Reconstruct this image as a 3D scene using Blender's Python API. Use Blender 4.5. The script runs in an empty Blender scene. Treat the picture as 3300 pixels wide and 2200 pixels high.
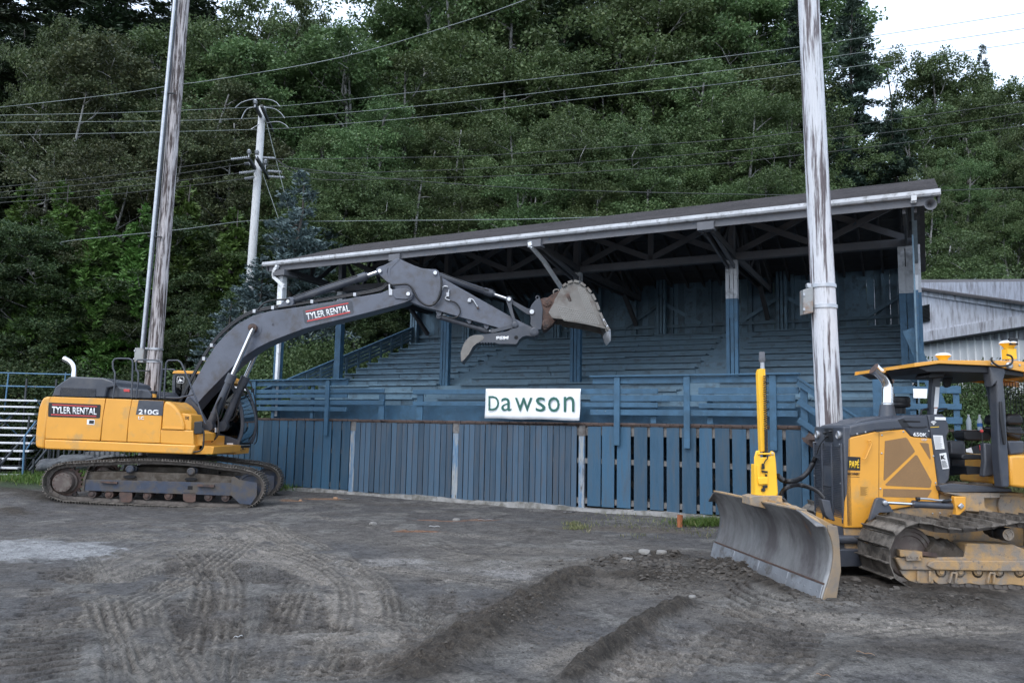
import bpy, math, random
import numpy as np
from mathutils import Vector, Matrix
random.seed(7)
R = math.radians
scn = bpy.context.scene
col = scn.collection

# ------------------------------------------------------------------ camera, sky, sun, exposure
FPX, CAMZ, PITCH, ROLL = 2530.0, 1.8, math.atan(280 / 2530), 0.019
cam = bpy.data.objects.new('camera', bpy.data.cameras.new('camera'))
col.objects.link(cam)
cam.data.sensor_width = 36.0
cam.data.lens = FPX / 3300 * 36.0
cam.data.clip_start = 0.1
cam.data.clip_end = 2000
CM = Matrix.Translation((0, 0, CAMZ)) @ Matrix.Rotation(math.pi / 2 + PITCH, 4, 'X') @ Matrix.Rotation(ROLL, 4, 'Z')
cam.matrix_world = CM
scn.camera = cam

SUN_EL, SUN_AZ = R(48), R(205)      # high, behind and to the left of the photographer, through thin cloud
w = bpy.data.worlds.new('World'); scn.world = w; w.use_nodes = True
nt = w.node_tree; nt.nodes.clear()
sky = nt.nodes.new('ShaderNodeTexSky'); sky.sky_type = 'NISHITA'; sky.sun_disc = False
sky.sun_elevation = SUN_EL; sky.sun_rotation = SUN_AZ
sky.air_density = 1.0; sky.dust_density = 3.0; sky.ozone_density = 1.0
hs = nt.nodes.new('ShaderNodeMix'); hs.data_type = 'RGBA'; hs.inputs[0].default_value = .62; hs.inputs[7].default_value = (7.5, 8.8, 10.7, 1)   # thin bright overcast veil
bg = nt.nodes.new('ShaderNodeBackground'); bg.inputs['Strength'].default_value = 0.15
wo = nt.nodes.new('ShaderNodeOutputWorld')
nt.links.new(sky.outputs[0], hs.inputs[6]); nt.links.new(hs.outputs[2], bg.inputs['Color'])
nt.links.new(bg.outputs[0], wo.inputs['Surface'])
sl = bpy.data.lights.new('sun', 'SUN'); sl.energy = 0.6; sl.angle = R(22); sl.color = (1.0, 0.98, 0.96)
so = bpy.data.objects.new('sun', sl); col.objects.link(so)
sd = Vector((math.sin(SUN_AZ) * math.cos(SUN_EL), math.cos(SUN_AZ) * math.cos(SUN_EL), math.sin(SUN_EL)))
so.rotation_euler = (-sd).to_track_quat('-Z', 'Y').to_euler()
scn.view_settings.view_transform = 'Standard'
scn.view_settings.look = 'None'
scn.view_settings.exposure = 0.72
scn.view_settings.gamma = 1.0

# ------------------------------------------------------------------ helpers
CMR = CM.to_3x3(); C0 = Vector((0, 0, CAMZ))
def ray(px, py): return CMR @ Vector((px - 1650, -(py - 1100), -FPX))
def gnd(px, py, z=0.0):
    d = ray(px, py); return C0 + d * ((z - CAMZ) / d.z)
def aty(px, py, Y):
    d = ray(px, py); return C0 + d * (Y / d.y)
def crop(ox, oy, s): return lambda x, y: (ox + x / s, oy + y / s)
ov = lambda x, y: (x * 1.4031, y * 1.4031)
c1 = crop(100, 1080, 2.613); c2 = crop(600, 780, 2.613); c3 = crop(1300, 780, 2.613)
c4 = crop(2200, 1080, 1.782); c5 = crop(2100, 560, 1.96); c5b = crop(2850, 1080, 3.267)
c6 = crop(800, 1150, 2.138); c3b = crop(1850, 1150, 2.613); c6b = crop(2750, 1560, 4.125)
cl = crop(0, 1100, 3.0167)

class Frame:
    def __init__(s, o, deg):
        s.o = Vector(o); a = R(deg); s.a = a
        s.h = Vector((math.cos(a), math.sin(a), 0)); s.n = Vector((-math.sin(a), math.cos(a), 0))
    def P(s, p, lat=0.0):
        d = ray(*p); o = s.o + s.n * lat
        t = (o - C0).dot(s.n) / d.dot(s.n); q = C0 + d * t - s.o
        return Vector((q.dot(s.h), lat, q.z))
    def A(s, p, x):      # hit the plane local x = const
        d = ray(*p); o = s.o + s.h * x
        t = (o - C0).dot(s.h) / d.dot(s.h); q = C0 + d * t - s.o
        return Vector((x, q.dot(s.n), q.z))
    def W(s, x, y, z): return s.o + s.h * x + s.n * y + Vector((0, 0, z))
    def root(s, name, label, cat, group=None):
        e = bpy.data.objects.new(name, None); col.objects.link(e)
        e.location = s.o; e.rotation_euler = (0, 0, s.a); e.empty_display_size = .3
        return tag(e, label, cat, group)

def tag(o, label=None, cat=None, group=None, kind=None):
    if label: o['label'] = label
    if cat: o['category'] = cat
    if group: o['group'] = group
    if kind: o['kind'] = kind
    return o
def empty(name, loc, label, cat, group=None, rz=0):
    e = bpy.data.objects.new(name, None); col.objects.link(e); e.location = loc; e.rotation_euler = (0, 0, rz)
    return tag(e, label, cat, group)
def copy_tree(o, parent=None):
    c = o.copy(); col.objects.link(c)
    if parent: c.parent = parent
    for ch in [x for x in col.objects if x.parent == o]: copy_tree(ch, c)
    return c

class MB:
    def __init__(s): s.v = []; s.f = []
    def add(s, vs, fs):
        b = len(s.v); s.v += [tuple(v) for v in vs]; s.f += [tuple(b + i for i in f) for f in fs]; return s
    def box(s, x0, x1, y0, y1, z0, z1):
        return s.add([(x0,y0,z0),(x1,y0,z0),(x1,y1,z0),(x0,y1,z0),(x0,y0,z1),(x1,y0,z1),(x1,y1,z1),(x0,y1,z1)],
                     [(0,3,2,1),(4,5,6,7),(0,1,5,4),(1,2,6,5),(2,3,7,6),(3,0,4,7)])
    def ext(s, pts, vec):          # extrude a planar polygon of 3D points
        n = len(pts); vec = Vector(vec); pts = [Vector(p) for p in pts]
        nr = Vector((0, 0, 0))
        for i in range(n):
            a, b = pts[i], pts[(i + 1) % n]
            nr += Vector(((a.y-b.y)*(a.z+b.z), (a.z-b.z)*(a.x+b.x), (a.x-b.x)*(a.y+b.y)))
        if nr.dot(vec) > 0: pts = pts[::-1]
        fs = [tuple(range(n)), tuple(range(2*n-1, n-1, -1))]
        fs += [((i+1) % n, i, n+i, n+(i+1) % n) for i in range(n)]
        return s.add(pts + [p + vec for p in pts], fs)
    def pris(s, xz, y0, y1): return s.ext([Vector((x, y0, z)) for x, z in xz], (0, y1 - y0, 0))
    def beam(s, p0, p1, wd, th, up=(0, 0, 1)):     # wd across, th along up
        p0, p1 = Vector(p0), Vector(p1); d = (p1 - p0).normalized(); up = Vector(up)
        sd_ = d.cross(up)
        if sd_.length < 1e-4: sd_ = d.cross(Vector((0, 1, 0)))
        sd_.normalize(); u = sd_.cross(d).normalized()
        a, b = sd_ * wd / 2, u * th / 2
        vs = [p + q for p in (p0, p1) for q in (-a-b, a-b, a+b, -a+b)]
        return s.add(vs, [(0,1,2,3),(7,6,5,4),(0,4,5,1),(1,5,6,2),(2,6,7,3),(3,7,4,0)])
    def tube(s, pts, r, n=10, cap=True):
        pts = [Vector(p) for p in pts]; m = len(pts)
        rs = r if isinstance(r, (list, tuple)) else [r] * m
        b = len(s.v); prev = None
        for i, p in enumerate(pts):
            d = (pts[min(i+1, m-1)] - pts[max(i-1, 0)]).normalized()
            if prev is None:
                a = d.cross(Vector((0, 0, 1)))
                if a.length < .1: a = d.cross(Vector((0, 1, 0)))
            else: a = prev - d * prev.dot(d)
            a.normalize(); prev = a; c = d.cross(a)
            for k in range(n):
                t = 2 * math.pi * k / n
                s.v.append(tuple(p + (a * math.cos(t) + c * math.sin(t)) * rs[i]))
        for i in range(m - 1):
            for k in range(n):
                k2 = (k + 1) % n
                s.f.append((b+i*n+k, b+i*n+k2, b+(i+1)*n+k2, b+(i+1)*n+k))
        if cap:
            s.f.append(tuple(b + k for k in range(n))[::-1]); s.f.append(tuple(b + (m-1)*n + k for k in range(n)))
        return s
    def cyl(s, p0, p1, r, n=20, r2=None): return s.tube([p0, p1], [r, r if r2 is None else r2], n)
    def lathe(s, o, axis, prof, n=24):      # prof: (radius, height along axis)
        o = Vector(o); ax = Vector(axis).normalized()
        a = ax.cross(Vector((0, 0, 1)));
        if a.length < .1: a = ax.cross(Vector((0, 1, 0)))
        a.normalize(); c = ax.cross(a); b = len(s.v)
        for r, hh in prof:
            for k in range(n):
                t = 2*math.pi*k/n; s.v.append(tuple(o + ax*hh + (a*math.cos(t) + c*math.sin(t))*max(r, 1e-4)))
        for i in range(len(prof)-1):
            for k in range(n):
                k2 = (k+1) % n; s.f.append((b+i*n+k, b+i*n+k2, b+(i+1)*n+k2, b+(i+1)*n+k))
        s.f.append(tuple(b+k for k in range(n))[::-1]); s.f.append(tuple(b+(len(prof)-1)*n+k for k in range(n)))
        return s
    def build(s, name, mt, parent=None, bevel=0, smooth=None, seg=2):
        me = bpy.data.meshes.new(name); me.from_pydata(s.v, [], s.f); me.update()
        me.materials.append(mt)
        o = bpy.data.objects.new(name, me); col.objects.link(o)
        if parent: o.parent = parent
        if smooth is not None or bevel:
            me.polygons.foreach_set('use_smooth', [True]*len(me.polygons))
            me.set_sharp_from_angle(angle=R(smooth or 32))
        if bevel:
            md = o.modifiers.new('bevel', 'BEVEL'); md.width = bevel; md.segments = seg; md.limit_method = 'ANGLE'
            md.angle_limit = R(35); md.harden_normals = False
        return o

def curve(pts, n=6):             # Catmull-Rom through points
    pts = [Vector(p) for p in pts]; out = []
    for i in range(len(pts)-1):
        p0 = pts[max(i-1,0)]; p1 = pts[i]; p2 = pts[i+1]; p3 = pts[min(i+2,len(pts)-1)]
        for k in range(n):
            t = k/n
            out.append(.5*((2*p1)+(p2-p0)*t+(2*p0-5*p1+4*p2-p3)*t*t+(3*p1-p0-3*p2+p3)*t**3))
    out.append(pts[-1]); return out

# ------------------------------------------------------------------ materials
MC = {}
def mat(name, base, rough=.6, metal=0.0, alt=None, asc=3.0, athr=.55, asoft=.08, stretch=(1,1,1), bump=0.0, bsc=30.0,
        var=.12, vsc=6.0, island=0.0, alt2=None, a2sc=10, a2thr=.62, spec=.5, coat=0, rough_alt=None, emit=None, objrand=0):
    if name in MC: return MC[name]
    m = bpy.data.materials.new(name); m.use_nodes = True; MC[name] = m
    N = m.node_tree.nodes; L = m.node_tree.links; b = N['Principled BSDF']
    tc = N.new('ShaderNodeTexCoord'); mp = N.new('ShaderNodeMapping'); mp.inputs['Scale'].default_value = stretch
    L.new(tc.outputs['Object'], mp.inputs['Vector']); vec = mp.outputs[0]
    if island:
        ge = N.new('ShaderNodeNewGeometry'); va = N.new('ShaderNodeVectorMath'); va.operation = 'MULTIPLY_ADD'
        L.new(ge.outputs['Random Per Island'], va.inputs[0]); va.inputs[1].default_value = (13, 17, 11)
        L.new(mp.outputs[0], va.inputs[2]); vec = va.outputs[0]
    def noise(sc, det=5, rg=.6):
        n = N.new('ShaderNodeTexNoise'); n.inputs['Scale'].default_value = sc; n.inputs['Detail'].default_value = det
        n.inputs['Roughness'].default_value = rg; L.new(vec, n.inputs['Vector']); return n.outputs['Fac']
    def ramp(f, a, c):
        r = N.new('ShaderNodeMapRange'); L.new(f, r.inputs['Value']); r.inputs['From Min'].default_value = a
        r.inputs['From Max'].default_value = c; r.clamp = True; return r.outputs[0]
    def mix(f, a, c, mode='MIX'):
        x = N.new('ShaderNodeMix'); x.data_type = 'RGBA'; x.blend_type = mode
        for i, k in ((0, f), (6, a), (7, c)):
            if hasattr(k, 'is_linked'): L.new(k, x.inputs[i])
            elif i == 0: x.inputs[0].default_value = k
            else: x.inputs[i].default_value = (*k[:3], 1)
        return x.outputs[2]
    c = base
    if var:
        v = ramp(noise(vsc), .25, .75)
        c = mix(v, tuple(x*(1-var) for x in base), tuple(x*(1+var) for x in base))
    if island:
        mr = N.new('ShaderNodeMapRange'); L.new(ge.outputs['Random Per Island'], mr.inputs['Value'])
        mr.inputs['To Min'].default_value = 1-island; mr.inputs['To Max'].default_value = 1+island
        vm = N.new('ShaderNodeVectorMath'); vm.operation = 'SCALE'
        if hasattr(c, 'is_linked'): L.new(c, vm.inputs[0])
        else: vm.inputs[0].default_value = c
        L.new(mr.outputs[0], vm.inputs['Scale']); c = vm.outputs[0]
    if objrand:
        oi = N.new('ShaderNodeObjectInfo'); h = N.new('ShaderNodeHueSaturation')
        a_ = N.new('ShaderNodeMapRange'); L.new(oi.outputs['Random'], a_.inputs['Value'])
        a_.inputs['To Min'].default_value = 1-objrand; a_.inputs['To Max'].default_value = 1+objrand
        L.new(a_.outputs[0], h.inputs['Value'])
        b_ = N.new('ShaderNodeMapRange'); L.new(oi.outputs['Random'], b_.inputs['Value'])
        b_.inputs['To Min'].default_value = .515; b_.inputs['To Max'].default_value = .48
        L.new(b_.outputs[0], h.inputs['Hue'])
        if hasattr(c, 'is_linked'): L.new(c, h.inputs['Color'])
        else: h.inputs['Color'].default_value = (*c, 1)
        c = h.outputs[0]
    msk = None
    if alt:
        msk = ramp(noise(asc, 7, .65), athr-asoft, athr+asoft); c = mix(msk, c, alt)
    if alt2:
        c = mix(ramp(noise(a2sc, 8, .7), a2thr-.04, a2thr+.04), c, alt2)
    if hasattr(c, 'is_linked'): L.new(c, b.inputs['Base Color'])
    else: b.inputs['Base Color'].default_value = (*c, 1)
    b.inputs['Roughness'].default_value = rough; b.inputs['Metallic'].default_value = metal
    b.inputs['Specular IOR Level'].default_value = spec
    if coat: b.inputs['Coat Weight'].default_value = coat; b.inputs['Coat Roughness'].default_value = .15
    if rough_alt is not None and msk is not None:
        r = N.new('ShaderNodeMapRange'); L.new(msk, r.inputs['Value']); r.inputs['To Min'].default_value = rough
        r.inputs['To Max'].default_value = rough_alt; L.new(r.outputs[0], b.inputs['Roughness'])
    if bump:
        bp = N.new('ShaderNodeBump'); bp.inputs['Strength'].default_value = bump; bp.inputs['Distance'].default_value = .02
        L.new(noise(bsc, 6, .7), bp.inputs['Height']); L.new(bp.outputs[0], b.inputs['Normal'])
    return m

DUST = (.17, .15, .125); MUD = (.085, .07, .055)
M_yel = mat('yellow_paint', (.72, .335, .042), .38, var=.07, vsc=2, alt=(.5, .29, .09), asc=2.2, athr=.62, coat=.25)
M_yel2 = mat('yellow_paint_bright', (.95, .52, .03), .4, var=.05)
M_tan = mat('dusty_yellow_paint', (.42, .265, .12), .7, var=.12, alt=(.25, .21, .17), asc=5, athr=.5, asoft=.08, alt2=(.15,.13,.115), a2sc=14, bump=.3)
M_dusty = mat('dusty_plate', (.27, .2, .13), .75, var=.2, alt=(.17,.15,.13), asc=3, bump=.2)
M_drk = mat('charcoal_paint', (.045, .052, .068), .45, var=.18, vsc=3, alt=(.09, .09, .095), asc=2.5, athr=.6, asoft=.15, coat=.1)
M_boom = mat('boom_charcoal_paint', (.105, .117, .148), .5, var=.16, vsc=2.2, alt=(.07, .065, .065), asc=3.5, athr=.6, asoft=.12, alt2=(.03,.03,.032), a2sc=9, a2thr=.72, bump=.05, bsc=60)
M_uc = mat('undercarriage_paint', (.04, .052, .08), .6, var=.2, alt=MUD, asc=3.5, athr=.52, asoft=.1, alt2=(.12,.11,.1), a2sc=22, a2thr=.66, bump=.3)
M_mud = mat('caked_mud', (.075, .062, .05), .95, var=.35, vsc=9, alt=(.12,.105,.09), asc=6, bump=.8, bsc=14, spec=.2)
M_trk = mat('track_steel_muddy', (.17, .15, .128), .7, .15, var=.3, vsc=8, alt=(.05,.043,.037), asc=7, athr=.52, asoft=.1, bump=.5, island=.15)
M_link = mat('track_link_steel', (.15, .13, .115), .6, .4, var=.3, vsc=12, bump=.4)
M_shiny = mat('worn_steel', (.55, .55, .56), .3, .9, var=.2, vsc=12)
M_chrome = mat('chrome', (.8, .8, .82), .12, 1.0, var=0)
M_rust = mat('rusty_steel', (.12, .075, .06), .75, .3, var=.3, vsc=6, alt=(.06,.05,.048), asc=5, bump=.3)
M_hub = mat('hub_brown', (.11, .085, .075), .7, .2, var=.2, alt=(.16,.14,.12), asc=8)
M_buck = mat('bucket_grey', (.2, .19, .175), .6, .25, var=.2, vsc=4, alt=(.12,.1,.085), asc=3, athr=.56, alt2=(.3,.29,.27), a2sc=12, a2thr=.68, bump=.15)
M_blk = mat('black_plastic', (.012, .013, .016), .5, var=.1)
M_mesh = mat('black_void', (.004, .004, .005), .8, var=0)
M_rub = mat('hose_rubber', (.012, .012, .014), .45, var=.1)
M_glass = bpy.data.materials.new('glass'); M_glass.use_nodes = True
_n = M_glass.node_tree.nodes; _l = M_glass.node_tree.links; _n.clear()
_t = _n.new('ShaderNodeBsdfTransparent'); _t.inputs[0].default_value = (.26, .32, .33, 1)
_g = _n.new('ShaderNodeBsdfGlossy'); _g.inputs['Roughness'].default_value = .03
_fr = _n.new('ShaderNodeFresnel'); _fr.inputs[0].default_value = 1.5; _m = _n.new('ShaderNodeMixShader'); _o = _n.new('ShaderNodeOutputMaterial')
_l.new(_fr.outputs[0], _m.inputs[0]); _l.new(_t.outputs[0], _m.inputs[1]); _l.new(_g.outputs[0], _m.inputs[2]); _l.new(_m.outputs[0], _o.inputs[0])
M_wht = mat('white_print', (.8, .8, .8), .5, var=0)
M_red = mat('red_print', (.55, .06, .06), .5, var=0)
M_bkp = mat('black_print', (.015, .015, .017), .5, var=0)
M_blue = mat('blue_wood_paint', (.037, .1, .168), .62, var=.25, vsc=3, stretch=(1,1,1), island=.26, alt=(.03,.08,.13), asc=5, athr=.56,
             alt2=(.26,.28,.3), a2sc=14, a2thr=.69, bump=.25, bsc=25)
M_gut = mat('grimy_gutter_white', (.52, .54, .57), .5, var=.2, vsc=3, alt=(.2,.2,.2), asc=7, athr=.6)
M_blued = mat('blue_seat_paint', (.10, .17, .225), .6, var=.2, vsc=3, island=.3, bump=.2, bsc=25, alt=(.055,.08,.1), asc=4, athr=.6)
M_board = mat('fence_board_paint', (.028, .086, .148), .65, var=.25, vsc=2, stretch=(6,6,.7), island=.3, alt=(.05,.068,.085), asc=2, athr=.6, asoft=.15, bump=.35, bsc=6)
M_board2 = mat('fence_board_worn', (.042, .084, .132), .7, var=.3, vsc=2, stretch=(6,6,.6), island=.32, alt=(.065,.065,.07), asc=2, athr=.6, asoft=.15, bump=.4, bsc=6)
M_gwood = mat('grey_wood', (.17, .165, .16), .85, var=.25, vsc=4, island=.15, alt=(.08,.07,.065), asc=6, bump=.4)
M_gpaint = mat('faded_grey_paint', (.125, .13, .145), .75, var=.2, vsc=3, island=.12, alt=(.12,.12,.13), asc=6, bump=.3, alt2=(.04,.09,.14), a2sc=5, a2thr=.66)
M_under = mat('roof_underside', (.075, .075, .08), .85, var=.2, island=.15, bump=.2)
M_bwood = mat('bare_brown_wood', (.085, .06, .052), .85, var=.3, vsc=5, island=.2, bump=.3)
M_wpost = mat('peeled_blue_white_post', (.3, .32, .33), .8, var=.2, vsc=4, stretch=(5,5,.7), alt=(.1,.19,.3), asc=1.6, athr=.5, asoft=.06, alt2=(.1,.09,.08), a2sc=4, a2thr=.6, bump=.4)
M_white = mat('white_metal_paint', (.74, .76, .78), .45, var=.1, vsc=4, alt=(.3,.3,.3), asc=6, athr=.66)
M_shing = mat('roof_shingles', (.06, .058, .062), .9, var=.35, vsc=10, alt=(.09,.085,.09), asc=1.2, athr=.5, asoft=.2, alt2=(.5,.5,.5), a2sc=9, a2thr=.80, bump=.6, bsc=40)
M_postw = mat('dirty_white_post', (.5, .52, .55), .7, var=.2, vsc=4, alt=(.25,.26,.28), asc=4, athr=.58, bump=.2)
M_poleL = mat('weathered_pole_brown', (.46, .43, .43), .85, var=.25, vsc=6, stretch=(15,15,.9), alt=(.06,.045,.042), asc=1.3, athr=.5, asoft=.05, bump=.9, bsc=3, alt2=(.58,.56,.56), a2sc=3.4, a2thr=.6)
M_poleR = mat('weathered_pole_white', (.62, .63, .66), .75, var=.12, vsc=6, stretch=(15,15,.8), alt=(.12,.1,.105), asc=.8, athr=.53, asoft=.04, bump=.9, bsc=3, alt2=(.2,.17,.18), a2sc=3.2, a2thr=.63)
M_poleF = mat('pale_pole', (.55, .56, .57), .8, var=.15, vsc=5, stretch=(6,6,1), alt=(.25,.23,.22), asc=2, athr=.66)
M_galv = mat('galvanised', (.45, .46, .48), .4, .7, var=.2, vsc=8)
M_alu = mat('aluminium_plank', (.62, .63, .65), .4, .35, var=.08)
M_conc = mat('concrete', (.25, .245, .235), .9, var=.25, vsc=5, alt=(.12,.115,.1), asc=3.5, athr=.52, bump=.8, bsc=12)
M_rail = mat('blue_pipe_paint', (.07, .16, .26), .5, var=.2, alt=(.15,.13,.12), asc=9, athr=.64)
M_dkpipe = mat('dark_iron', (.03, .035, .04), .6, var=.2)
M_rock = mat('grey_rock', (.1, .105, .11), .9, var=.4, vsc=3, alt=(.07,.07,.075), asc=4, bump=1.0, bsc=6)
M_stone = mat('pale_stone', (.2, .19, .175), .85, var=.2)
M_cloth = mat('banner_vinyl', (.86, .88, .9), .5, var=.02)
M_green = mat('dark_green_letter', (.02, .11, .085), .5, var=.25, vsc=6)
M_perf = mat('tan_perforated_screen', (.3, .17, .07), .8, var=.12, vsc=3, alt=(.2,.12,.06), asc=400, athr=.5)
M_orange = mat('rusty_orange_pipe', (.35, .12, .05), .8, var=.2)
M_hivis = mat('hi_vis_cloth', (.28, .75, .12), .8, var=.1)
M_skin = mat('skin', (.45, .25, .18), .6, var=.08)
M_hair = mat('dark_hair', (.03, .02, .015), .8)
M_jean = mat('denim', (.05, .07, .11), .85, var=.15)

TXT = {}
def text(s, fr_pts, mt, parent, name='lettering', bold=0.0, ext=.0015, out=(0, -1, 0), off=.004):
    """lettering mapped onto the quad bl, br, tr, tl (3D points in the parent's space)"""
    cu = bpy.data.curves.new('t', 'FONT'); cu.body = s; cu.size = 1; cu.offset = bold; cu.extrude = 0; cu.resolution_u = 3
    ob = bpy.data.objects.new('t', cu); col.objects.link(ob)
    me = bpy.data.meshes.new_from_object(ob); bpy.data.objects.remove(ob); bpy.data.curves.remove(cu)
    n = len(me.vertices); co = np.zeros(n*3); me.vertices.foreach_get('co', co); co = co.reshape(-1, 3)
    mn = co.min(0); mx = co.max(0); u = (co[:,0]-mn[0])/(mx[0]-mn[0]); v = (co[:,1]-mn[1])/(mx[1]-mn[1])
    bl, br, tr, tl = [np.array(p) for p in fr_pts]; o_ = np.array(out)*off
    P = (1-u)[:,None]*(1-v)[:,None]*bl + u[:,None]*(1-v)[:,None]*br + u[:,None]*v[:,None]*tr + (1-u)[:,None]*v[:,None]*tl + o_
    me.vertices.foreach_set('co', P.ravel()); me.materials.clear(); me.materials.append(mt); me.update(); me.name = name
    o = bpy.data.objects.new(name, me); col.objects.link(o)
    if parent: o.parent = parent
    sm = o.modifiers.new('thick', 'SOLIDIFY'); sm.thickness = .002; sm.offset = 0
    return o

# value noise (numpy) for terrain
_rng = np.random.RandomState(3); _T = _rng.rand(256, 256)
def vnoise(x, y):
    xi = np.floor(x).astype(int); yi = np.floor(y).astype(int); fx = x-xi; fy = y-yi
    fx = fx*fx*(3-2*fx); fy = fy*fy*(3-2*fy); a = _T[xi % 256, yi % 256]; b = _T[(xi+1) % 256, yi % 256]
    c = _T[xi % 256, (yi+1) % 256]; d = _T[(xi+1) % 256, (yi+1) % 256]
    return (a*(1-fx)+b*fx)*(1-fy)+(c*(1-fx)+d*fx)*fy
def fbm(x, y, o=4):
    r = 0; a = .5
    for i in range(o): r = r+a*vnoise(x*2**i+17*i, y*2**i+31*i); a *= .5
    return r*(1/(1-.5**o))
STF = Frame((-.22093*22.3, 22.3, 0), -27.6)         # grandstand frame: x along the front, y to the back
def hill(X, Y):
    X = np.asarray(X, float); Y = np.asarray(Y, float)
    d = (X-STF.o.x)*STF.n.x+(Y-STF.o.y)*STF.n.y
    t = np.maximum(d-10.5, Y-30); t = np.maximum(t, 0)
    crest = np.clip(17-np.maximum(X-8, 0)*.28, 6, 20)
    return crest*(1-np.exp(-t*.55/crest))*1.0
# ------------------------------------------------------------------ ground (one sheet out to the horizon)
xs = np.concatenate([-np.geomspace(900, 30, 14), np.arange(-29, -14, .6), np.arange(-14, -6, .045), np.arange(-6, 6.5, .021), np.arange(6.5, 12, .045), np.arange(12.2, 29, .6), np.geomspace(30, 900, 14)])
ys = [4.4]
while ys[-1] < 20: ys.append(ys[-1]*1.0026)
while ys[-1] < 27: ys.append(ys[-1]+.12)
ys = np.concatenate([-np.geomspace(600, 6, 10), np.arange(-5, 4.3, .6), np.array(ys), np.geomspace(27.6, 900, 18)])
GX, GY = np.meshgrid(xs, ys)
Z = np.zeros_like(GX)
n1 = fbm(GX*.35, GY*.35, 4); n2 = fbm(GX*1.7+9, GY*1.7, 4); n3 = fbm(GX*7, GY*7+3, 4); n4 = fbm(GX*.8+40, GY*2.6, 4)
Z += (n1-.5)*.09 + (n2-.5)*.05 + (n3-.5)*.02
inr = np.exp(-(np.maximum(np.abs(GX)-14, 0)/6)**2)*np.exp(-(np.maximum(GY-24, 0)/5)**2)
Z *= inr
Z += .11*np.exp(-((GX+10.6)/1.8)**2-((GY-18.0)/2.2)**2) - .05*np.exp(-((GX+5.8)/1.5)**2-((GY-16.6)/1.5)**2)
Z += .07*1.6/(1+np.exp(-((GX-STF.o.x)*STF.n.x+(GY-STF.o.y)*STF.n.y+1.75)*4))*inr*.6
TI = np.zeros(GX.shape+(3,))
base = np.array([.083, .079, .077]); tan = np.array([.135, .119, .1]); dark = np.array([.05, .045, .041])
def blend(m, c):
    global TI
    m = np.clip(m, 0, 1)[..., None]; TI = TI*(1-m)+np.array(c)*m
TI[:] = base
blend(np.clip((n1-.47)*7, 0, 1)*np.clip((14-GY)/5+.4, 0, 1)*.75, tan)
blend(np.clip((n4-.52)*9, 0, .8), (.088, .08, .073))
blend(np.clip((n2-.58)*8, 0, .6), (.15, .142, .13))
blend(np.clip((n3-.62)*6, 0, .5), dark)
def seg(poly, wid, pad=1.5):
    """distance, arc length and side of every vertex within reach of a polyline"""
    P_ = np.array([(p[0], p[1]) for p in poly]); r = wid*pad+.3
    j = np.where((ys > P_[:,1].min()-r) & (ys < P_[:,1].max()+r))[0]; i = np.where((xs > P_[:,0].min()-r) & (xs < P_[:,0].max()+r))[0]
    if len(i) == 0 or len(j) == 0: return None
    sl_ = (slice(j[0], j[-1]+1), slice(i[0], i[-1]+1)); X = GX[sl_]; Y = GY[sl_]
    D_ = np.full(X.shape, 1e9); S_ = np.zeros(X.shape); G_ = np.zeros(X.shape); acc = 0; tot = 0
    for k in range(len(P_)-1):
        a = P_[k]; b = P_[k+1]; d = b-a; l = np.hypot(*d); d = d/l
        t = (X-a[0])*d[0]+(Y-a[1])*d[1]; sg = (X-a[0])*d[1]-(Y-a[1])*d[0]; tc = np.clip(t, 0, l)
        dd = np.hypot(X-a[0]-d[0]*tc, Y-a[1]-d[1]*tc); m = dd < D_
        D_[m] = dd[m]; S_[m] = acc+tc[m]; G_[m] = np.sign(sg[m])*dd[m]; acc += l
    return sl_, X, Y, D_, S_, G_, acc
def gline(pts): return [gnd(*ov(*p)) for p in pts]
def windrow(pts, wid, hgt, tint=.9, lump=1.0):
    r = seg(curve(gline(pts), 5), wid)
    if not r: return
    s_, X, Y, D_, S_, G_, T_ = r
    nn = fbm(X*9, Y*9, 4); edge = wid*(.75+.7*fbm(X*3+5, Y*3, 3)); endf = np.clip(np.minimum(S_, T_-S_)/.5+.15, 0, 1)
    k = np.exp(-(D_/edge)**2*1.6)*endf
    Z[s_] += k*hgt*(.7+lump*(nn-.35))
    mm = np.clip(k*1.5*tint, 0, 1)[..., None]; TI[s_] = TI[s_]*(1-mm)+np.array([.045, .038, .031])*(.7+.6*nn[..., None])*mm
def cleats(pts, wid, pitch, dep, col_, cm, grooves=0):
    """print of a track or tyre: cross bars, or long grooves when grooves > 0"""
    r = seg(curve(gline(pts), 5), wid, 1.0)
    if not r: return
    s_, X, Y, D_, S_, G_, T_ = r
    e = np.clip((wid-D_)/.05, 0, 1)*np.clip(np.minimum(S_, T_-S_)/.3, 0, 1)*np.clip((fbm(X*1.9+7, Y*1.9, 4)-.34)*7, 0, 1)
    if grooves: wv = np.sin(G_/wid*math.pi*grooves)
    else: wv = np.tanh(2.2*np.sin(S_*2*math.pi/pitch+np.abs(G_)*3))
    Z[s_] += e*wv*dep-e*dep
    m = (e*cm*(.45+.55*np.clip(-wv*.5+.5, 0, 1)))[..., None]; TI[s_] = TI[s_]*(1-m)+np.array(col_)*m
LT = (.185, .165, .142)
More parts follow.
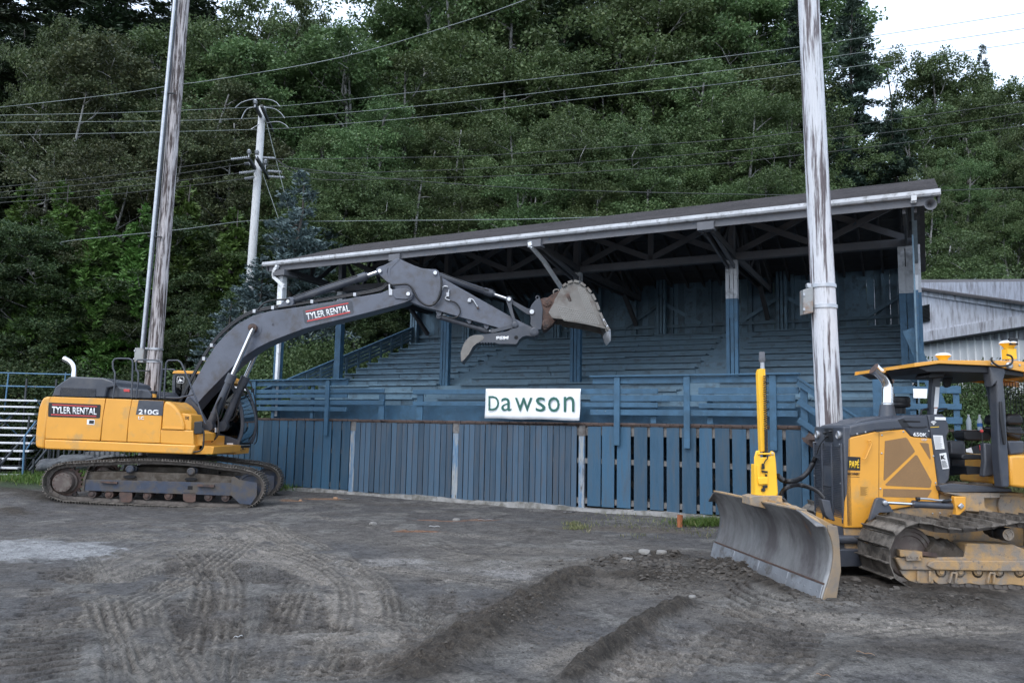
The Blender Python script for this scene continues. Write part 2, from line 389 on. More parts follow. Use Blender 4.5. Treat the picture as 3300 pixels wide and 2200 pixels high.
# smooth dusty sweeps left by turning tyres
for pts, wd, cc, cm in [([(0,1350),(200,1330),(420,1250),(640,1230)], .45, LT, .4), ([(0,1430),(260,1380),(500,1290),(700,1260)], .3, LT, .35),
    ([(560,1200),(640,1260),(780,1320),(830,1440),(800,1566)], .35, LT, .75), ([(700,1300),(900,1290),(1100,1310),(1330,1350)], .35, (.2,.19,.18), .55),
    ([(880,1285),(1100,1300),(1300,1345)], .22, (.2,.19,.18), .6), ([(0,1500),(250,1440),(420,1430)], .3, dark, .5), ([(100,1240),(400,1235),(700,1300),(900,1400),(960,1480)], .3, LT, .4),
    ([(250,1300),(300,1400),(420,1566)], .3, LT, .5), ([(1450,1470),(1300,1566)], .5, LT, .6), ([(1700,1450),(1600,1566)], .4, LT, .5), ([(2352,1450),(1900,1430),(1700,1400)], .4, LT, .35), ([(2352,1500),(2000,1490)], .25, dark, .4)]:
    cleats(pts, wd, .2, .005, cc, min(cm*1.3, 1), grooves=5)
    for sft in (-75, 70): cleats([(x+sft+random.randint(-12, 12), y+random.randint(-6, 8)) for x, y in pts], wd*.5, .2, .008, cc if random.random() < .7 else dark, cm*.8, grooves=random.choice([3, 4, 6]))
for pts, wd in [([(200,1270),(255,1380),(290,1480),(300,1566)], .2), ([(590,1290),(590,1400),(560,1500),(570,1566)], .2), ([(340,1290),(330,1400),(360,1500),(390,1566)], .22), ([(480,1290),(520,1400),(520,1566)], .25), ([(905,1360),(1000,1440),(1090,1490)], .17), ([(860,1335),(960,1420),(1130,1480)], .14)]:
    cleats(pts, wd, .2, .014, (.15,.14,.125), .5, grooves=7)
for pts, wd, pt in [([(660,1340),(640,1420),(600,1510),(575,1566)], .17, .09), ([(1000,1320),(1015,1370),(1010,1420)], .17, .08), ([(520,1280),(500,1380),(470,1470)], .3, .16), ([(430,1260),(440,1330),(470,1420),(500,1500)], .3, .16), ([(610,1300),(700,1420),(760,1566)], .3, .15), ([(160,1300),(120,1420),(60,1566)], .32, .17), ([(700,1420),(820,1480),(870,1566)], .25, .12)]:
    cleats(pts, wd, pt, .028, (.055,.048,.042), .75)
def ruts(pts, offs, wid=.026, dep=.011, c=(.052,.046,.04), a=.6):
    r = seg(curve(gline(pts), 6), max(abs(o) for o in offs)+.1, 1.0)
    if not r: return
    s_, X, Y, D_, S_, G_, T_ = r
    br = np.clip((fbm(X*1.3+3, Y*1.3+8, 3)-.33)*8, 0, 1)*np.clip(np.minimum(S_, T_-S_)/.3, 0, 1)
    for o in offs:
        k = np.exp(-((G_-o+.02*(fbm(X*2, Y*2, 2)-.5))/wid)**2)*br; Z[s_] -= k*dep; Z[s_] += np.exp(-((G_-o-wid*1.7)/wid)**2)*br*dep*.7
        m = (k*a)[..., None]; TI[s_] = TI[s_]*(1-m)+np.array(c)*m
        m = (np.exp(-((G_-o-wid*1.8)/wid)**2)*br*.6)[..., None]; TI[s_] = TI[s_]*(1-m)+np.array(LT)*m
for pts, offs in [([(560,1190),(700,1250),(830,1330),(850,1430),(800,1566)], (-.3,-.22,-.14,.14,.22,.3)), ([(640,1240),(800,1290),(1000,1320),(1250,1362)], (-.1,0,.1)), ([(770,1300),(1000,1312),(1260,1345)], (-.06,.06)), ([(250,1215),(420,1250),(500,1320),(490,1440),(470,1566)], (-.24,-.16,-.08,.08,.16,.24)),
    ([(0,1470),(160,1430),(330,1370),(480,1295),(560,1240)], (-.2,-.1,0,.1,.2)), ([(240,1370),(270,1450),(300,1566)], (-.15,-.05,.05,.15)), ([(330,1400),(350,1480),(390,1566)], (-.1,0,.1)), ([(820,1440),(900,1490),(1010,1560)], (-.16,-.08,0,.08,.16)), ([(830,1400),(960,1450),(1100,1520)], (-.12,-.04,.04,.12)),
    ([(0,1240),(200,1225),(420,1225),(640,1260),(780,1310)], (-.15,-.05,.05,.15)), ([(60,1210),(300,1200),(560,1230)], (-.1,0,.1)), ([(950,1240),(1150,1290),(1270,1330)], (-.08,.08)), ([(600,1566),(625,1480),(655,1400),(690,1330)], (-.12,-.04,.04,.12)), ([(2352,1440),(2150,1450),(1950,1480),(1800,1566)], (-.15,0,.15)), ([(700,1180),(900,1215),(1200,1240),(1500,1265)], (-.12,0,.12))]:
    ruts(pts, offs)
# orange-brown and pale spills
for (x, y), rx, ry, c, a in [((60,1262),1.35,.95,(.24,.24,.24),.9), ((165,1268),.6,.35,(.24,.24,.24),.9), ((745,1147),.55,.2,(.2,.12,.075),.9), ((668,1150),.35,.2,(.2,.12,.075),.8), ((1010,1195),.6,.16,(.16,.09,.06),1.2), ((1100,1193),.4,.2,(.17,.11,.08),1.0), ((960,1222),.5,.14,(.17,.095,.06),1.0), ((1450,1215),1.6,.5,(.10,.085,.07),.8)]:
    p = gnd(*ov(x, y)); dd = ((GX-p.x)/rx)**2+((GY-p.y)/ry)**2
    blend(np.clip((np.exp(-dd)-.35+(n3-.5)*.7)*4, 0, 1)*min(a, 1), c)
for (x, y), rx, ry, c in [((820,1470),.9,.3,LT), ((1150,1310),.9,.25,(.2,.19,.18)), ((480,1225),.8,.3,(.16,.15,.14))]:
    p = gnd(*ov(x, y)); blend(np.exp(-((GX-p.x)/rx)**2-((GY-p.y)/ry)**2)*.5*np.clip(n3*2, 0, 1), c)
# churned soil: shallow wide berm, sharp ridge, heap under the blade, tracks behind it
windrow([(1345,1312),(1250,1365),(1130,1440),(1000,1515),(900,1580)], .30, .09, 1.1, 1.6)
windrow([(1345,1330),(1210,1400),(1060,1500)], .45, .04, .55, 1.3)
windrow([(1600,1383),(1530,1410),(1450,1455),(1370,1510),(1280,1585)], .13, .15, 1.25, .7)
windrow([(1360,1308),(1450,1293),(1540,1282),(1610,1285)], .38, .10, .9, 1.6)
windrow([(1400,1345),(1500,1330),(1640,1325)], .6, .09, .9, 1.4)
windrow([(1655,1305),(1720,1330),(1800,1362),(1850,1385)], .16, .07, 1.0, 1.2)
windrow([(1560,1300),(1630,1305),(1690,1340)], .4, .12, 1.0, 1.3)
windrow([(2040,1370),(2150,1390),(2352,1400)], .5, .08, .9, 1.5)
windrow([(1910,1330),(1990,1345),(2352,1372)], .5, .05, .9, 1.3)
windrow([(1700,1480),(1900,1500),(2352,1480)], .35, .02, .4, 1.3)
windrow([(0,1120),(60,1140),(130,1160)], .5, .05, .8, 1.2)
windrow([(1180,1215),(1300,1235)], .2, .04, .3, 1.2)
windrow([(0,1170),(60,1185)], .35, .05, .7, 1.2)
for i in range(9):      # fan of grouser marks curving away in front of the blade
    x0 = 1640+i*8; y0 = 1335+i*7
    cleats([(1690-i*14,1325+i*10),(1720-i*6,1352+i*12),(1780+i*2,1378+i*13),(1850+i*6,1388+i*14)], .06, .5, .05, (.036,.03,.026), 1.0, grooves=1)
cleats([(1790,1420),(1740,1480),(1690,1566)], .5, .19, .025, (.06,.053,.046), .7)
cleats([(1560,1420),(1500,1490),(1440,1566)], .25, .17, .02, (.07,.062,.055), .5)
cleats([(1180,1370),(1020,1450),(880,1540)], .35, .17, .025, (.07,.06,.052), .5)
# grass verge left and behind
gm = 1/(1+np.exp(-(GY-21.5-(GX+10)*.35)*3))*(GX < -5.5)
blend(gm*.9, (.03, .045, .018))
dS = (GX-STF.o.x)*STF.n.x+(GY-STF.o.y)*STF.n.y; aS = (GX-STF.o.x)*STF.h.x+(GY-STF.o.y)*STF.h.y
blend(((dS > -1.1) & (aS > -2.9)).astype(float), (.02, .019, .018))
blend(np.clip((GY-26)/2, 0, 1), (.02, .022, .012))
blend(np.clip((GX-10)/1.5, 0, 1)*np.clip((dS+3)*1, 0, 1), (.025, .035, .015))
Z = Z-.02*(dS > -.9)
# far ground dips just under the hill sheet
Z -= (hill(GX, GY) > .05)*.4
me = bpy.data.meshes.new('ground'); nx, ny = len(xs), len(ys)
co = np.stack([GX, GY, Z], -1).reshape(-1, 3).astype(np.float32)
ii = (np.arange(ny-1)[:, None]*nx+np.arange(nx-1)[None, :]).ravel()
qd = np.stack([ii, ii+1, ii+nx+1, ii+nx], -1).astype(np.int32)
me.vertices.add(len(co)); me.vertices.foreach_set('co', co.ravel())
me.loops.add(qd.size); me.loops.foreach_set('vertex_index', qd.ravel())
me.polygons.add(len(qd)); me.polygons.foreach_set('loop_start', np.arange(0, qd.size, 4, dtype=np.int32))
me.polygons.foreach_set('loop_total', np.full(len(qd), 4, np.int32)); me.polygons.foreach_set('use_smooth', np.ones(len(qd), bool))
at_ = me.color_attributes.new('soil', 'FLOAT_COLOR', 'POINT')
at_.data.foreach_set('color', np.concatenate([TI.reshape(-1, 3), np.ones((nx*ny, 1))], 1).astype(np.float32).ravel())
me.update(); me.validate()
gm_ = bpy.data.materials.new('soil'); gm_.use_nodes = True; N = gm_.node_tree.nodes; L = gm_.node_tree.links
at = N.new('ShaderNodeAttribute'); at.attribute_name = 'soil'
geo = N.new('ShaderNodeNewGeometry')
def gn(sc, det=6, rg=.65):
    n = N.new('ShaderNodeTexNoise'); n.inputs['Scale'].default_value = sc; n.inputs['Detail'].default_value = det; n.inputs['Roughness'].default_value = rg
    L.new(geo.outputs['Position'], n.inputs['Vector']); return n
def gr(f, a, b, c, d):
    r = N.new('ShaderNodeMapRange'); L.new(f, r.inputs[0]); r.inputs[1].default_value = a; r.inputs[2].default_value = b; r.inputs[3].default_value = c; r.inputs[4].default_value = d; return r.outputs[0]
k1 = gr(gn(3.2, 8).outputs[0], .3, .7, .72, 1.28); k2 = gr(gn(48, 4, .8).outputs[0], .3, .7, .5, 1.55); k3 = gr(gn(110, 2).outputs[0], .70, .74, 1, 2.1)
mm = N.new('ShaderNodeMath'); mm.operation = 'MULTIPLY'; L.new(k1, mm.inputs[0]); L.new(k2, mm.inputs[1])
m2 = N.new('ShaderNodeMath'); m2.operation = 'MULTIPLY'; L.new(mm.outputs[0], m2.inputs[0]); L.new(k3, m2.inputs[1])
kk = m2
for sc_, lo_, hi_, v_ in ((13, .53, .57, .62), (4.5, .55, .6, .72), (22, .57, .6, 1.45)):
    q_ = gr(gn(sc_, 10, .72).outputs[0], lo_, hi_, 1.0, v_); q_.node.clamp = True; mx_ = N.new('ShaderNodeMath'); mx_.operation = 'MULTIPLY'; L.new(kk.outputs[0], mx_.inputs[0]); L.new(q_, mx_.inputs[1]); kk = mx_
vm = N.new('ShaderNodeVectorMath'); vm.operation = 'SCALE'; L.new(at.outputs['Color'], vm.inputs[0]); L.new(kk.outputs[0], vm.inputs['Scale'])
B = N['Principled BSDF']; L.new(vm.outputs[0], B.inputs['Base Color']); B.inputs['Roughness'].default_value = .93; B.inputs['Specular IOR Level'].default_value = .25
b1 = N.new('ShaderNodeBump'); b1.inputs['Strength'].default_value = .8; b1.inputs['Distance'].default_value = .03; L.new(gn(24, 8, .75).outputs[0], b1.inputs['Height'])
b2 = N.new('ShaderNodeBump'); b2.inputs['Strength'].default_value = .5; b2.inputs['Distance'].default_value = .01; L.new(gn(90, 4).outputs[0], b2.inputs['Height']); L.new(b1.outputs[0], b2.inputs['Normal']); L.new(b2.outputs[0], B.inputs['Normal'])
me.materials.append(gm_)
go = bpy.data.objects.new('ground', me); col.objects.link(go); tag(go, kind='structure')
def gz(x, y):
    j = min(max(np.searchsorted(ys, y), 1), len(ys)-1); i = min(max(np.searchsorted(xs, x), 1), len(xs)-1)
    return float(Z[j, i])

# ------------------------------------------------------------------ forest slope
hx = np.arange(-110, 111, 2.0); hy = np.arange(22, 170, 2.0); HX, HY = np.meshgrid(hx, hy)
HZ = hill(HX, HY); HZ = np.where(HZ > .02, HZ+(fbm(HX*.3, HY*.3)-.5)*1.2*np.clip(HZ/3, 0, 1), -1.2)
mb = MB(); mb.v = [tuple(p) for p in np.stack([HX, HY, HZ], -1).reshape(-1, 3)]
nx = len(hx); mb.f = [(j*nx+i, j*nx+i+1, (j+1)*nx+i+1, (j+1)*nx+i) for j in range(len(hy)-1) for i in range(nx-1)]
M_floor = mat('forest_floor', (.022, .024, .014), .95, var=.4, vsc=.6, alt=(.03,.045,.018), asc=1.5, bump=.5, bsc=3)
tag(mb.build('hillside', M_floor, smooth=60), kind='structure')

def leafmat(name, c1_, c2_, c3_, tr=.25):
    m = bpy.data.materials.new(name); m.use_nodes = True; N = m.node_tree.nodes; L = m.node_tree.links; b = N['Principled BSDF']
    g = N.new('ShaderNodeNewGeometry'); oi = N.new('ShaderNodeObjectInfo'); cr = N.new('ShaderNodeValToRGB')
    cr.color_ramp.elements[0].color = (*c1_, 1); cr.color_ramp.elements[1].color = (*c2_, 1); e = cr.color_ramp.elements.new(.85); e.color = (*c2_, 1)
    cr.color_ramp.elements[2].position = 1.0; cr.color_ramp.elements[2].color = (*c3_, 1)
    L.new(g.outputs['Random Per Island'], cr.inputs[0])
    no = N.new('ShaderNodeTexNoise'); no.inputs['Scale'].default_value = .55; tc = N.new('ShaderNodeTexCoord'); L.new(tc.outputs['Object'], no.inputs['Vector'])
    mr = N.new('ShaderNodeMapRange'); L.new(no.outputs[0], mr.inputs[0]); mr.inputs[1].default_value = .3; mr.inputs[2].default_value = .7; mr.inputs[3].default_value = .72; mr.inputs[4].default_value = 1.3
    m3 = N.new('ShaderNodeMapRange'); L.new(oi.outputs['Random'], m3.inputs[0]); m3.inputs[3].default_value = .75; m3.inputs[4].default_value = 1.25
    mu = N.new('ShaderNodeMath'); mu.operation = 'MULTIPLY'; L.new(mr.outputs[0], mu.inputs[0]); L.new(m3.outputs[0], mu.inputs[1])
    h = N.new('ShaderNodeHueSaturation'); L.new(cr.outputs[0], h.inputs['Color']); L.new(mu.outputs[0], h.inputs['Value'])
    m4 = N.new('ShaderNodeMapRange'); L.new(oi.outputs['Random'], m4.inputs[0]); m4.inputs[3].default_value = .48; m4.inputs[4].default_value = .52; L.new(m4.outputs[0], h.inputs['Hue'])
    L.new(h.outputs[0], b.inputs['Base Color']); b.inputs['Roughness'].default_value = .55; b.inputs['Specular IOR Level'].default_value = .35
    if tr:
        t = N.new('ShaderNodeBsdfTranslucent'); L.new(h.outputs[0], t.inputs[0]); x = N.new('ShaderNodeMixShader'); x.inputs[0].default_value = tr
        L.new(b.outputs[0], x.inputs[1]); L.new(t.outputs[0], x.inputs[2]); L.new(x.outputs[0], N['Material Output'].inputs[0])
    return m
ML_ald = leafmat('alder_leaves', (.068,.108,.04), (.094,.142,.055), (.13,.17,.065))
ML_dk = leafmat('dark_leaves', (.036,.062,.025), (.055,.088,.034), (.1,.12,.04))
ML_br = leafmat('brown_leaves', (.048,.062,.028), (.082,.098,.044), (.12,.12,.055))
ML_blue = leafmat('blue_spruce_needles', (.055,.085,.08), (.11,.155,.16), (.18,.24,.25), 0)
ML_spr = leafmat('spruce_needles', (.022,.045,.032), (.05,.085,.06), (.09,.13,.1), 0)
ML_con = leafmat('hemlock_needles', (.016,.03,.014), (.032,.052,.022), (.05,.07,.03), 0)
ML_ced = leafmat('cedar_sprays', (.05,.1,.02), (.085,.16,.035), (.14,.22,.06), .1)
ML_gr = leafmat('grass_blades', (.05,.11,.02), (.1,.19,.04), (.25,.25,.1), .2)
ML_dry = leafmat('dry_grass', (.09,.11,.04), (.17,.17,.08), (.3,.26,.15), .2)
M_bark = mat('alder_bark', (.26, .26, .25), .9, var=.35, vsc=4, alt=(.06,.06,.055), asc=3, athr=.55, bump=.3)
M_barkd = mat('dark_bark', (.05, .045, .04), .9, var=.3, vsc=4)

def leaves_mesh(name, cen, dirs, ln, wd, mt, rs, updir=None, fold=.25):
    """rhombic leaves: cen (n,3), dirs (n,3) long axis"""
    n = len(cen); d = dirs/np.linalg.norm(dirs, axis=1)[:, None]
    nr = rs.normal(size=(n, 3)); nr[:, 2] += 1.2 if updir is None else updir
    s = np.cross(d, nr); s /= np.maximum(np.linalg.norm(s, axis=1)[:, None], 1e-6)
    L_ = (ln*(.65+.7*rs.rand(n)))[:, None]; W_ = (wd*(.65+.7*rs.rand(n)))[:, None]
    up = np.cross(s, d)
    a = cen-d*L_*.5; b = cen+s*W_*.5+up*W_*fold*.5; c = cen+d*L_*.5; e = cen-s*W_*.5+up*W_*fold*.5
    co = np.stack([a, b, c, e], 1).reshape(-1, 3).astype(np.float32)
    me = bpy.data.meshes.new(name); me.vertices.add(4*n); me.vertices.foreach_set('co', co.ravel())
    me.loops.add(4*n); me.loops.foreach_set('vertex_index', np.arange(4*n, dtype=np.int32))
    me.polygons.add(n); me.polygons.foreach_set('loop_start', np.arange(0, 4*n, 4, dtype=np.int32)); me.polygons.foreach_set('loop_total', np.full(n, 4, np.int32))
    me.update(); me.materials.append(mt); return me
def mkobj(name, me, parent=None):
    o = bpy.data.objects.new(name, me); col.objects.link(o)
    if parent: o.parent = parent
    return o
def alder_parts(seed, H=12, Rc=3.2, stems=3, low=.22, leaf=.125, ncl=1.0, per=80):
    rs = np.random.RandomState(seed); tb = MB(); cl_ = []
    for s_ in range(stems):
        a = rs.rand()*6.28; lean = .03+.14*rs.rand(); hh = H*(.78+.22*rs.rand()) if s_ else H
        pts = []; x = math.cos(a)*.15; y = math.sin(a)*.15; K = 9
        for k in range(K+1):
            t = k/K; pts.append(Vector((x+math.cos(a)*lean*hh*t+.25*math.sin(3*t+a), y+math.sin(a)*lean*hh*t+.25*math.cos(4*t+a), hh*t)))
        tb.tube(pts, [.15*(1-.9*k/K)+.012 for k in range(K+1)], 6)
        nb = int(11*ncl)
        for b_ in range(nb):
            t = low+(1-low)*(b_+rs.rand())/nb; k = min(int(t*K), K-1); p = pts[k].lerp(pts[k+1], t*K-k)
            env = Rc*math.sin(math.pi*min(1, (t-low)/(1-low)*.82+.2))**.8*(.55+.6*rs.rand()); az = rs.rand()*6.28
            el = R(15+45*rs.rand()); d = Vector((math.cos(az)*math.cos(el), math.sin(az)*math.cos(el), math.sin(el)))
            q = [p]; 
            for m in range(4):
                d = (d+Vector(rs.normal(size=3)*.16)+Vector((0, 0, -.05))).normalized(); q.append(q[-1]+d*env/4)
            tb.tube(q, [.045*(1-.2*m) for m in range(5)], 4)
            Rl = .75+.55*rs.rand(); lc = q[-1]-d*.25
            for g_ in range(15):
                v_ = rs.normal(size=3); v_ /= np.linalg.norm(v_); v_[2] = abs(v_[2])*.9-.12*(g_ % 3 == 0); cl_.append(lc+Vector((v_[0]*Rl*1.15, v_[1]*Rl*1.15, v_[2]*Rl*(.8+.4*(g_ % 2)))))
            for m in range(2, 5):
                for r_ in range(1):
                    dd = Vector(rs.normal(size=3)); dd.z = abs(dd.z)*.4; dd = (dd.normalized()+d*.7).normalized(); e = q[m]+dd*(.35+.75*rs.rand())
                    tb.tube([q[m], (q[m]+e)/2+Vector((0, 0, .06)), e], [.016, .012, .006], 3, False)
                    cl_.append(e)
                    if rs.rand() < .15: cl_.append(q[m]+dd*.3)
    cl_ = np.array([tuple(c) for c in cl_]); n = len(cl_)
    idx = np.repeat(np.arange(n), per); rad = (.26+.2*rs.rand(n))[idx][:, None]
    off = rs.normal(size=(n*per, 3)); off /= np.linalg.norm(off, axis=1)[:, None]; off *= rs.rand(n*per)[:, None]**.45; off *= np.array([1.1, 1.1, .75])
    cen = cl_[idx]+off*rad; dirs = off+rs.normal(size=off.shape)*.6; dirs[:, 2] -= .25
    return tb, leaves_mesh('crown', cen, dirs, leaf, leaf*.62, ML_ald, rs)
def conifer_parts(seed, H=12, Rb=2.6, droop=.25, mt=None, nd=.2, dens=1.0, low=.05, wd=.055, per=7):
    rs = np.random.RandomState(seed); tb = MB(); K = 8
    tb.tube([Vector((.1*math.sin(k), .1*math.cos(k*1.3), H*k/K)) for k in range(K+1)], [.17*(1-.92*k/K) for k in range(K+1)], 6)
    C_, D_ = [], []
    nb = int(H*11*dens)
    for b_ in range(nb):
        t = low+(1-low)*((b_+rs.rand())/nb)**.9; z = H*t; ln = Rb*(1-t)**.75*(.65+.5*rs.rand())+.12; az = rs.rand()*6.28
        up = .35-.2*(1-t); K2 = max(int(ln/.12), 2); px = np.linspace(0, 1, K2+1)
        bx = math.cos(az); by = math.sin(az)
        P = np.stack([bx*ln*px, by*ln*px, z+ln*px*up-droop*ln*px**2*1.3+.0*px], 1)
        if ln > .8: tb.tube([Vector(P[0]), Vector(P[K2//2]), Vector(P[-1])], [.03, .02, .006], 3, False)
        for k in range(1, K2+1):
            f = px[k]; sw = .5*ln*(1-f)*.55+.1
            for sd_ in (-1, 1):
                m = max(int(sw/.1), 1)
                for j in range(m):
                    r_ = (j+rs.rand())/m*sw; fw = r_*.6
                    c = P[k]+np.array([bx*fw-by*sd_*r_, by*fw+bx*sd_*r_, -droop*r_*.5+rs.normal()*.03])
                    for q in range(per):
                        C_.append(c+rs.normal(size=3)*.045); D_.append(np.array([bx*.8-by*sd_, by*.8+bx*sd_, .1])+rs.normal(size=3)*.45+np.array([0, 0, .25]))
            C_.append(P[k]); D_.append(np.array([bx, by, .2]))
    return tb, leaves_mesh('crown', np.array(C_), np.array(D_), nd, wd, mt, rs)
def shrub_mesh(seed, Rx=1.6, Hh=2.2, n=130, per=230, leaf=.055, mt=None):
    rs = np.random.RandomState(seed); tb = MB(); cs = []
    for i in range(n):
        az = rs.rand()*6.28; u = rs.rand(); el = math.acos(u); rr = .55+.5*rs.rand()
        c = Vector((math.cos(az)*math.sin(el)*Rx*rr, math.sin(az)*math.sin(el)*Rx*rr, .1+Hh*u*rr)); cs.append(tuple(c))
        if i % 3 == 0: tb.tube([Vector((c.x*.1, c.y*.1, 0)), Vector((c.x*.5, c.y*.5, c.z*.6)), c], [.025, .015, .006], 3, False)
    cs = np.array(cs); idx = np.repeat(np.arange(n), per); off = rs.normal(size=(n*per, 3)); off /= np.linalg.norm(off, axis=1)[:, None]
    off *= rs.rand(n*per)[:, None]**.5*.36; dirs = off+rs.normal(size=off.shape)*.15
    return tb, leaves_mesh('crown', cs[idx]+off*np.array([1.2, 1.2, .7]), dirs, leaf, leaf*.6, mt, rs)
def proto(parts, bark):
    tb, lm = parts; tb2 = bpy.data.meshes.new('trunk'); tb2.from_pydata(tb.v, [], tb.f); tb2.polygons.foreach_set('use_smooth', [True]*len(tb2.polygons)); tb2.materials.append(bark)
    return tb2, lm
def remat(pr, mt, bark=None):
    me2 = pr[1].copy(); me2.materials.clear(); me2.materials.append(mt); t2 = pr[0]
    if bark: t2 = t2.copy(); t2.materials.clear(); t2.materials.append(bark)
    return t2, me2
ald = [proto(alder_parts(11, 12, 3.3, 3), M_bark), proto(alder_parts(12, 12, 3.0, 2, .3), M_bark), proto(alder_parts(13, 12, 3.6, 4, .2), M_bark), proto(alder_parts(14, 12, 2.8, 2, .45, ncl=.8), M_bark)]
aldn = [proto(alder_parts(21, 12, 3.4, 3, .12, leaf=.1, per=105), M_bark), proto(alder_parts(22, 12, 3.8, 3, .18, leaf=.1, per=105), M_bark)]
dk = [remat(a, ML_dk) for a in ald]; br = [remat(a, ML_br) for a in ald]
spr = [proto(conifer_parts(31, 14, 2.6, .3, ML_spr), M_barkd), proto(conifer_parts(32, 14, 2.9, .4, ML_spr), M_barkd)]
hem = [remat(s, ML_con) for s in spr]
blu = [proto(conifer_parts(41, 8, 2.4, .12, ML_blue, nd=.17, dens=1.1, wd=.05, per=8), M_barkd)]
ced = [proto(conifer_parts(51, 8, 2.2, .6, ML_ced, nd=.24, dens=1.0, wd=.075, per=6), M_barkd)]
shr = [proto(shrub_mesh(61, mt=ML_dk), M_barkd), proto(shrub_mesh(62, 2.0, 2.6, 130, mt=ML_ald), M_barkd)]
shb = [remat(shr[0], ML_br), remat(shr[1], ML_dk)]
TREES = []
def tree(kinds, base_h, px, ytop, Y, wf, name, label, cat='tree', group=None, zb=None):
    p = aty(px*1.4031, ytop*1.4031, Y); zb = float(hill(p.x, Y)) if zb is None else zb
    hgt = max(p.z-zb, 1.0); k = random.choice(kinds) if len(kinds) > 1 else kinds[0]
    r = empty(name, (p.x, Y, zb-.05), label, cat, group, random.random()*6.28)
    sc = hgt/base_h; r.scale = (sc*wf, sc*wf, sc)
    mkobj('trunk', k[0], r); mkobj('crown', k[1], r); TREES.append(r); return r
# rows of trees on the slope, far to near.  pixel = where the top shows, Y = distance
LB = 'tall leafy alder with pale stems in the dense wood on the slope'
for i, x in enumerate(range(-150, 2500, 150)):          # far ridge
    if x < 520: tree(hem, 14, x, random.randint(-140, -60), 64+random.random()*5, 1.5, 'hemlock_tree', 'very dark tall hemlock high on the slope at the top left', group='dark hemlocks at the top left')
    elif 560 < x < 900: tree(ald, 12, x, random.randint(65, 110), 66, .7, 'alder_tree', 'thin crowned alder with white sky showing through it at the top', group='airy alders against the sky')
    elif x < 1680: tree(ald if i % 3 else dk, 12, x, random.randint(-90, -20), 62+random.random()*5, 1.1, 'alder_tree', LB, group='alders on the slope')
for x, y, Y in [(-60,-60,50), (60,60,46), (250,-80,52), (400,-40,52), (150,-80,52)]:
    tree(hem, 14, x, y, Y, 1.5, 'hemlock_tree', 'very dark tall hemlock high on the slope at the top left', group='dark hemlocks at the top left')
for i, x in enumerate(range(560, 1790, 135)):
    if 1180 < x < 1300: continue
    tree(ald, 12, x+random.randint(-25, 25), random.randint(-30, 45) if not 540 < x < 920 else 150, 52+random.random()*4, 1.15, 'alder_tree', LB, group='alders on the slope')
tree(hem, 14, 1300, -80, 50, 1.3, 'hemlock_tree', 'dark hemlock rising between two bright alder crowns at the top centre')
for i, x in enumerate(range(440, 1790, 130)):
    tree(ald, 12, x+random.randint(-30, 30), random.randint(140, 210), 45+random.random()*3, 1.2, 'alder_tree', LB, group='alders on the slope')
tree(ald, 12, 640, 45, 50, .7, 'alder_tree', 'small alder crown below the patch of white sky at the top left of centre')
tree(ald, 12, 90, 75, 42, .7, 'alder_tree', 'alder with forked grey trunk standing alone at the left edge of the wood')
tree(ald, 12, 500, 20, 46, .85, 'alder_tree', 'alder with spreading bare grey limbs just right of the tall brown pole')
for x, y, Y in [(170,240,40), (300,170,42), (420,210,40), (520,330,38), (350,330,37), (230,360,36), (640,300,39)]:
    tree(br, 12, x, y, Y, 1.15, 'alder_tree', 'brownish thinning tree in the wood behind the tall brown pole', group='brownish trees on the left')
for x in range(700, 1950, 125):
    tree(aldn, 12, x+random.randint(-20, 20), random.randint(230, 330), 38.5+random.random()*2, 1.15, 'alder_tree', 'bright green alder with fine leaves directly above the grandstand roof', group='nearest alders above the roof')
for x in range(730, 1900, 120):
    tree(aldn, 12, x+random.randint(-25, 25), random.randint(400, 450), 34.8+random.random(), 1.3, 'young_alder', 'bushy low alder just behind the grandstand roof', group='bushy alders behind the roof')
# right hand side
tree(spr, 14, 1950, -70, 42.5, .8, 'spruce_tree', 'huge dark spruce towering right of the white peeling pole')
tree(spr, 14, 1835, -60, 46, .8, 'spruce_tree', 'dark spruce half hidden behind the white peeling pole at the top')
tree(spr, 14, 2050, 230, 40, 1.0, 'spruce_tree', 'bluish spruce in front of the huge dark spruce, above the roof end')
tree(spr, 14, 1930, 300, 38, 1.3, 'spruce_tree', 'low dense spruce directly behind the roof, right of the peeling pole')
tree(spr, 14, 2255, 100, 52, .5, 'spruce_tree', 'small pointed spruce tip standing above the right hand alders')
for x, y, Y in [(2110,170,52), (2190,180,50), (2330,265,48), (2430,300,46), (2230,240,45), (2130,260,42), (2290,300,41), (2390,290,38), (2200,380,37), (2310,430,35), (2120,400,36), (2420,400,34), (2480,300,40), (2560,330,40)]:
    tree(ald if Y > 40 else aldn, 12, x, y, Y, .9, 'alder_tree', 'leafy alder on the slope right of the grandstand roof', group='alders on the right')
# low trees in front on the left
tree(blu, 8, 690, 400, 29.5, .95, 'blue_spruce', 'pale blue spruce right of the white utility pole')
tree(blu, 8, 600, 590, 29, 1.1, 'blue_spruce', 'blue spruce in front of the foot of the white utility pole')
tree(blu, 8, 525, 690, 28.4, 1.3, 'blue_spruce', 'low blue spruce between the tall brown pole and the white pole')
tree(blu, 8, 770, 500, 33, 1.0, 'blue_spruce', 'blue spruce partly hidden behind the left end of the roof')
for x, y, Y in [(60,430,33), (150,420,33), (240,440,32.5), (430,420,33.5), (330,470,32.5), (540,480,33)]:
    tree(ced, 8, x, y, Y, .95, 'cedar_tree', 'yellow green cedar with drooping sprays low on the left slope', group='young cedars on the left')
for x, y, Y in [(20,560,34), (140,555,33.5), (260,560,33.5), (380,540,34), (480,570,33.5), (-60,560,34), (70,660,32.5), (200,680,32.5), (300,690,32), (430,690,32)]:
    tree(dk, 12, x, y, Y, 1.5, 'dark_tree', 'dark leafy small tree behind the bleachers and digger', group='dark small trees on the left')
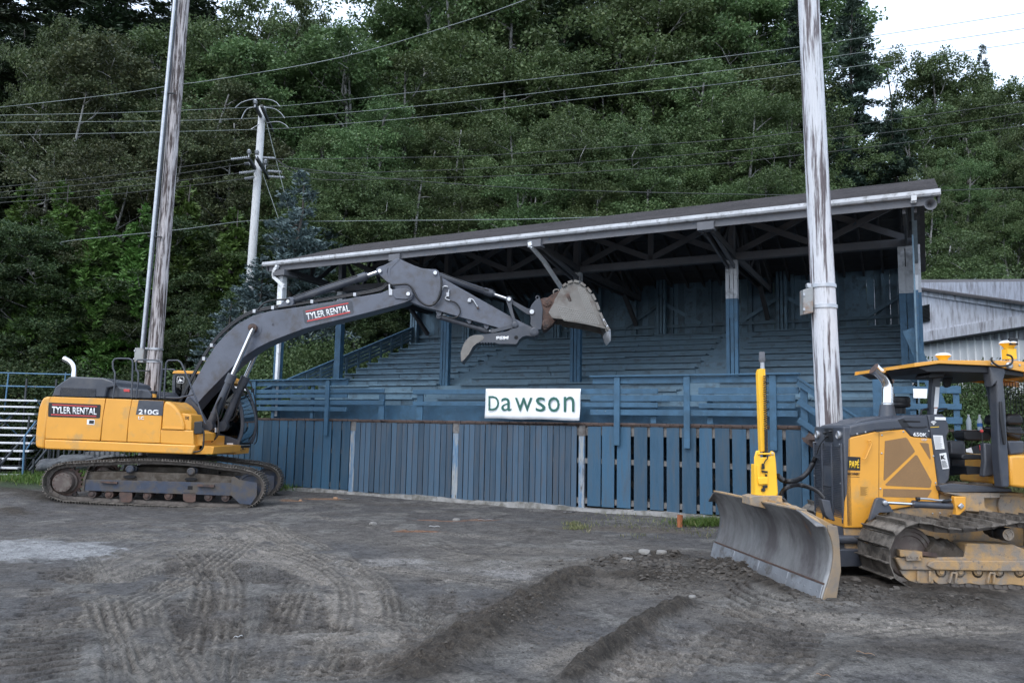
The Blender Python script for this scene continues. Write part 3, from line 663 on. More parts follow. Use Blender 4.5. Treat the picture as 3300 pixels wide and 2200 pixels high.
for x, y, Y in [(600,640,33), (700,620,33), (820,640,33), (900,660,34), (560,700,31), (1000,640,35), (700,520,35), (850,560,36)]:
    tree(dk, 12, x, y, Y, 1.3, 'dark_tree', 'dark small tree seen under the left end of the roof', group='dark trees behind the open bay')
for x, y, Y in [(650,800,27.5), (720,790,28), (600,820,27), (800,800,29)]:
    tree([shr[1]], 2.4, x, y, Y, 1.1, 'leafy_bush', 'bright leafy bush beside the sloping side railing', 'bush', 'bushes beside the side railing', zb=.1)
for x, y, Y in [(20,800,31), (110,810,31), (-60,790,31), (210,830,31), (300,830,31)]:
    tree([shr[0]], 2.4, x, y, Y, 1.2, 'dark_bush', 'dark bush behind the pipe rails of the bleachers', 'bush', 'dark bushes behind the bleachers', zb=.1)
for x, y, Y in [(2170,640,29), (2260,650,30), (2350,660,31), (2110,560,32)]:
    tree(aldn, 12, x, y, Y, 1.3, 'young_alder', 'young alder with bare pale stems behind the grey roofed building', group='young alders behind the grey building', zb=1.0)
# ------------------------------------------------------------------ grandstand
G = STF
stand = G.root('grandstand', 'long open fronted blue wooden grandstand with grey shingle roof', 'grandstand')
A0, A1 = -2.35, 14.62; FD = -1.2
def rescale(objs, s, y0=None, dy=0.0):
    """size and place of a group measured on one plane brought to the plane it really stands on"""
    for o in objs:
        if o.type != 'MESH': continue
        me = o.data; n = len(me.vertices); c = np.zeros(n*3); me.vertices.foreach_get('co', c); c = c.reshape(-1, 3)
        c[:, 0] = 14.70+(c[:, 0]-14.70)*s; c[:, 2] = 1.8+(c[:, 2]-1.8)*s
        c[:, 1] = (y0+(c[:, 1]-y0)*s) if y0 is not None else c[:, 1]+dy
        me.vertices.foreach_set('co', c.ravel()); me.update()
FN = -2.35
BAY = [-2.31, 0, 3.59, 7.32, 11.05, 14.62]
# roof
SL = (7.33-6.03)/3.6; EV, RG, RE = -2.30, 1.3, 4.9
def roofz(d): return 6.03+SL*(d-EV) if d < RG else 6.03+SL*(RG-EV)-SL*(d-RG)
ra0, ra1 = -.66, 15.1
m = MB()
m.ext([(ra0, EV, roofz(EV)), (ra0, RG, roofz(RG)), (ra0, RG, roofz(RG)-.05), (ra0, EV, roofz(EV)-.05)], (ra1-ra0, 0, 0))
m.ext([(ra0, RG+.002, roofz(RG)), (ra0, RE, roofz(RE)), (ra0, RE, roofz(RE)-.05), (ra0, RG+.002, roofz(RG)-.05)], (14.9-ra0, 0, 0))
roof = m.build('roof', M_shing, stand)
m = MB()      # shingle courses
k = 0; d = EV
while d < RG-.1:
    z0 = roofz(d)+.003; z1 = roofz(d+.15)+.003
    a = ra0
    while a < ra1-.01:
        b = min(a+.9+.3*random.random(), ra1); t = .008+.006*random.random()
        m.add([(a, d, z0), (b, d, z0), (b, d, z0+t), (a, d, z0+t), (a, d+.16, z1+.001), (b, d+.16, z1+.001)], [(0,1,2,3), (3,2,5,4)]); a = b
    d += .145
m.build('shingle', M_shing, roof)
m = MB()
for i in range(34):
    a = ra0+.25+i*(ra1-ra0-.5)/33
    m.beam((a, EV+.05, roofz(EV+.05)-.14), (a, RG, roofz(RG)-.14), .05, .14)
    if a < 14.8: m.beam((a, RG, roofz(RG)-.14), (a, RE-.1, roofz(RE-.1)-.14), .05, .14)
m.build('rafter', M_under, roof)
m = MB()
for i in range(9):
    for j in range(6):
        a = ra0+.05+j*2.6; d = EV+.25+i*.4
        m.beam((a, d, roofz(d)-.06), (a+2.55, d, roofz(d)-.06), .4, .02, (0, -SL, 1)); d2 = RG+.15+i*.4; m.beam((a, d2, roofz(d2)-.06), (min(a+2.55, 14.8), d2, roofz(d2)-.06), .4, .02, (0, SL, 1))
m.build('sheathing', M_under, roof)
MB().box(ra0+.15, ra1-.1, EV-.04, EV-.002, 5.80, 5.98).build('fascia', M_gpaint, roof)
m = MB(); zt = 6.045; zb_ = 5.94
m.ext([(ra0, EV-.045, zb_), (ra0, EV-.12, zb_+.005), (ra0, EV-.145, zb_+.04), (ra0, EV-.145, zt), (ra0, EV-.125, zt), (ra0, EV-.125, zb_+.05), (ra0, EV-.045, zb_+.05)], (ra1-ra0, 0, 0))
m.box(ra0-.01, ra0-.002, EV-.145, EV-.04, zb_, zt).box(ra1+.002, ra1+.01, EV-.145, EV-.04, zb_, zt)
m.build('gutter', M_gut, stand, smooth=30)
for aa in (ra0, ra1-.04): 
    m = MB(); m.beam((aa+.02, EV, roofz(EV)-.13), (aa+.02, RG, roofz(RG)-.13), .04, .15); m.build('barge_board', M_gpaint, roof)
# downspouts
def spout(name, pts, mt):
    m = MB()
    for p, q in zip(pts, pts[1:]): m.beam(p, q, .085, .07, (0, 1, .01) if abs(p[0]-q[0]) > .01 or abs(p[2]-q[2]) > .5 else (0, 0, 1))
    return m.build(name, mt, stand)
pA = lambda x, y, d: tuple(G.P(ov(x, y), d))
cL = crop(840, 780, 5.88)
spout('downspout', [G.P(cL(312,440),-2.42), G.P(cL(310,480),-2.42), G.P(cL(262,530),-2.4), G.P(cL(245,650),-2.35), G.P(cL(440,835),-2.3), G.P(cL(405,870),-2.29), (G.P(cL(380,1100),-2.28).x, -2.28, 2.0)], M_white)
spout('downspout', [G.P(c3(1066,2),-2.42), G.P(c3(1072,32),-2.42)], M_white)
spout('downspout', [G.P(c3(1072,32),-2.42), G.P(c3(1182,160),-1.6), G.P(c3(1330,385),-.6), G.P(c3(1420,500),-.15)], M_white)
c5r = crop(2550, 560, 1.96); sq = [G.P(c5r(773,138), -2.42), G.P(c5r(773,170), -2.40), G.P(c5r(778,330), -1.5), G.P(c5r(788,560), -.2), G.P(c5r(787,640), -.16), G.P(c5r(787,735), -.16), G.P(c5r(795,1290), -.16)]
spout('downspout', sq[:2], M_white); spout('downspout', sq[1:5], M_galv); spout('downspout', sq[4:6], M_white); spout('downspout', sq[5:], M_rail)
# posts: three boards with slots, white above the blue
ZB = 2.85
def lampost(a, d, zt, zpaint, slots, wdt=.27):
    n = 0; bw = wdt/3-.012
    up = MB(); lo = MB(); e = .045
    for k in range(3):
        x = a-wdt/2+k*wdt/3
        if k == 1: x += .003
        lo.box(x+.004, x+bw, d-.07, d+.07, ZB if k != 1 else ZB, zpaint); up.box(x+.004, x+bw, d-.07, d+.07, zpaint, zt)
    zs = sorted(slots)+[(zt, zt)]; z = ZB
    for s0, s1 in zs:
        for x in (a-wdt/6-.012, a+wdt/6-.012):
            for q0, q1, t in ((z, min(s0, zpaint), lo), (max(z, zpaint), s0, up)):
                if q1 > q0: t.box(x-.01, x+.03, d-.055, d+.055, q0, q1)
        z = s1
    g = lo.build('post', M_blue, stand); up.build('upper_paint', M_postw, g); return g
zc = lambda y, a=0: G.P(c5(505, y), 0).z
for a in BAY[2:]:
    if a > 14: lampost(14.57, 0, 5.62, zc(790)-.1, [(ZB, zc(870)), (zc(665), zc(560))], .42)
    else: lampost(a, 0, 5.62, zc(790), [(ZB, zc(912)), (zc(730), zc(640))])
    m = MB()
    if a < 14: 
        for s_ in (-.07, .07): m.beam((a+s_, -.1, 5.45), (a+s_, -2.3, 5.80), .04, .1)
        m.box(a-.16, a+.16, -2.42, -2.2, 5.74, 5.90)
    m.build('knee_brace', M_gpaint, stand) if m.v else None
zw = G.P(c2(815, 700), -2.2).z; g = MB().box(-.25, -.09, -2.27, -2.1, 1.9, zw).build('post', M_blue, stand)
MB().box(-.25, -.09, -2.27, -2.1, zw, 5.66).build('upper_paint', M_white, g)
MB().box(-.3, 0.1, -2.42, -1.9, 5.66, 5.80).build('bracket_block', M_gpaint, stand)
m = MB().box(-.1, .1, -.08, .08, 2.7, G.P(c2(1300, 690), 0).z); g = m.build('post', M_blue, stand)
MB().box(-.1, .1, -.08, .08, G.P(c2(1300, 690), 0).z, 5.62).build('upper_paint', M_postw, g)
# front beam and longitudinal truss, transverse trusses
for y_ in (-.09, .03): MB().box(-.6, 14.7, y_, y_+.06, 5.60, 5.76).build('front_beam', M_gpaint, stand)
zr = roofz(0)-.30
for i in range(1, 5):
    a, b = BAY[i], BAY[i+1]; mid = (a+b)/2; m = MB()
    for x0, x1 in ((a+.12, mid), (mid, b-.12)):
        s_ = 1 if x0 < mid-.1 else -1
        m.beam((x0, -.02, zr if s_ > 0 else 5.80), (x1, -.02, 5.80 if s_ > 0 else zr), .05, .13); m.beam((x0, .05, 5.8 if s_ > 0 else zr), (x1, .05, zr if s_ > 0 else 5.8), .05, .13)
        if s_ < 0: pass
    m.box(mid-.06, mid+.06, -.045, .045, 5.76, zr+.05); m.box(a-.06, a+.06, -.1, .1, 5.7, zr+.1)
    m.build('truss', M_gpaint, stand)
m = MB()
m.box(-.6, 14.7, -.05, .05, zr, zr+.14); m.build('top_beam', M_gpaint, stand)
for a in BAY[1:]:
    m = MB(); a_ = a
    for s_ in (-.09, .09):
        m.beam((a_+s_, -2.25, 5.78), (a_+s_, 0, 5.68), .05, .14); m.beam((a_+s_, .1, 5.68), (a_+s_, 4.6, 5.68), .05, .16); m.beam((a_+s_, EV+.1, roofz(EV)-.22), (a_+s_, RG, roofz(RG)-.28), .05, .12); m.beam((a_+s_, 4.6, 5.75), (a_+s_, RG, roofz(RG)-.28), .05, .12)
    for d0, z0, d1, z1 in ((-1.3,5.75,-1.2,6.2),(-1.1,5.72,-.1,6.5),(.1,6.6,.9,5.75),(.9,5.75,RG,6.95),(RG,6.95,2.0,5.75),(2.0,5.75,2.9,6.5),(2.9,6.5,3.6,5.75)): m.beam((a_, d0, z0), (a_, d1, z1), .05, .11)
    m.beam((a_, 4.5, 4.9), (a_, 3.4, 5.65), .1, .12)
    m.build('roof_truss', M_under, stand)
SEATS = set(col.objects)
# back wall of vertical boards with slits of light, studs, rails, braces
m = MB(); a = -2.35; BW = 7.25
while a < 14.6:
    w_ = .185+.02*random.random(); m.box(a, min(a+w_, 14.62), BW, BW+.025, 3.5, 6.75-.0*random.random()); a += w_+(.007 if random.random() < .45 else .002)
m.build('back_wall', M_blued, stand)
m = MB()
for a in np.arange(-2.3, 14.7, 1.24): m.box(a-.05, a+.05, BW-.1, BW-.003, 4.4, 6.7)
m.box(-2.35, 14.6, BW-.13, BW-.10, 5.12, 5.22)
for i in range(1, 5):
    m.beam((BAY[i]+.1, BW-.15, 5.9), (BAY[i]+1.25, BW-.15, 5.2), .04, .11); m.beam((BAY[i+1]-.1, BW-.15, 5.9), (BAY[i+1]-1.25, BW-.15, 5.2), .04, .11)
m.build('wall_stud', M_blued, stand)
for a in BAY[0:]:
    m = MB()
    for k in (-1, 0, 1): m.box(a+k*.11-.04, a+k*.11+.04, BW-.3, BW-.14, 3.5, 6.7)
    m.build('rear_post', M_blued, stand)
# right end wall (boards), seen edge on
m = MB()
for i in range(34):
    d0 = .25+i*.205; m.box(14.63, 14.66, d0, d0+.19, 1.2, 5.9)
m.build('end_wall', M_blued, stand)
# stepped benches
ROW = [(6.76-.6*i, 4.87-.228*i) for i in range(12)]
aisles = [(2.16, 2.96), (9.44, 10.33)]
spans = [(A0+.05, 2.16), (2.96, 9.44), (10.33, A1-.12)]
rr = random.Random(5)
for i, (d, z) in enumerate(ROW):
    m = MB()
    m.box(A0+.05, A1-.1, d-.095, d-.07, z-.36, z-.05)                 # riser
    m.box(A0+.05, A1-.1, d+.022, d+.63, z-.115, z-.08)        # tread
    for s0, s1 in spans:
        for r_, (q0, q1, zz) in enumerate(((-.10, .075, z), (.085, .26, z))):
            x = s0
            while x < s1-.05:
                L_ = min(rr.choice([2.4, 3.6, 4.2, 4.9])*(.8+.4*rr.random()), s1-x)
                if s1-x-L_ < .7: L_ = s1-x
                j = rr.uniform(-.012, .012); jd = rr.uniform(-.02, .01)
                m.box(x+.004, x+L_-.004, d+q0+jd-.065, d+q1-.04+(jd if r_ == 0 else 0), zz-.045+j, zz+j); x += L_
        # narrow back-stop board below the plank
        x = s0
        while x < s1-.3:
            L_ = min(rr.uniform(1.8, 4.5), s1-x)
            if rr.random() < .75: m.box(x+.005, x+L_-.01, d-.115, d-.096, z-.2, z-.07+rr.uniform(-.02, .01))
            x += L_
    m.build('bench_row', M_blued, stand)
    m = MB()
    for s0, s1 in aisles:
        m = MB(); m.box(s0+.01, s1-.01, d-.28, d-.006, z-.235, z-.195); m.box(s0+.01, s1-.01, d-.28, d-.255, z-.36, z-.236)
        m.build('aisle_step', M_blued, stand)
rescale([o for o in col.objects if o not in SEATS], .894, -17.48)
# walkway deck
m = MB(); a = -1.9
while a < 15.3: m.box(a, a+.19, FN+.05, -1.6, 1.885, 1.925) if not (12.66 < a < 13.7) or True else None; a += .2
deck = m.build('walkway_deck', M_bwood, stand)
MB().box(-1.9, 14.9, FN+.07, FN+.11, 1.72, 1.88).build('joist', M_gwood, stand)
MB().box(-.5, 14.6, -1.98, -1.95, 1.93, 2.3).build('kick_board', M_blue, stand)
FENCE = set(col.objects)
# skirting boards
def curb_z(a): return .13
def boards(edges, zt, zb, mt, jit=.012, name='skirt_panel', y=FD):
    m = MB()
    for a_, b_ in edges: 
        j = rr.uniform(-jit, jit); m.box(a_, b_, y-.03+j*.3, y-.003+j*.3, zb+rr.uniform(-.02, .02), zt+j*.6)
    return m.build(name, mt, stand, bevel=.003, seg=1)
X6 = lambda x, y=600: G.P(c6(x, y), FD).x
X3 = lambda x, y=800: G.P(c3b(x, y), FD).x
e = []; a = -3.25
while a < X6(40): e.append((a, a+.19)); a += .215
e += [(X6(p), X6(q)) for p, q in ((50,105),(108,160),(163,210),(217,270),(277,328),(335,387),(395,449),(457,515),(520,573),(582,640),(648,700))]
boards(e, 1.90, .14, M_board)
e = []; n_ = 18; x0, x1 = X6(742), X6(1410); 
for i in range(n_): p = x0+(x1-x0)*i/n_; e.append((p, p+(x1-x0)/n_-.012-.008*(i % 3 == 0)))
boards(e, 1.88, .12, M_board2)
e = []; n_ = 21; x0, x1 = X6(1455), X6(2272)
for i in range(n_): p = x0+(x1-x0)*i/n_; e.append((p, p+(x1-x0)/n_-.012-.008*(i % 4 == 0)))
boards(e, 1.88, .10, M_board2)
boards([(X3(p), X3(q)) for p, q in ((118,229),(238,342),(365,480),(508,618),(642,755),(783,888),(912,1030),(1058,1165),(1190,1310),(1335,1453),(1482,1590),(1620,1757),(1787,1915))], 1.88, .14, M_board)
boards([(X3(1990), X3(2015)), (X3(2060), X3(2150))] + [(13.15+i*.27, 13.35+i*.27) for i in range(7)], 1.88, .14, M_board)
for x0, x1, nm in ((706, 738, 0), (1413, 1451, 1), (2280, 2318, 2)):
    g = MB().box(X6(x0), X6(x1), FD-.02, FD+.06, .1, 1.66).build('skirt_post', M_wpost, stand)
    MB().box(X6(x0), X6(x1)+.02, FD-.01, FD+.06, 1.665, 1.9).build('block', M_gwood, g)
for z0, z1 in ((1.68, 1.85), (1.07, 1.18), (.2, .32)): MB().box(-3.2, 12.6, FD+.004, FD+.05, z0, z1).build('skirt_rail', M_gwood, stand)
m = MB(); a = -3.2          # worn deck edge over the skirting
while a < 12.7: b = a+rr.uniform(.1, .22); m.box(a, b-.004, FD-.06+rr.uniform(-.012, .012), FD-.032, 1.93+rr.uniform(-.006, .004), 1.962+rr.uniform(-.004, .004)); a = b
m.build('deck_edge', M_bwood, stand)
# dark space under the deck: crossing braces
m = MB()
for i in range(7):
    a = -2+i*2.4; m.beam((a, -.3, .2), (a+1.6, -.3, 1.7), .04, .1); m.beam((a+1.6, -.2, .2), (a, -.2, 1.7), .04, .1)
m.build('under_brace', M_gwood, stand)
MB().box(-3.2, 14.6, .25, .3, -.3, 1.93).build('inner_wall', M_board2, stand)
# railing along the walkway
def rail(a0, a1, z0, z1, mt=M_blue, y=FD, name='railing_board', th=.03):
    return MB().box(a0, a1, y-th, y, z0, z1).build(name, mt, stand, bevel=.004, seg=1)
XR = lambda p, f=c3b, o=FD: G.P(f(*p), o)
for a, zb_ in ((.70, 1.53), (-1.95, 1.45), (8.77, 1.48), (10.3, 1.46), (12.02, 1.47)):
    MB().box(a, a+.13, FD-.115, FD-.075, zb_, 2.98).build('railing_post', M_blue, stand, bevel=.004, seg=1)
yr = FD-.035
def rb(x0, x1, z0, z1): rail(x0, x1, z0, z1, y=yr+rr.uniform(-.006, .004))
# left section
rail(-3.2, 1.40, 2.985, 3.02, M_blue, FD+.02, 'top_cap', .16)
rb(-3.1, 1.4, 2.84, 2.97); rb(-3.1, 2.58, 2.64, 2.74); rb(-3.1, 1.4, 2.51, 2.61); rb(-3.1, 2.57, 2.33, 2.45); rb(-3.1, 1.39, 2.16, 2.27)
for a in (-2.6, -1.3, 0.1): MB().box(a, a+.1, FD+.0, FD+.04, 1.97, 2.9).build('baluster', M_blue, stand)
for a in (2.4, 3.57): MB().box(a, a+.17, FD-.03, FD+.01, 1.97, 2.6).build('railing_post', M_blue, stand)
rb(3.46, 5.56, 2.6, 2.71); rb(3.47, 8.0, 2.32, 2.42); rb(5.0, 8.1, 2.62, 2.7)
# right section
rail(8.2, 12.6, 2.955, 2.99, M_blue, FD+.02, 'top_cap', .16)
rb(8.25, 12.57, 2.81, 2.94); rb(7.97, 9.73, 2.59, 2.70); rb(10.6, 12.57, 2.58, 2.71); rb(8.2, 12.5, 2.43, 2.56); rb(7.98, 9.73, 2.30, 2.40); rb(10.6, 12.5, 2.29, 2.39); rb(8.2, 12.54, 2.13, 2.25)
for a in (9.55, 10.75): MB().box(a, a+.12, FD+.02, FD+.06, 1.97, 2.5).build('baluster', M_blue, stand)
MB().box(9.6, 12.6, -.6, -.45, 2.06, 2.10).build('loose_plank', M_bwood, stand)
MB().box(.4, 3.9, -.75, -.55, 2.05, 2.09).build('loose_plank', M_bwood, stand)
# stair with two sloping hand rails at the right
hp = XR((1900, 220)); 
MB().box(12.6, 12.73, FD-.1, FD-.02, .1, 2.74).build('stair_post', M_blue, stand, bevel=.004, seg=1)
for dz in (0, -.36, -.72):
    MB().beam((12.56, FD-.14, 2.80+dz), (14.3, FD-.14, 1.54+dz), .04, .11).build('stair_rail', M_blue, stand)
MB().beam((12.56, FD-.14, 2.90), (14.3, FD-.14, 1.64), .1, .035).build('stair_rail', M_blue, stand)
for dz in (0, -.33): MB().beam((13.85, -.22, 2.72+dz), (14.65, -.22, 2.1+dz), .04, .11).build('stair_rail', M_blue, stand)
for i in range(8):
    z = 1.74-.2*i; a = 12.75+i*.28; m = MB().box(a, a+.3, FD-1.1, FD-.16, z-.04, z); m.build('stair_tread', M_bwood, stand)
MB().beam((12.7, FD-.2, 1.75), (15.0, FD-.2, .1), .05, .2).build('stair_string', M_bwood, stand)
# short end railing at the far right of the walkway
for z0, z1 in ((2.58, 2.71), (2.29, 2.39), (2.03, 2.15)): rail(14.05, 15.33, z0, z1, y=FD+.02)
for a in (14.02, 14.5, 15.2): MB().box(a, a+.1, FD+.025, FD+.065, 1.2, 2.72).build('railing_post', M_blue, stand)
m = MB(); m.box(13.88, 14.06, FD+.0, FD+.05, 2.0, 2.95); m.build('railing_post', M_blue, stand)
for z in (2.78, 2.5): MB().box(14.07, 14.25, FD+.03, FD+.1, z, z+.14).build('bare_block', M_bwood, stand)
MB().beam((14.5, -.2, 3.9), (15.05, -.2, 2.3), .05, .2).build('stair_rail', M_blue, stand)
SEATS2 = set(col.objects)
# sloping side railing on the left end
for k, dz in enumerate((0, -.13, -.26, -.39)):
    MB().beam((A0, -.6, 2.68+dz), (A0, 7.1, 5.52+dz), .035, .085 if k else .10).build('side_rail', M_blued, stand)
MB().beam((A0, -.6, 2.75), (A0, 7.1, 5.59), .1, .03).build('side_rail', M_blue, stand)
m = MB()
for d in np.arange(0, 7.2, .62): z = 2.68+(d+.6)*.369; MB().box(A0+.02, A0+.07, d, d+.08, z-.9, z+.02).build('side_baluster', M_blued, stand)
m = MB()
for d in np.arange(.1, 7.1, .22): m.box(A0-.06, A0-.03, d, d+.2, .0, min(2.1+d*.37, 4.7))
m.build('side_wall', M_blued, stand)
SIDE = [o for o in col.objects if o not in SEATS2]; rescale(SIDE, .894, -17.48); SIDE = set(SIDE)
# concrete footing
m = MB(); pts = []; a = -3.4
while a < 15.5:
    b = a+.35; z = .135+.02*math.sin(a*2.1)+rr.uniform(-.015, .015); z2 = .135+.02*math.sin(b*2.1)
    m.add([(a, FD-.2, -.2), (b, FD-.2, -.2), (b, FD+.1, -.2), (a, FD+.1, -.2), (a, FD-.13+rr.uniform(-.02,.02), z-.02), (b, FD-.13, z2-.02), (b, FD+.1, z2), (a, FD+.1, z)], [(0,1,5,4), (4,5,6,7), (2,3,7,6), (1,2,6,5), (3,0,4,7)]); a = b
m.build('concrete_footing', M_conc, stand)
PANEL = [o for o in col.objects if o not in FENCE and o not in SIDE]
# roof lights and horn loudspeaker
m = MB(); m.cyl((5.2, .6, 6.75), (5.2, .6, 6.65), .08); m.build('lamp_holder', M_gpaint, stand)
sp = G.root('horn_loudspeaker', 'grey horn loudspeaker hung under the right end of the roof', 'loudspeaker'); pc = G.P(c5(1757, 197), -2.45)
m = MB(); dirv = Vector((.15, -1, -.1)).normalized(); m.lathe(pc+dirv*-.12, dirv, [(.03, 0), (.035, .05), (.05, .12), (.095, .19), (.1, .2), (.09, .195), (.045, .12), (.02, .06)], 22); m.build('horn', M_gpaint, sp, smooth=40)
MB().cyl(pc+dirv*-.2, pc+dirv*-.1, .045).build('driver', M_gpaint, sp, smooth=40); MB().beam(pc+dirv*-.14, pc+dirv*-.14+Vector((-.1, .1, .22)), .03, .03).build('bracket', M_galv, sp)
BEF = set(col.objects)
# banner and notice
bq = [G.P(c6(*p), FD-.14) for p in ((1630,421),(2283,437),(2292,218),(1638,218))]
NB = 28; MBv = MB(); m = MBv
for j in range(9):
    for i in range(NB+1):
        u = i/NB; v = j/8; p = bq[0]*(1-u)*(1-v)+bq[1]*u*(1-v)+bq[2]*u*v+bq[3]*(1-u)*v
        p = p+Vector((0, .008*math.sin(u*19+v*3)+.005*math.sin(u*43-v*9)+.006*math.sin(v*8+u*5), .008*math.sin(u*12.5)*(1-v)*.8)); m.v.append(tuple(p))
m.f = [(j*(NB+1)+i, j*(NB+1)+i+1, (j+1)*(NB+1)+i+1, (j+1)*(NB+1)+i) for j in range(8) for i in range(NB)]
ban = G.root('banner', 'white vinyl banner with dark green writing fixed to the blue railing', 'banner')
bm_ = m.build('sheet', M_cloth, ban, smooth=60); md = bm_.modifiers.new('t', 'SOLIDIFY'); md.thickness = .003; md.offset = 1
def bl(x, y): p = G.P(c6(x, y), FD-.14); p.y -= .0; return p
for ch, x0, x1, y0, y1 in (('D',1660,1733,368,268),('a',1748,1818,371,280),('w',1842,1963,374,280),('s',1985,2052,376,277),('o',2070,2150,378,275),('n',2178,2252,378,272)):
    text(ch, [bl(x0,y0), bl(x1,y0), bl(x1,y1), bl(x0,y1)], M_green, ban, 'letter', off=.026, bold=0)
nq = [G.P(c4(*p), FD-.03) for p in ((1325,360),(1403,362),(1405,307),(1323,306))]
m = MB().ext(nq, (0, -.006, 0)); nt_ = G.root('paper_notice', 'small white paper sheet pinned to the end railing right of the exhaust', 'notice'); m.build('sheet', M_cloth, nt_)

PANEL += [o for o in col.objects if o not in BEF]
rescale(PANEL, .9293, None, -1.15)
KS = 1.07          # the stand is a little larger and farther than first laid out
for r_ in (stand, sp, ban, nt_):
    p_ = C0+(r_.location-C0)*KS; r_.location = p_; r_.scale = (KS, KS, KS)
# ------------------------------------------------------------------ excavator
EO = gnd(500, 1628); XT = Frame((EO.x, EO.y, 0), 8); _c = XT.W(0, 1.5, 0)      # tracks and, swung a little, the upper works
X = Frame(_c, -2); X.o = X.o-X.n*1.5
ex = X.root('excavator', 'yellow and charcoal tracked excavator with its long arm raised before the grandstand', 'excavator')
def E1(pts, lat): return [X.P(c1(*p), lat) for p in pts]
def E2(pts, lat): return [X.P(c2(*p), lat) for p in pts]
def E3(pts, lat): return [X.P(c3(*p), lat) for p in pts]
def eslab(pts, y0, y1): return MB().ext(pts, (0, y1-y0, 0))
PRE = set(col.objects)
def tracks(fr, root, path_, y0, y1, pitch, thick, mt, ribs, chain_y, name='track', rib_h=.028, ribw=.018):
    """path_: closed list of (x, z) for the outer face of the plates"""
    p = curve([Vector((a, 0, b)) for a, b in path_+path_[:1]], 10); L_ = [0]
    for a, b in zip(p, p[1:]): L_.append(L_[-1]+(b-a).length)
    n = int(L_[-1]/pitch); pit = L_[-1]/n; m = MB(); chs = [MB() for _ in chain_y]; k = 0
    cx = sum(q.x for q in p)/len(p); cz = sum(q.z for q in p)/len(p)
    def at(s):
        s = s % L_[-1]; i = max(np.searchsorted(L_, s, side='right')-1, 0); i = min(i, len(p)-2)
        return p[i].lerp(p[i+1], (s-L_[i])/max(L_[i+1]-L_[i], 1e-6))
    area = sum(a.x*b.z-b.x*a.z for a, b in zip(p, p[1:])); sg = 1 if area > 0 else -1
    for i in range(n):
        a = at(i*pit); b = at((i+1)*pit); d = (b-a).normalized(); nrm = Vector((d.z, 0, -d.x))*sg
        a = a+d*.004; jit = random.uniform(-.004, .004)
        def q(s, o): v = a+d*s+nrm*o; return v
        def bar(s0, s1, o0, o1, yy0=y0, yy1=y1, M=m):
            c = [q(s0, o0), q(s1, o0), q(s1, o1), q(s0, o1)]
            M.ext([Vector((v.x, yy0, v.z)) for v in c], (0, yy1-yy0, 0))
        bar(pit*.02, pit*.95, -thick+jit, jit)
        for r_ in range(ribs):
            s = pit*(r_+.5)/ribs if ribs > 1 else pit*.12; bar(s-ribw/2, s+ribw/2, jit, rib_h+jit, y0+.004, y1-.004)
        for yy, ch in zip(chain_y, chs):
            bar(pit*.06, pit*.94, -thick-.075, -thick-.002, yy-.03, yy+.03, ch)
            ch.cyl(Vector((0, yy-.045, 0))+q(pit*.0, -thick-.04), Vector((0, yy+.045, 0))+q(pit*.0, -thick-.04), .035, 8)
            ch.cyl(Vector((0, yy-.038, 0))+q(pit*.5, -thick-.03), Vector((0, yy+.038, 0))+q(pit*.5, -thick-.03), .012, 6)
    t = m.build(name, mt, root)
    for c_ in chs: c_.build('track_chain', M_link, t, smooth=35)
    return t
epath = [(-1.9,.085),(-1.0,.035),(0,-.01),(1.0,-.05),(1.75,-.065),(2.06,.03),(2.24,.24),(2.26,.48),(2.1,.70),(1.72,.81),(1.32,.855),(.7,.93),(0,.965),(-.6,.955),(-1.1,.925),(-1.6,.895),(-2.0,.86),(-2.23,.74),(-2.33,.5),(-2.22,.22)]
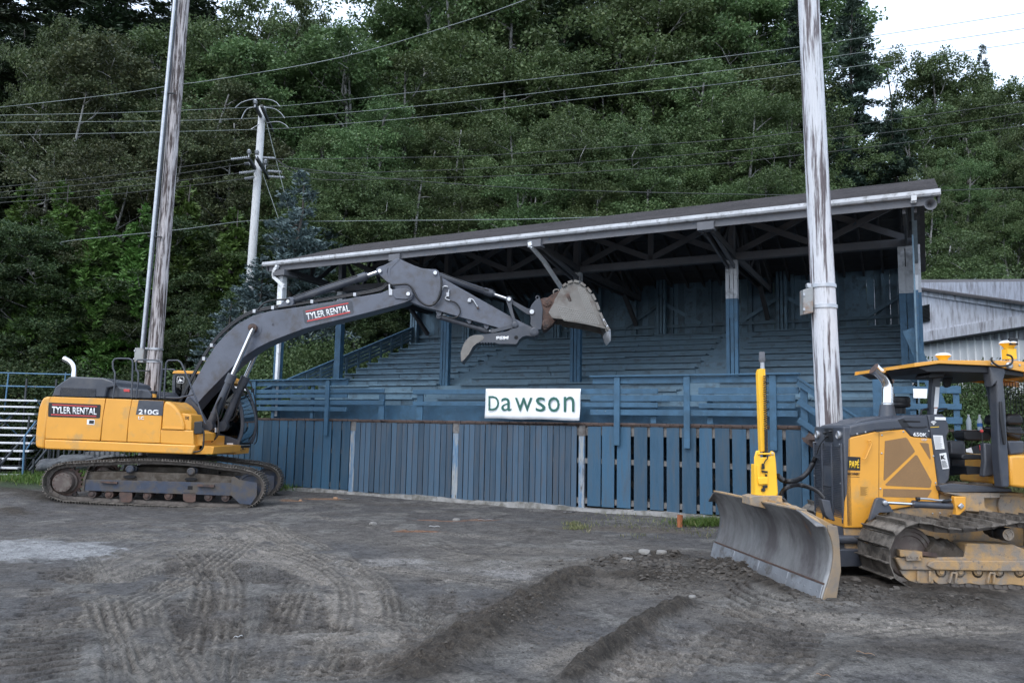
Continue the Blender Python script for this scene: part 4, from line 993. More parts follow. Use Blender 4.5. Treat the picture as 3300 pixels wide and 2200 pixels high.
for y0 in (0, 2.39):
    tracks(X, ex, epath, y0, y0+.6, .178, .014, M_trk, 3, (y0+.2, y0+.4), rib_h=.034, ribw=.016)
    o = 1 if y0 == 0 else 1
    yb = y0+.08
    def U(pts, lat): return [Vector((v.x, lat, v.z)) for v in [XT.P(c1(*p), .1) for p in pts]]
    m = MB().ext(U([(440,1305),(445,1210),(485,1150),(620,1145),(1400,1165),(1690,1190),(1700,1345),(1680,1352)], yb+.06), (0, .36, 0))
    fr_ = m.build('track_frame', M_mud, ex, bevel=.012)
    MB().ext(U([(440,1305),(447,1212),(1690,1243),(1688,1350)], yb), (0, .07, 0)).build('side_plate', M_uc, fr_, bevel=.006)
    MB().ext(U([(1683,1340),(1692,1195),(1710,1185),(1760,1215),(1907,1240),(1905,1350),(1852,1425),(1760,1415)], yb-.03), (0, .05, 0)).build('idler_guard', M_uc, fr_, bevel=.006)
    MB().ext(U([(430,1310),(447,1200),(475,1140),(485,1145),(462,1210),(452,1310)], yb-.02), (0, .4, 0)).build('end_plate', M_mud, fr_)
    for pts in ([(600,1226),(735,1232),(735,1248),(600,1238)], [(1408,1252),(1548,1258),(1548,1276),(1408,1268)]): MB().ext(U(pts, yb-.07), (0, .08, 0)).build('step', M_rust, fr_)
    for cx, cy, w_, h_ in ((830,1190,50,13), (1346,1210,50,13), (1342,1282,28,22)):
        c = U([(cx, cy)], 0)[0]; r_ = MB(); n = 14 if h_ < 20 else 4
        pts = [Vector((c.x+w_*.0026*math.cos(t+(.785 if n == 4 else 0)), yb-.003, c.z+h_*.0026*math.sin(t+(.785 if n == 4 else 0)))) for t in [2*math.pi*i/n for i in range(n)]]
        r_.ext(pts, (0, .06, 0)).build('opening', M_mesh, fr_)
    for cx, cy in ((510,1335),(655,1340),(800,1345),(975,1350),(1155,1352),(1330,1357),(1490,1362),(1635,1366)):
        c = U([(cx, cy)], 0)[0]; m = MB(); m.cyl((c.x, y0+.12, c.z), (c.x, y0+.46, c.z), .085, 18); m.lathe((c.x, y0+.12, c.z), (0, -1, 0), [(.05, 0), (.05, .02), (.035, .03)], 8); m.build('bottom_roller', M_rust, ex, smooth=35)
    for cx, cy in ((835,1125),(1350,1145)):
        c = U([(cx, cy)], 0)[0]; MB().lathe((c.x, y0+.4, c.z), (0, -1, 0), [(.06, 0), (.085, .02), (.085, .12), (.06, .13), (.06, .27), (.085, .28), (.085, .34), (.06, .36), (.055, .35), (.02, .352)], 20).build('carrier_roller', M_uc, ex, smooth=35)
    for cx in (800, 1335):
        MB().ext(U([(cx-55,1320),(cx+55,1325),(cx+52,1395),(cx+25,1405),(cx-25,1403),(cx-52,1385)], yb), (0, .02, 0)).build('track_guide', M_rust, fr_, bevel=.004)
    c = U([(272,1238)], 0)[0]
    m = MB(); m.lathe((c.x, y0+.42, c.z), (0, -1, 0), [(.27, 0), (.27, .1), (.24, .12), (.24, .2), (.205, .22), (.205, .37), (.195, .385), (.0, .39)], 36)
    hb = m.build('sprocket_hub', M_hub, ex, smooth=35)
    for i in range(13):
        m = MB(); t = 2*math.pi*i/13; m.cyl((c.x+.175*math.cos(t), y0+.045, c.z+.175*math.sin(t)), (c.x+.175*math.cos(t), y0+.025, c.z+.175*math.sin(t)), .014, 6)
        m.build('hub_bolt', M_rust, hb)
    m = MB(); n = 21; pts = []
    for i in range(n):
        for rr_, dt in ((.30, -.1), (.355, -.04), (.355, .04), (.30, .1)): t = 2*math.pi*i/n+dt; pts.append(Vector((c.x+rr_*math.cos(t), y0+.26, c.z+rr_*math.sin(t))))
    m.ext(pts, (0, .06, 0)).build('sprocket', M_rust, ex)
    c = U([(1845,1290)], 0)[0]
    MB().lathe((c.x, y0+.42, c.z), (0, -1, 0), [(.2, -.05), (.32, -.04), (.32, .02), (.345, .03), (.345, .13), (.32, .14), (.32, .2), (.29, .22), (.27, .2), (.12, .18), (.1, .24), (0, .25)], 36).build('idler_wheel', M_uc, ex, smooth=35)
# carbody and slew ring
m = MB(); m.box(-.75, .75, .5, 2.5, .45, .8); m.ext([(-.5, .9, .8), (.5, .9, .8), (.42, 1.0, .98), (-.42, 1.0, .98)], (0, 1.0, 0)); m.build('carbody', M_mud, ex, bevel=.02)
TM = (Matrix.Translation(X.o) @ Matrix.Rotation(X.a, 4, 'Z')).inverted() @ Matrix.Translation(XT.o) @ Matrix.Rotation(XT.a, 4, 'Z')
for o_ in [o for o in col.objects if o not in PRE and o.type == 'MESH']: o_.data.transform(TM)
m = MB().cyl((0, 1.5, .93), (0, 1.5, 1.15), .62, 48)
for i in range(90): t = 2*math.pi*i/90; m.box(.62*math.cos(t)-.01, .62*math.cos(t)+.01, 1.5+.62*math.sin(t)-.01, 1.5+.62*math.sin(t)+.01, .98, 1.03)
m.build('slew_ring', M_blk, ex)
# upper structure
YN, YF = .14, 2.86
core = eslab(E1([(160,525),(1105,550),(1100,780),(1360,800),(1360,995),(115,950),(112,870)], YN+.03), YN+.03, 1.1).build('body_core', M_mesh, ex)
x_c = X.P(c1(1110, 550), YN).x
zt = X.P(c1(600, 530), YN).z; zb = X.P(c1(600, 970), YN).z
m = MB().box(X.P(c1(160,530),YN).x, -.42, 1.1, YF, zb+.12, zt-.02); m.box(-.42, .95, 1.1, 1.9, zb+.02, zb+.35); m.box(-.42, X.P(c1(1700,1000), 1.92).x, 1.9, YF, zb+.02, zb+.1)
m.build('engine_house', M_yel, ex, bevel=.02)
cw = eslab(E1([(160,515),(128,516),(104,525),(84,548),(62,610),(45,720),(34,830),(31,900),(34,935),(50,946),(108,957),(112,870)], YN-.02), YN-.02, YF+.02).build('counterweight', M_yel, ex, bevel=.05, seg=4)
for nm, pts in (('side_door', [(170,517),(625,531),(600,700),(580,885),(119,870),(125,700),(148,560)]), ('side_door', [(632,532),(846,540),(820,700),(803,896),(587,887),(604,700)]), ('side_door', [(851,541),(1118,551),(1105,610),(1086,907),(808,897),(822,700)])):
    eslab(E1(pts, YN), YN, YN+.05).build(nm, M_yel, ex, bevel=.012, seg=3)
eslab(E1([(112,874),(1385,925),(1375,960),(1354,1003),(600,975),(110,957)], YN-.02), YN-.02, YN+.25).build('side_skirt', M_yel, ex, bevel=.03, seg=3)
eslab(E1([(1124,551),(1160,560),(1200,585),(1240,630),(1272,690),(1288,750),(1291,797),(1094,790),(1100,720),(1108,600)], YN-.01), YN-.01, 1.08).build('tank_cover', M_yel, ex, bevel=.05, seg=4)
eslab(E1([(1110,772),(1285,779),(1288,794),(1096,788)], YN-.025), YN-.025, YN).build('lip', M_yel, ex, bevel=.005)
eslab(E1([(1092,793),(1366,800),(1372,925),(1086,909)], YN-.0), YN, 1.08).build('front_locker', M_yel, ex, bevel=.02, seg=3)
eslab(E1([(1268,655),(1342,668),(1350,690),(1350,797),(1292,795),(1272,690)], YN+.05), YN+.05, .8).build('tool_box', M_yel, ex, bevel=.012)
eslab(E1([(1372,800),(1462,825),(1465,890),(1440,895),(1440,930),(1374,925)], YN+.15), YN+.15, .9).build('front_frame', M_yel, ex, bevel=.01)
eslab(E1([(1442,928),(1542,936),(1540,945),(1530,1000),(1362,1003),(1380,965),(1440,960)], .3), .3, 1.9).build('swing_frame', M_yel, ex, bevel=.01)
eslab(E1([(1000,560),(1230,570),(1250,640),(1000,640)], 1.15), 1.15, 1.25).build('frame_web', M_yel, ex)
# decals
for pts, mt_, nm in (([(907,545),(1117,552),(1106,676),(882,666)], M_drk, 'decal_panel'),):
    eslab(E1(pts, YN-.008), YN-.008, YN-.002).build(nm, mt_, ex)
def et(s, q, mt_, lat, bold=0, f=E1, par=ex, off=.004): return text(s, f(q, lat), mt_, par, off=off, bold=bold)
et('210G', [(905,665),(1073,672),(1075,628),(907,622)], M_wht, YN-.006, .03)
et('LC', [(903,708),(952,711),(954,684),(905,682)], M_wht, YN-.002, .03)
et('21042', [(1295,706),(1330,712),(1332,683),(1297,678)], M_bkp, YN+.05, .02)
dp = E1([(148,570),(155,565),(580,583),(587,590),(580,690),(572,698),(150,685),(143,678)], YN-.006)
MB().ext(dp, (0, .005, 0)).build('sign_panel', M_bkp, ex)
for q in ([(178,588),(556,604),(556,596),(178,579)], [(168,671),(549,686),(549,677),(168,662)]): MB().ext(E1(q, YN-.012), (0, .005, 0)).build('red_stripe', M_red, ex)
et('TYLER RENTAL', [(176,655),(552,669),(554,612),(178,598)], M_wht, YN-.008, .022)
MB().ext(E1([(472,706),(536,710),(534,754),(470,750)], YN-.006), (0, .005, 0)).build('latch_label', M_wht, ex); MB().ext(E1([(490,714),(530,717),(528,746),(488,743)], YN-.01), (0, .005, 0)).build('latch', M_bkp, ex)
# black hood
hd = eslab(E1([(172,512),(205,435),(250,400),(330,346),(600,358),(690,388),(712,430),(640,445),(625,524)], .3), .3, 2.0).build('engine_hood', M_drk, ex, bevel=.03, seg=3)
eslab(E1([(625,524),(640,400),(690,392),(745,440),(770,443),(985,462),(1015,500),(1012,533)], .4), .4, 1.8).build('rear_cover', M_drk, ex, bevel=.02)
def grille(pts, lat, par, nx_, nz_, f, mt_=M_drk, fr_=None):
    q = [f([p], lat)[0] for p in pts]; bk = MB().ext([Vector((v.x, v.y, v.z)) for v in q], (0, .004, 0)); g = bk.build('grille', M_mesh, par); m = MB()
    def at(u, v): return q[0]*(1-u)*(1-v)+q[1]*u*(1-v)+q[2]*u*v+q[3]*(1-u)*v+Vector((0, -.006, 0))
    for i in range(nz_+1): m.beam(at(0, i/nz_), at(1, i/nz_), .006, .008)
    for j in range(nz_):
        for i in range(nx_+1):
            u = (i+(j % 2)*.5)/nx_
            if u <= 1: m.beam(at(u, j/nz_), at(u, (j+1)/nz_), .006, .007)
    m.build('wire', mt_, g)
grille([(240,508),(543,517),(546,452),(250,440)], .30-.005, hd, 24, 10, E1)
grille([(690,420),(735,450),(700,380),(612,365)], .35, hd, 8, 7, E1)
MB().ext(E1([(778,452),(828,454),(830,476),(782,474)], .385), (0, .01, 0)).build('red_label', M_red, ex)
c = X.P(c1(1035, 505), .5); MB().cyl((c.x, .5, c.z-.05), (c.x, .5, c.z+.03), .055).build('filler_neck', M_yel, ex); MB().cyl((c.x, .5, c.z+.03), (c.x, .5, c.z+.09), .06).build('filler_cap', M_blk, ex)
ep = curve(E1([(362,350),(363,300),(352,255),(325,222),(278,198)], 1.0), 5); MB().tube(ep, [.062]*(len(ep)-3)+[.064,.066,.068], 20).build('exhaust_stack', M_chrome, ex, smooth=40)
MB().cyl(ep[-1], ep[-1]+(ep[-1]-ep[-2]).normalized()*.004, .06).build('exhaust_mouth', M_mesh, ex)
# hand rails
hr = [([(690,528),(703,420),(707,315),(690,280),(688,225),(705,200),(730,195),(825,197),(850,208),(857,235),(852,370),(848,528)], .3), ([(885,528),(902,400),(904,320),(885,285),(884,225),(900,207),(1075,210),(1098,225),(1102,250),(1092,400),(1083,530)], .3), ([(700,368),(848,374)], .3), ([(902,378),(1095,385)], .3),
      ([(1118,528),(1132,300),(1138,235),(1155,212),(1235,211),(1262,228),(1282,270),(1400,560),(1468,745)], .26), ([(1095,522),(1240,528),(1365,498)], .3), ([(1108,286),(1195,288),(1215,296)], 1.2), ([(1105,405),(1190,407)], 1.2), ([(1070,520),(1090,440),(1108,286)], 1.2), ([(705,525),(845,530)], .3)]
for pts, lat in hr:
    p = E1(pts, lat); p2 = []
    for a, b in zip(p, p[1:]): p2 += [a.lerp(b, .08), a.lerp(b, .92)] if len(p) > 2 else [a, b]
    MB().tube([p[0]]+p2+[p[-1]], .0185, 10).build('handrail', M_drk, ex, smooth=50)
# mirror
eslab(E1([(1372,728),(1440,720),(1445,828),(1378,836),(1368,820)], .12), .12, .17).build('mirror', M_blk, ex, bevel=.02, seg=3)
MB().tube(curve(E1([(1436,780),(1455,815),(1450,930),(1425,970),(1368,982)], .14), 4), .018).build('mirror_arm', M_blk, ex, smooth=50)
# cab (far side)
CY0, CY1 = 1.92, 2.86
cab = MB(); zfl = 1.12
A = lambda x, y: X.P(c1(x, y), CY0)
q = [A(1540,930), A(1726,932), A(1712,1003), A(1530,1000)]
MB().ext(q, (0, CY1-CY0, 0)).build('cab_base', M_yel, ex, bevel=.01)
q = [A(1545,925), A(1537,840), A(1572,822), A(1738,878), A(1735,926)]
for yy in (CY0, CY1-.04): MB().ext([Vector((v.x, yy, v.z)) for v in q], (0, .04, 0)).build('door_panel', M_drk, ex, bevel=.008)
MB().ext([Vector((A(1190,560).x, CY0, 1.15)), Vector((A(1730,905).x, CY0, 1.2)), Vector((A(1730,905).x, CY0, 1.25)), Vector((A(1190,560).x, CY0, 1.25))], (0, CY1-CY0, 0)).build('cab_floor', M_blk, ex)
def post(pts, wd, mt_=M_drk, nm='cab_pillar', ys_=(CY0, CY1-.06)):
    p = curve([A(*t) for t in pts], 5)
    for yy in ys_:
        m = MB()
        for a, b in zip(p, p[1:]): m.beam((a.x, yy+.03, a.z), (b.x, yy+.03, b.z), .06, wd, (0, 0, 1) if abs((b-a).x) > abs((b-a).z) else (1, 0, 0))
        m.build(nm, mt_, ex, bevel=.004, seg=1)
post([(1203,560),(1200,400),(1208,330)], .07); post([(1208,325),(1400,320),(1560,342),(1665,392)], .07); post([(1665,392),(1720,480),(1760,600),(1778,720),(1768,830),(1735,915)], .075)
MB().tube(curve([X.P(c1(*t), CY1) for t in ((1780,352),(1830,375),(1865,450),(1895,600),(1908,760),(1900,880),(1880,915))], 5), .014).build('guard_rail', M_blk, ex, smooth=50)
for t in ((1868,465), (1850,560)): c = X.P(c1(*t), CY1-.05); MB().box(c.x-.04, c.x+.03, c.y-.03, c.y+.03, c.z-.05, c.z+.05).build('work_lamp', M_blk, ex, bevel=.01)
q = [A(1190,322), A(1200,302), A(1240,296), A(1400,303), A(1560,322), A(1680,370), A(1700,405), A(1660,390), A(1540,345), A(1400,325)]
MB().ext([Vector((v.x, CY0-.02, v.z)) for v in q], (0, CY1-CY0+.04, 0)).build('cab_roof', M_yel, ex, bevel=.012)
q = [A(*t) for t in ((1215,540),(1215,330),(1400,332),(1540,350),(1650,400),(1710,500),(1748,640),(1758,790),(1730,870),(1570,815),(1540,835),(1400,700))]
for yy in (CY0+.03, CY1-.03): MB().ext([Vector((v.x, yy, v.z)) for v in q], (0, .006, 0)).build('side_window', M_glass, ex)
wp = curve([A(*t) for t in ((1670,392),(1725,480),(1764,600),(1782,720),(1772,830),(1740,905))], 4); m = MB()
for i, p in enumerate(wp): m.v += [(p.x, CY0+.05, p.z), (p.x, CY1-.05, p.z)]
m.f = [(2*i, 2*i+1, 2*i+3, 2*i+2) for i in range(len(wp)-1)]; m.build('windscreen', M_glass, ex, smooth=60)
MB().box(A(1200,400).x-.02, A(1200,400).x, CY0+.05, CY1-.05, 1.2, 2.9).build('rear_window', M_glass, ex)
# seat, console inside the cab
sx = A(1530, 700).x
m = MB().box(sx-.25, sx+.25, 2.15, 2.65, 1.55, 1.68); st_ = m.build('operator_seat', M_blk, ex, bevel=.04, seg=3); MB().beam((sx-.27, 2.4, 1.6), (sx-.42, 2.4, 2.35), .46, .12, (1, 0, 0)).build('seat_back', M_blk, st_, bevel=.04, seg=3)
MB().box(sx-.2, sx+.2, 2.2, 2.6, 1.25, 1.55).build('seat_base', M_blk, st_)
for yy in (2.08, 2.72): MB().box(sx, sx+.4, yy-.07, yy+.07, 1.45, 1.78).build('console', M_blk, ex, bevel=.02)
# deer emblems on a rounded square
DEER = [(.12,.30),(.20,.42),(.30,.48),(.36,.62),(.30,.74),(.36,.86),(.40,.74),(.44,.66),(.50,.72),(.54,.62),(.62,.56),(.74,.50),(.88,.40),(.97,.24),(.90,.28),(.80,.34),(.70,.34),(.60,.30),(.50,.18),(.44,.10),(.50,.28),(.40,.36),(.30,.30),(.22,.16),(.14,.10),(.22,.26)]
def emblem(q, par, mt1, mt2, lat, ov_=(0, -1, 0)):
    O_ = Vector(ov_)
    def at(u, v): return q[0]*(1-u)*(1-v)+q[1]*u*(1-v)+q[2]*u*v+q[3]*(1-u)*v
    rr_ = .2; o_ = []; i_ = []
    for cx, cy, a0 in ((1-rr_, 1-rr_, 0), (rr_, 1-rr_, 90), (rr_, rr_, 180), (1-rr_, rr_, 270)):
        for k in range(4): t = R(a0+k*30); o_.append((cx+rr_*math.cos(t), cy+rr_*math.sin(t)))
    MB().ext([at(*p) for p in o_], O_*.003).build('emblem_field', mt1, par)
    MB().ext([at(.5+(p[0]-.5)*.9, .5+(p[1]-.5)*.9)+O_*.004 for p in o_], O_*.002).build('emblem_field', mt2, par)
    MB().ext([at(.08+.84*p[0], .02+.9*p[1])+O_*.007 for p in DEER], O_*.002).build('deer_emblem', mt1, par)
emblem([A(1228,402), A(1288,404), A(1290,348), A(1230,346)], ex, M_wht, M_bkp, 0)
xf_ = A(1720,960).x+.012; emblem([Vector((xf_, 2.2, 1.13)), Vector((xf_, 2.55, 1.13)), Vector((xf_, 2.55, 1.24)), Vector((xf_, 2.2, 1.24))], ex, M_bkp, M_yel, 0, (1, 0, 0))
for q in ([(1585,935),(1633,936),(1632,962),(1583,960)], [(1640,937),(1662,937),(1662,948),(1640,948)]): MB().ext([A(*t)+Vector((0,-.008,0)) for t in q], (0, .004, 0)).build('label', M_wht, ex)
MB().ext([A(*t)+Vector((0,-.008,0)) for t in ((1664,937),(1698,937),(1698,952),(1664,951))], (0, .004, 0)).build('label', M_bkp, ex)
MB().ext([A(*t)+Vector((0,-.008,0)) for t in ((1650,907),(1702,908),(1702,922),(1650,921))], (0, .004, 0)).build('label', M_wht, ex)
# boom
BY0, BY1 = 1.22, 1.78
bp = [(-40,1400),(60,1190),(165,1000),(250,868),(330,778),(430,690),(560,620),(700,582),(960,545),(1300,488),(1640,428),(1700,402),(1790,388),(1860,390),(1905,410),(1917,445),(1900,480),(1840,510),(1690,552),(1500,602),(1300,652),(1150,688),(1000,727),(850,782),(700,840),(600,890),(500,958),(400,1040),(300,1142),(150,1295),(30,1435),(-30,1455)]
bm = eslab(E2(bp, BY0), BY0, BY1).build('boom', M_boom, ex, bevel=.012)
for (a, b, c, d) in (((940,548),(975,542),(1003,722),(968,730)), ((1635,430),(1650,428),(1672,552),(1655,558)), ((240,893),(265,905),(430,1015),(410,1030))):
    eslab(E2([a, b, c, d], BY0-.004), BY0-.004, BY0).build('weld_plate', M_boom, bm)
MB().lathe(X.P(c2(575,735), BY0), (0, -1, 0), [(.17, 0), (.17, .01), (.155, .012)], 30).build('boss_ring', M_boom, bm, smooth=35)
c = X.P(c2(560,722), BY0-.1); MB().lathe((c.x, BY0, c.z), (0, -1, 0), [(.09, 0), (.09, .06), (.1, .07), (.1, .14), (.06, .15), (.06, .2), (.04, .21)], 24).build('boom_pin', M_rust, bm, smooth=35)
MB().cyl((c.x, BY1, c.z), (c.x, BY1+.25, c.z), .08).build('boom_pin', M_rust, bm)
pinS = lambda x, y, f, lat, par, r=.055, ln=.05: MB().lathe(X.P(f(x, y), lat), (0, -1, 0), [(r, -.02), (r, ln*.6), (r*.8, ln), (r*.3, ln), (r*.3, ln+.01)], 16).build('pin', M_shiny, par, smooth=35)
eslab(E2([(1745,405),(1800,390),(1850,388),(1895,405),(1910,440),(1895,468),(1850,482),(1760,475),(1742,450)], BY0-.03), BY0-.03, BY1+.03).build('pivot_plate', M_boom, bm, bevel=.01)
pinS(1872, 438, c2, BY0-.03, bm)
eslab(E2([(755,560),(840,478),(870,462),(900,475),(905,515),(880,545)], 1.36), 1.36, 1.64).build('cylinder_bracket', M_boom, bm, bevel=.01); pinS(860, 502, c2, 1.36, bm, .05)
# arm cylinder
def cyl3(p0, p1, p2, rb_, rr_, lat, nm, p3=None):
    a, b, c = [X.P(f_(*t), lat) for f_, t in (p0, p1, p2)]
    m = MB().cyl(a, b, rb_, 20); d = (b-a).normalized(); m.cyl(b-d*.16, b+d*.05, rb_*1.22, 20); m.cyl(b+d*.05, b+d*.1, rb_*.95, 16); m.cyl(a-d*.02, a+d*.06, rb_*1.1, 16)
    o = m.build(nm, M_drk, ex, smooth=35); MB().cyl(b, c, rr_, 16).build('piston_rod', M_chrome, o, smooth=40)
    m = MB().lathe(Vector((c.x, lat-.09, c.z)), (0, 1, 0), [(rr_*1.6, 0), (rr_*1.6, .18)], 18); m.lathe(Vector((a.x, lat-.09, a.z)), (0, 1, 0), [(rb_*.95, 0), (rb_*.95, .18)], 18); m.build('rod_eye', M_drk, o, smooth=35)
    return o
cyl3((c2,(880,498)), (c2,(1500,292)), (c2,(1632,245)), .085, .048, 1.5, 'arm_cylinder')
MB().tube(curve([X.P(c2(*t), 1.4) for t in ((900,460),(1000,425),(1200,355),(1440,280))], 3), .014).build('hose', M_rub, bm, smooth=50)
# boom cylinders
for lat in (1.06, 1.88):
    f_ = X.P(c2(560,725), 1.02); g_ = X.P(c1(1690,335), 1.02); h_ = X.P(c1(1495,765), 1.02)
    a, b, c = [Vector((v.x, lat, v.z)) for v in (h_, g_, f_)]; d = (b-a).normalized()
    m = MB().cyl(a, b, .088, 22); m.cyl(b-d*.2, b+d*.02, .112, 22); m.cyl(a, a+d*.12, .1, 20); m.cyl(a+d*.3, a+d*.33, .1, 20)
    o = m.build('boom_cylinder', M_drk, ex, smooth=35); MB().cyl(b, c, .052, 16).build('piston_rod', M_chrome, o, smooth=40)
    MB().cyl(a+Vector((0,-.1,0)), a+Vector((0,.1,0)), .12, 20).build('rod_eye', M_drk, o, smooth=35)
    MB().tube(curve([a+d*.15+Vector((.12,-.02,0)), a+d*.25+Vector((.17,-.02,0)), a+d*.6+Vector((.13,-.05,0)), b-d*.15+Vector((.1,-.05,0))], 4), .018).build('pipe', M_rub, o, smooth=50)
eslab(E1([(1250,605),(1330,520),(1420,620),(1500,760),(1540,850),(1500,930),(1440,930),(1350,790),(1345,700)], 1.12), 1.12, 1.2).build('boom_foot_plate', M_drk, ex); eslab(E1([(1250,605),(1330,520),(1420,620),(1500,760),(1540,850),(1500,930),(1440,930),(1350,790),(1345,700)], 1.8), 1.8, 1.88).build('boom_foot_plate', M_drk, ex)
for k in range(4):
    MB().tube(curve([X.P(c1(*t), .95-.05*k) for t in ((1480,900+4*k),(1540,880),(1580,800+6*k),(1575,700),(1560,600),(1600,520))], 4), .02).build('hose', M_rub, ex, smooth=50)
for x, y in ((1555,795),(1580,795)): MB().cyl(X.P(c1(x, y-18), .85), X.P(c1(x, y+22), .85), .026).build('hose_coupling', M_galv, ex)
# hoses along the boom back
ed = [(-60,1370),(45,1165),(150,975),(235,850),(320,760),(425,672),(555,600),(700,565),(960,525),(1300,468),(1620,412),(1700,360),(1780,362)]
for k in range(3):
    MB().tube(curve([X.P(c2(x-4*k*.8, y-9*k), 1.32+.16*k) for x, y in ed], 4), .02).build('hose', M_rub, bm, smooth=50)
for x, y in ((215,872),(150,985),(575,585),(730,556),(1060,505),(1420,445)): 
    c = X.P(c2(x, y), 1.3); MB().box(c.x-.035, c.x+.035, 1.27, 1.72, c.z-.035, c.z+.05).build('hose_clamp', M_galv, bm, bevel=.006)
MB().tube(curve([X.P(c2(*t), 1.35) for t in ((600,575),(650,520),(720,492),(830,482),(870,480))], 4), .02).build('hose', M_rub, bm, smooth=50)
eslab(E2([(1704,355),(1716,355),(1716,385),(1735,400),(1735,445),(1708,445)], BY0-.02), BY0-.02, BY0).build('hose_bracket', M_galv, bm)
# boom sign
eslab(E2([(985,565),(1380,492),(1397,500),(1410,590),(1400,602),(1010,686),(998,676),(980,578)], BY0-.006), BY0-.006, BY0-.001).build('sign_panel', M_drk, bm, bevel=.0)
for q in ([(1006,590),(1366,518),(1365,509),(1005,580)], [(1020,670),(1381,594),(1380,584),(1018,660)]): MB().ext(E2(q, BY0-.012), (0, .005, 0)).build('red_stripe', M_red, bm)
et('TYLER RENTAL', [(1018,656),(1379,584),(1370,528),(1008,600)], M_wht, BY0-.008, .022, E2, bm)
eslab(E2([(722,686),(736,684),(737,699),(723,701)], BY0-.01), BY0-.01, BY0).build('lug', M_drk, bm)
# arm
AY0, AY1 = 1.32, 1.68
ap = [(1598,245),(1605,222),(1625,208),(1665,195),(1780,135),(1830,158),(1920,198),(1990,222),(2060,228),(2100,228),(2124,243),(2135,290),(2300,382),(2500,495),(2759,640),(2889,705),(2949,722),(2975,750),(2965,790),(2935,805),(2900,790),(2860,748),(2700,735),(2629,722),(2369,650),(2129,580),(2050,560),(1990,545),(1929,520),(1875,500),(1830,450),(1770,395),(1690,335),(1630,278)]
am = eslab(E2(ap, AY0), AY0, AY1).build('arm', M_boom, ex, bevel=.012)
eslab(E2([(1598,245),(1605,222),(1625,208),(1665,195),(1700,215),(1690,250),(1700,290),(1760,370),(1690,335),(1630,278)], AY0-.025), AY0-.025, AY0).build('lug_plate', M_boom, am, bevel=.008)
for pts in ([(1785,140),(1800,142),(1720,225),(1715,280),(1790,380),(1860,440),(1845,450),(1770,385),(1695,285),(1700,220)],): eslab(E2(pts, AY0-.008), AY0-.008, AY0).build('weld_plate', M_boom, am)
pinS(1632, 245, c2, AY0-.03, am); pinS(2099, 261, c2, AY0-.01, am); 
o = MB().tube(curve(E2([(1740,362),(1800,357),(1860,355),(1900,385),(1925,430),(1950,475),(1995,518),(2045,535),(2090,520),(2120,480),(2140,420),(2148,380),(2150,330),(2145,290)], 1.2), 4), .026).build('hose', M_rub, am, smooth=50)
MB().tube(curve(E3([(318,405),(330,385),(350,372),(375,378)], 1.27), 3), .02).build('pipe', M_galv, am, smooth=50); MB().tube(curve(E3([(318,405),(312,450),(290,490),(250,515)], 1.25), 3), .026).build('hose', M_rub, am, smooth=50)
MB().tube(curve(E3([(385,400),(378,430),(365,455),(352,475),(390,492)], 1.28), 3), .018).build('pipe', M_galv, am, smooth=50); MB().box(*[v for v in (X.P(c3(362,455),1.27).x, X.P(c3(385,455),1.27).x, 1.25, 1.32, X.P(c3(370,460),1.27).z, X.P(c3(370,425),1.27).z)]).build('valve', M_galv, am, bevel=.005)
MB().tube(curve(E3([(390,492),(440,510),(472,550),(478,590),(460,625),(420,638),(360,630),(325,618)], 1.27), 4), .016).build('hose', M_rub, am, smooth=50)
MB().tube(curve(E3([(545,500),(555,478),(585,485),(600,505),(625,545)], 1.28), 3), .02).build('pipe', M_galv, am, smooth=50)
c = X.P(c3(552, 495), 1.28); MB().box(c.x-.03, c.x+.05, 1.26, 1.32, c.z-.03, c.z+.04).build('valve', M_galv, am, bevel=.005); c = X.P(c3(622, 545), 1.28); MB().cyl(c, c+Vector((.03, 0, -.05)), .022).build('hose_end', M_rust, am)
for x, y in ((300,605),(555,665),(700,712)): eslab(E3([(x-32,y-40),(x+30,y-35),(x+16,y+12),(x-2,y+22),(x-18,y+10)], 1.38), 1.38, 1.62).build('lug', M_boom, am, bevel=.006)
cyl3((c3,(300,285)), (c3,(735,430)), (c3,(890,482)), .078, .042, 1.5, 'bucket_cylinder')
cyl3((c3,(300,628)), (c3,(690,742)), (c3,(755,750)), .062, .04, 1.5, 'thumb_cylinder')
MB().tube(curve([X.P(c3(*t), 1.38) for t in ((320,260),(420,300),(600,370),(720,405))], 3), .013).build('pipe', M_rub, ex, smooth=50)
# linkage
for lat in (1.22, 1.72):
    eslab(E3([(862,485),(872,460),(895,453),(915,465),(920,495),(912,530),(925,590),(940,640),(962,680),(955,712),(925,715),(915,690),(918,650),(895,590),(880,540)], lat), lat, lat+.06).build('bucket_link', M_drk, ex, bevel=.008)
for lat in (1.30, 1.64): eslab(E3([(905,465),(930,495),(1050,560),(1080,555),(1105,590),(1080,618),(1055,610),(1030,600),(925,530),(900,515)], lat), lat, lat+.06).build('bucket_link', M_drk, ex, bevel=.008)
pinS(890, 482, c3, 1.22, ex, .055); 
eslab(E3([(735,745),(760,735),(900,690),(945,672),(968,690),(965,712),(940,718),(780,758),(745,762)], 1.26), 1.26, 1.32).build('thumb_link', M_drk, ex, bevel=.006)
eslab(E3([(1060,575),(1078,530),(1110,490),(1150,466),(1160,500),(1175,560),(1170,680),(1160,735),(1120,740),(1085,718),(1068,690),(1072,640)], 1.18), 1.18, 1.30).build('coupler_plate', M_drk, ex, bevel=.01); eslab(E3([(1060,575),(1078,530),(1110,490),(1150,466),(1160,500),(1175,560),(1170,680),(1160,735),(1120,740),(1085,718),(1068,690),(1072,640)], 1.70), 1.70, 1.82).build('coupler_plate', M_drk, ex, bevel=.01)
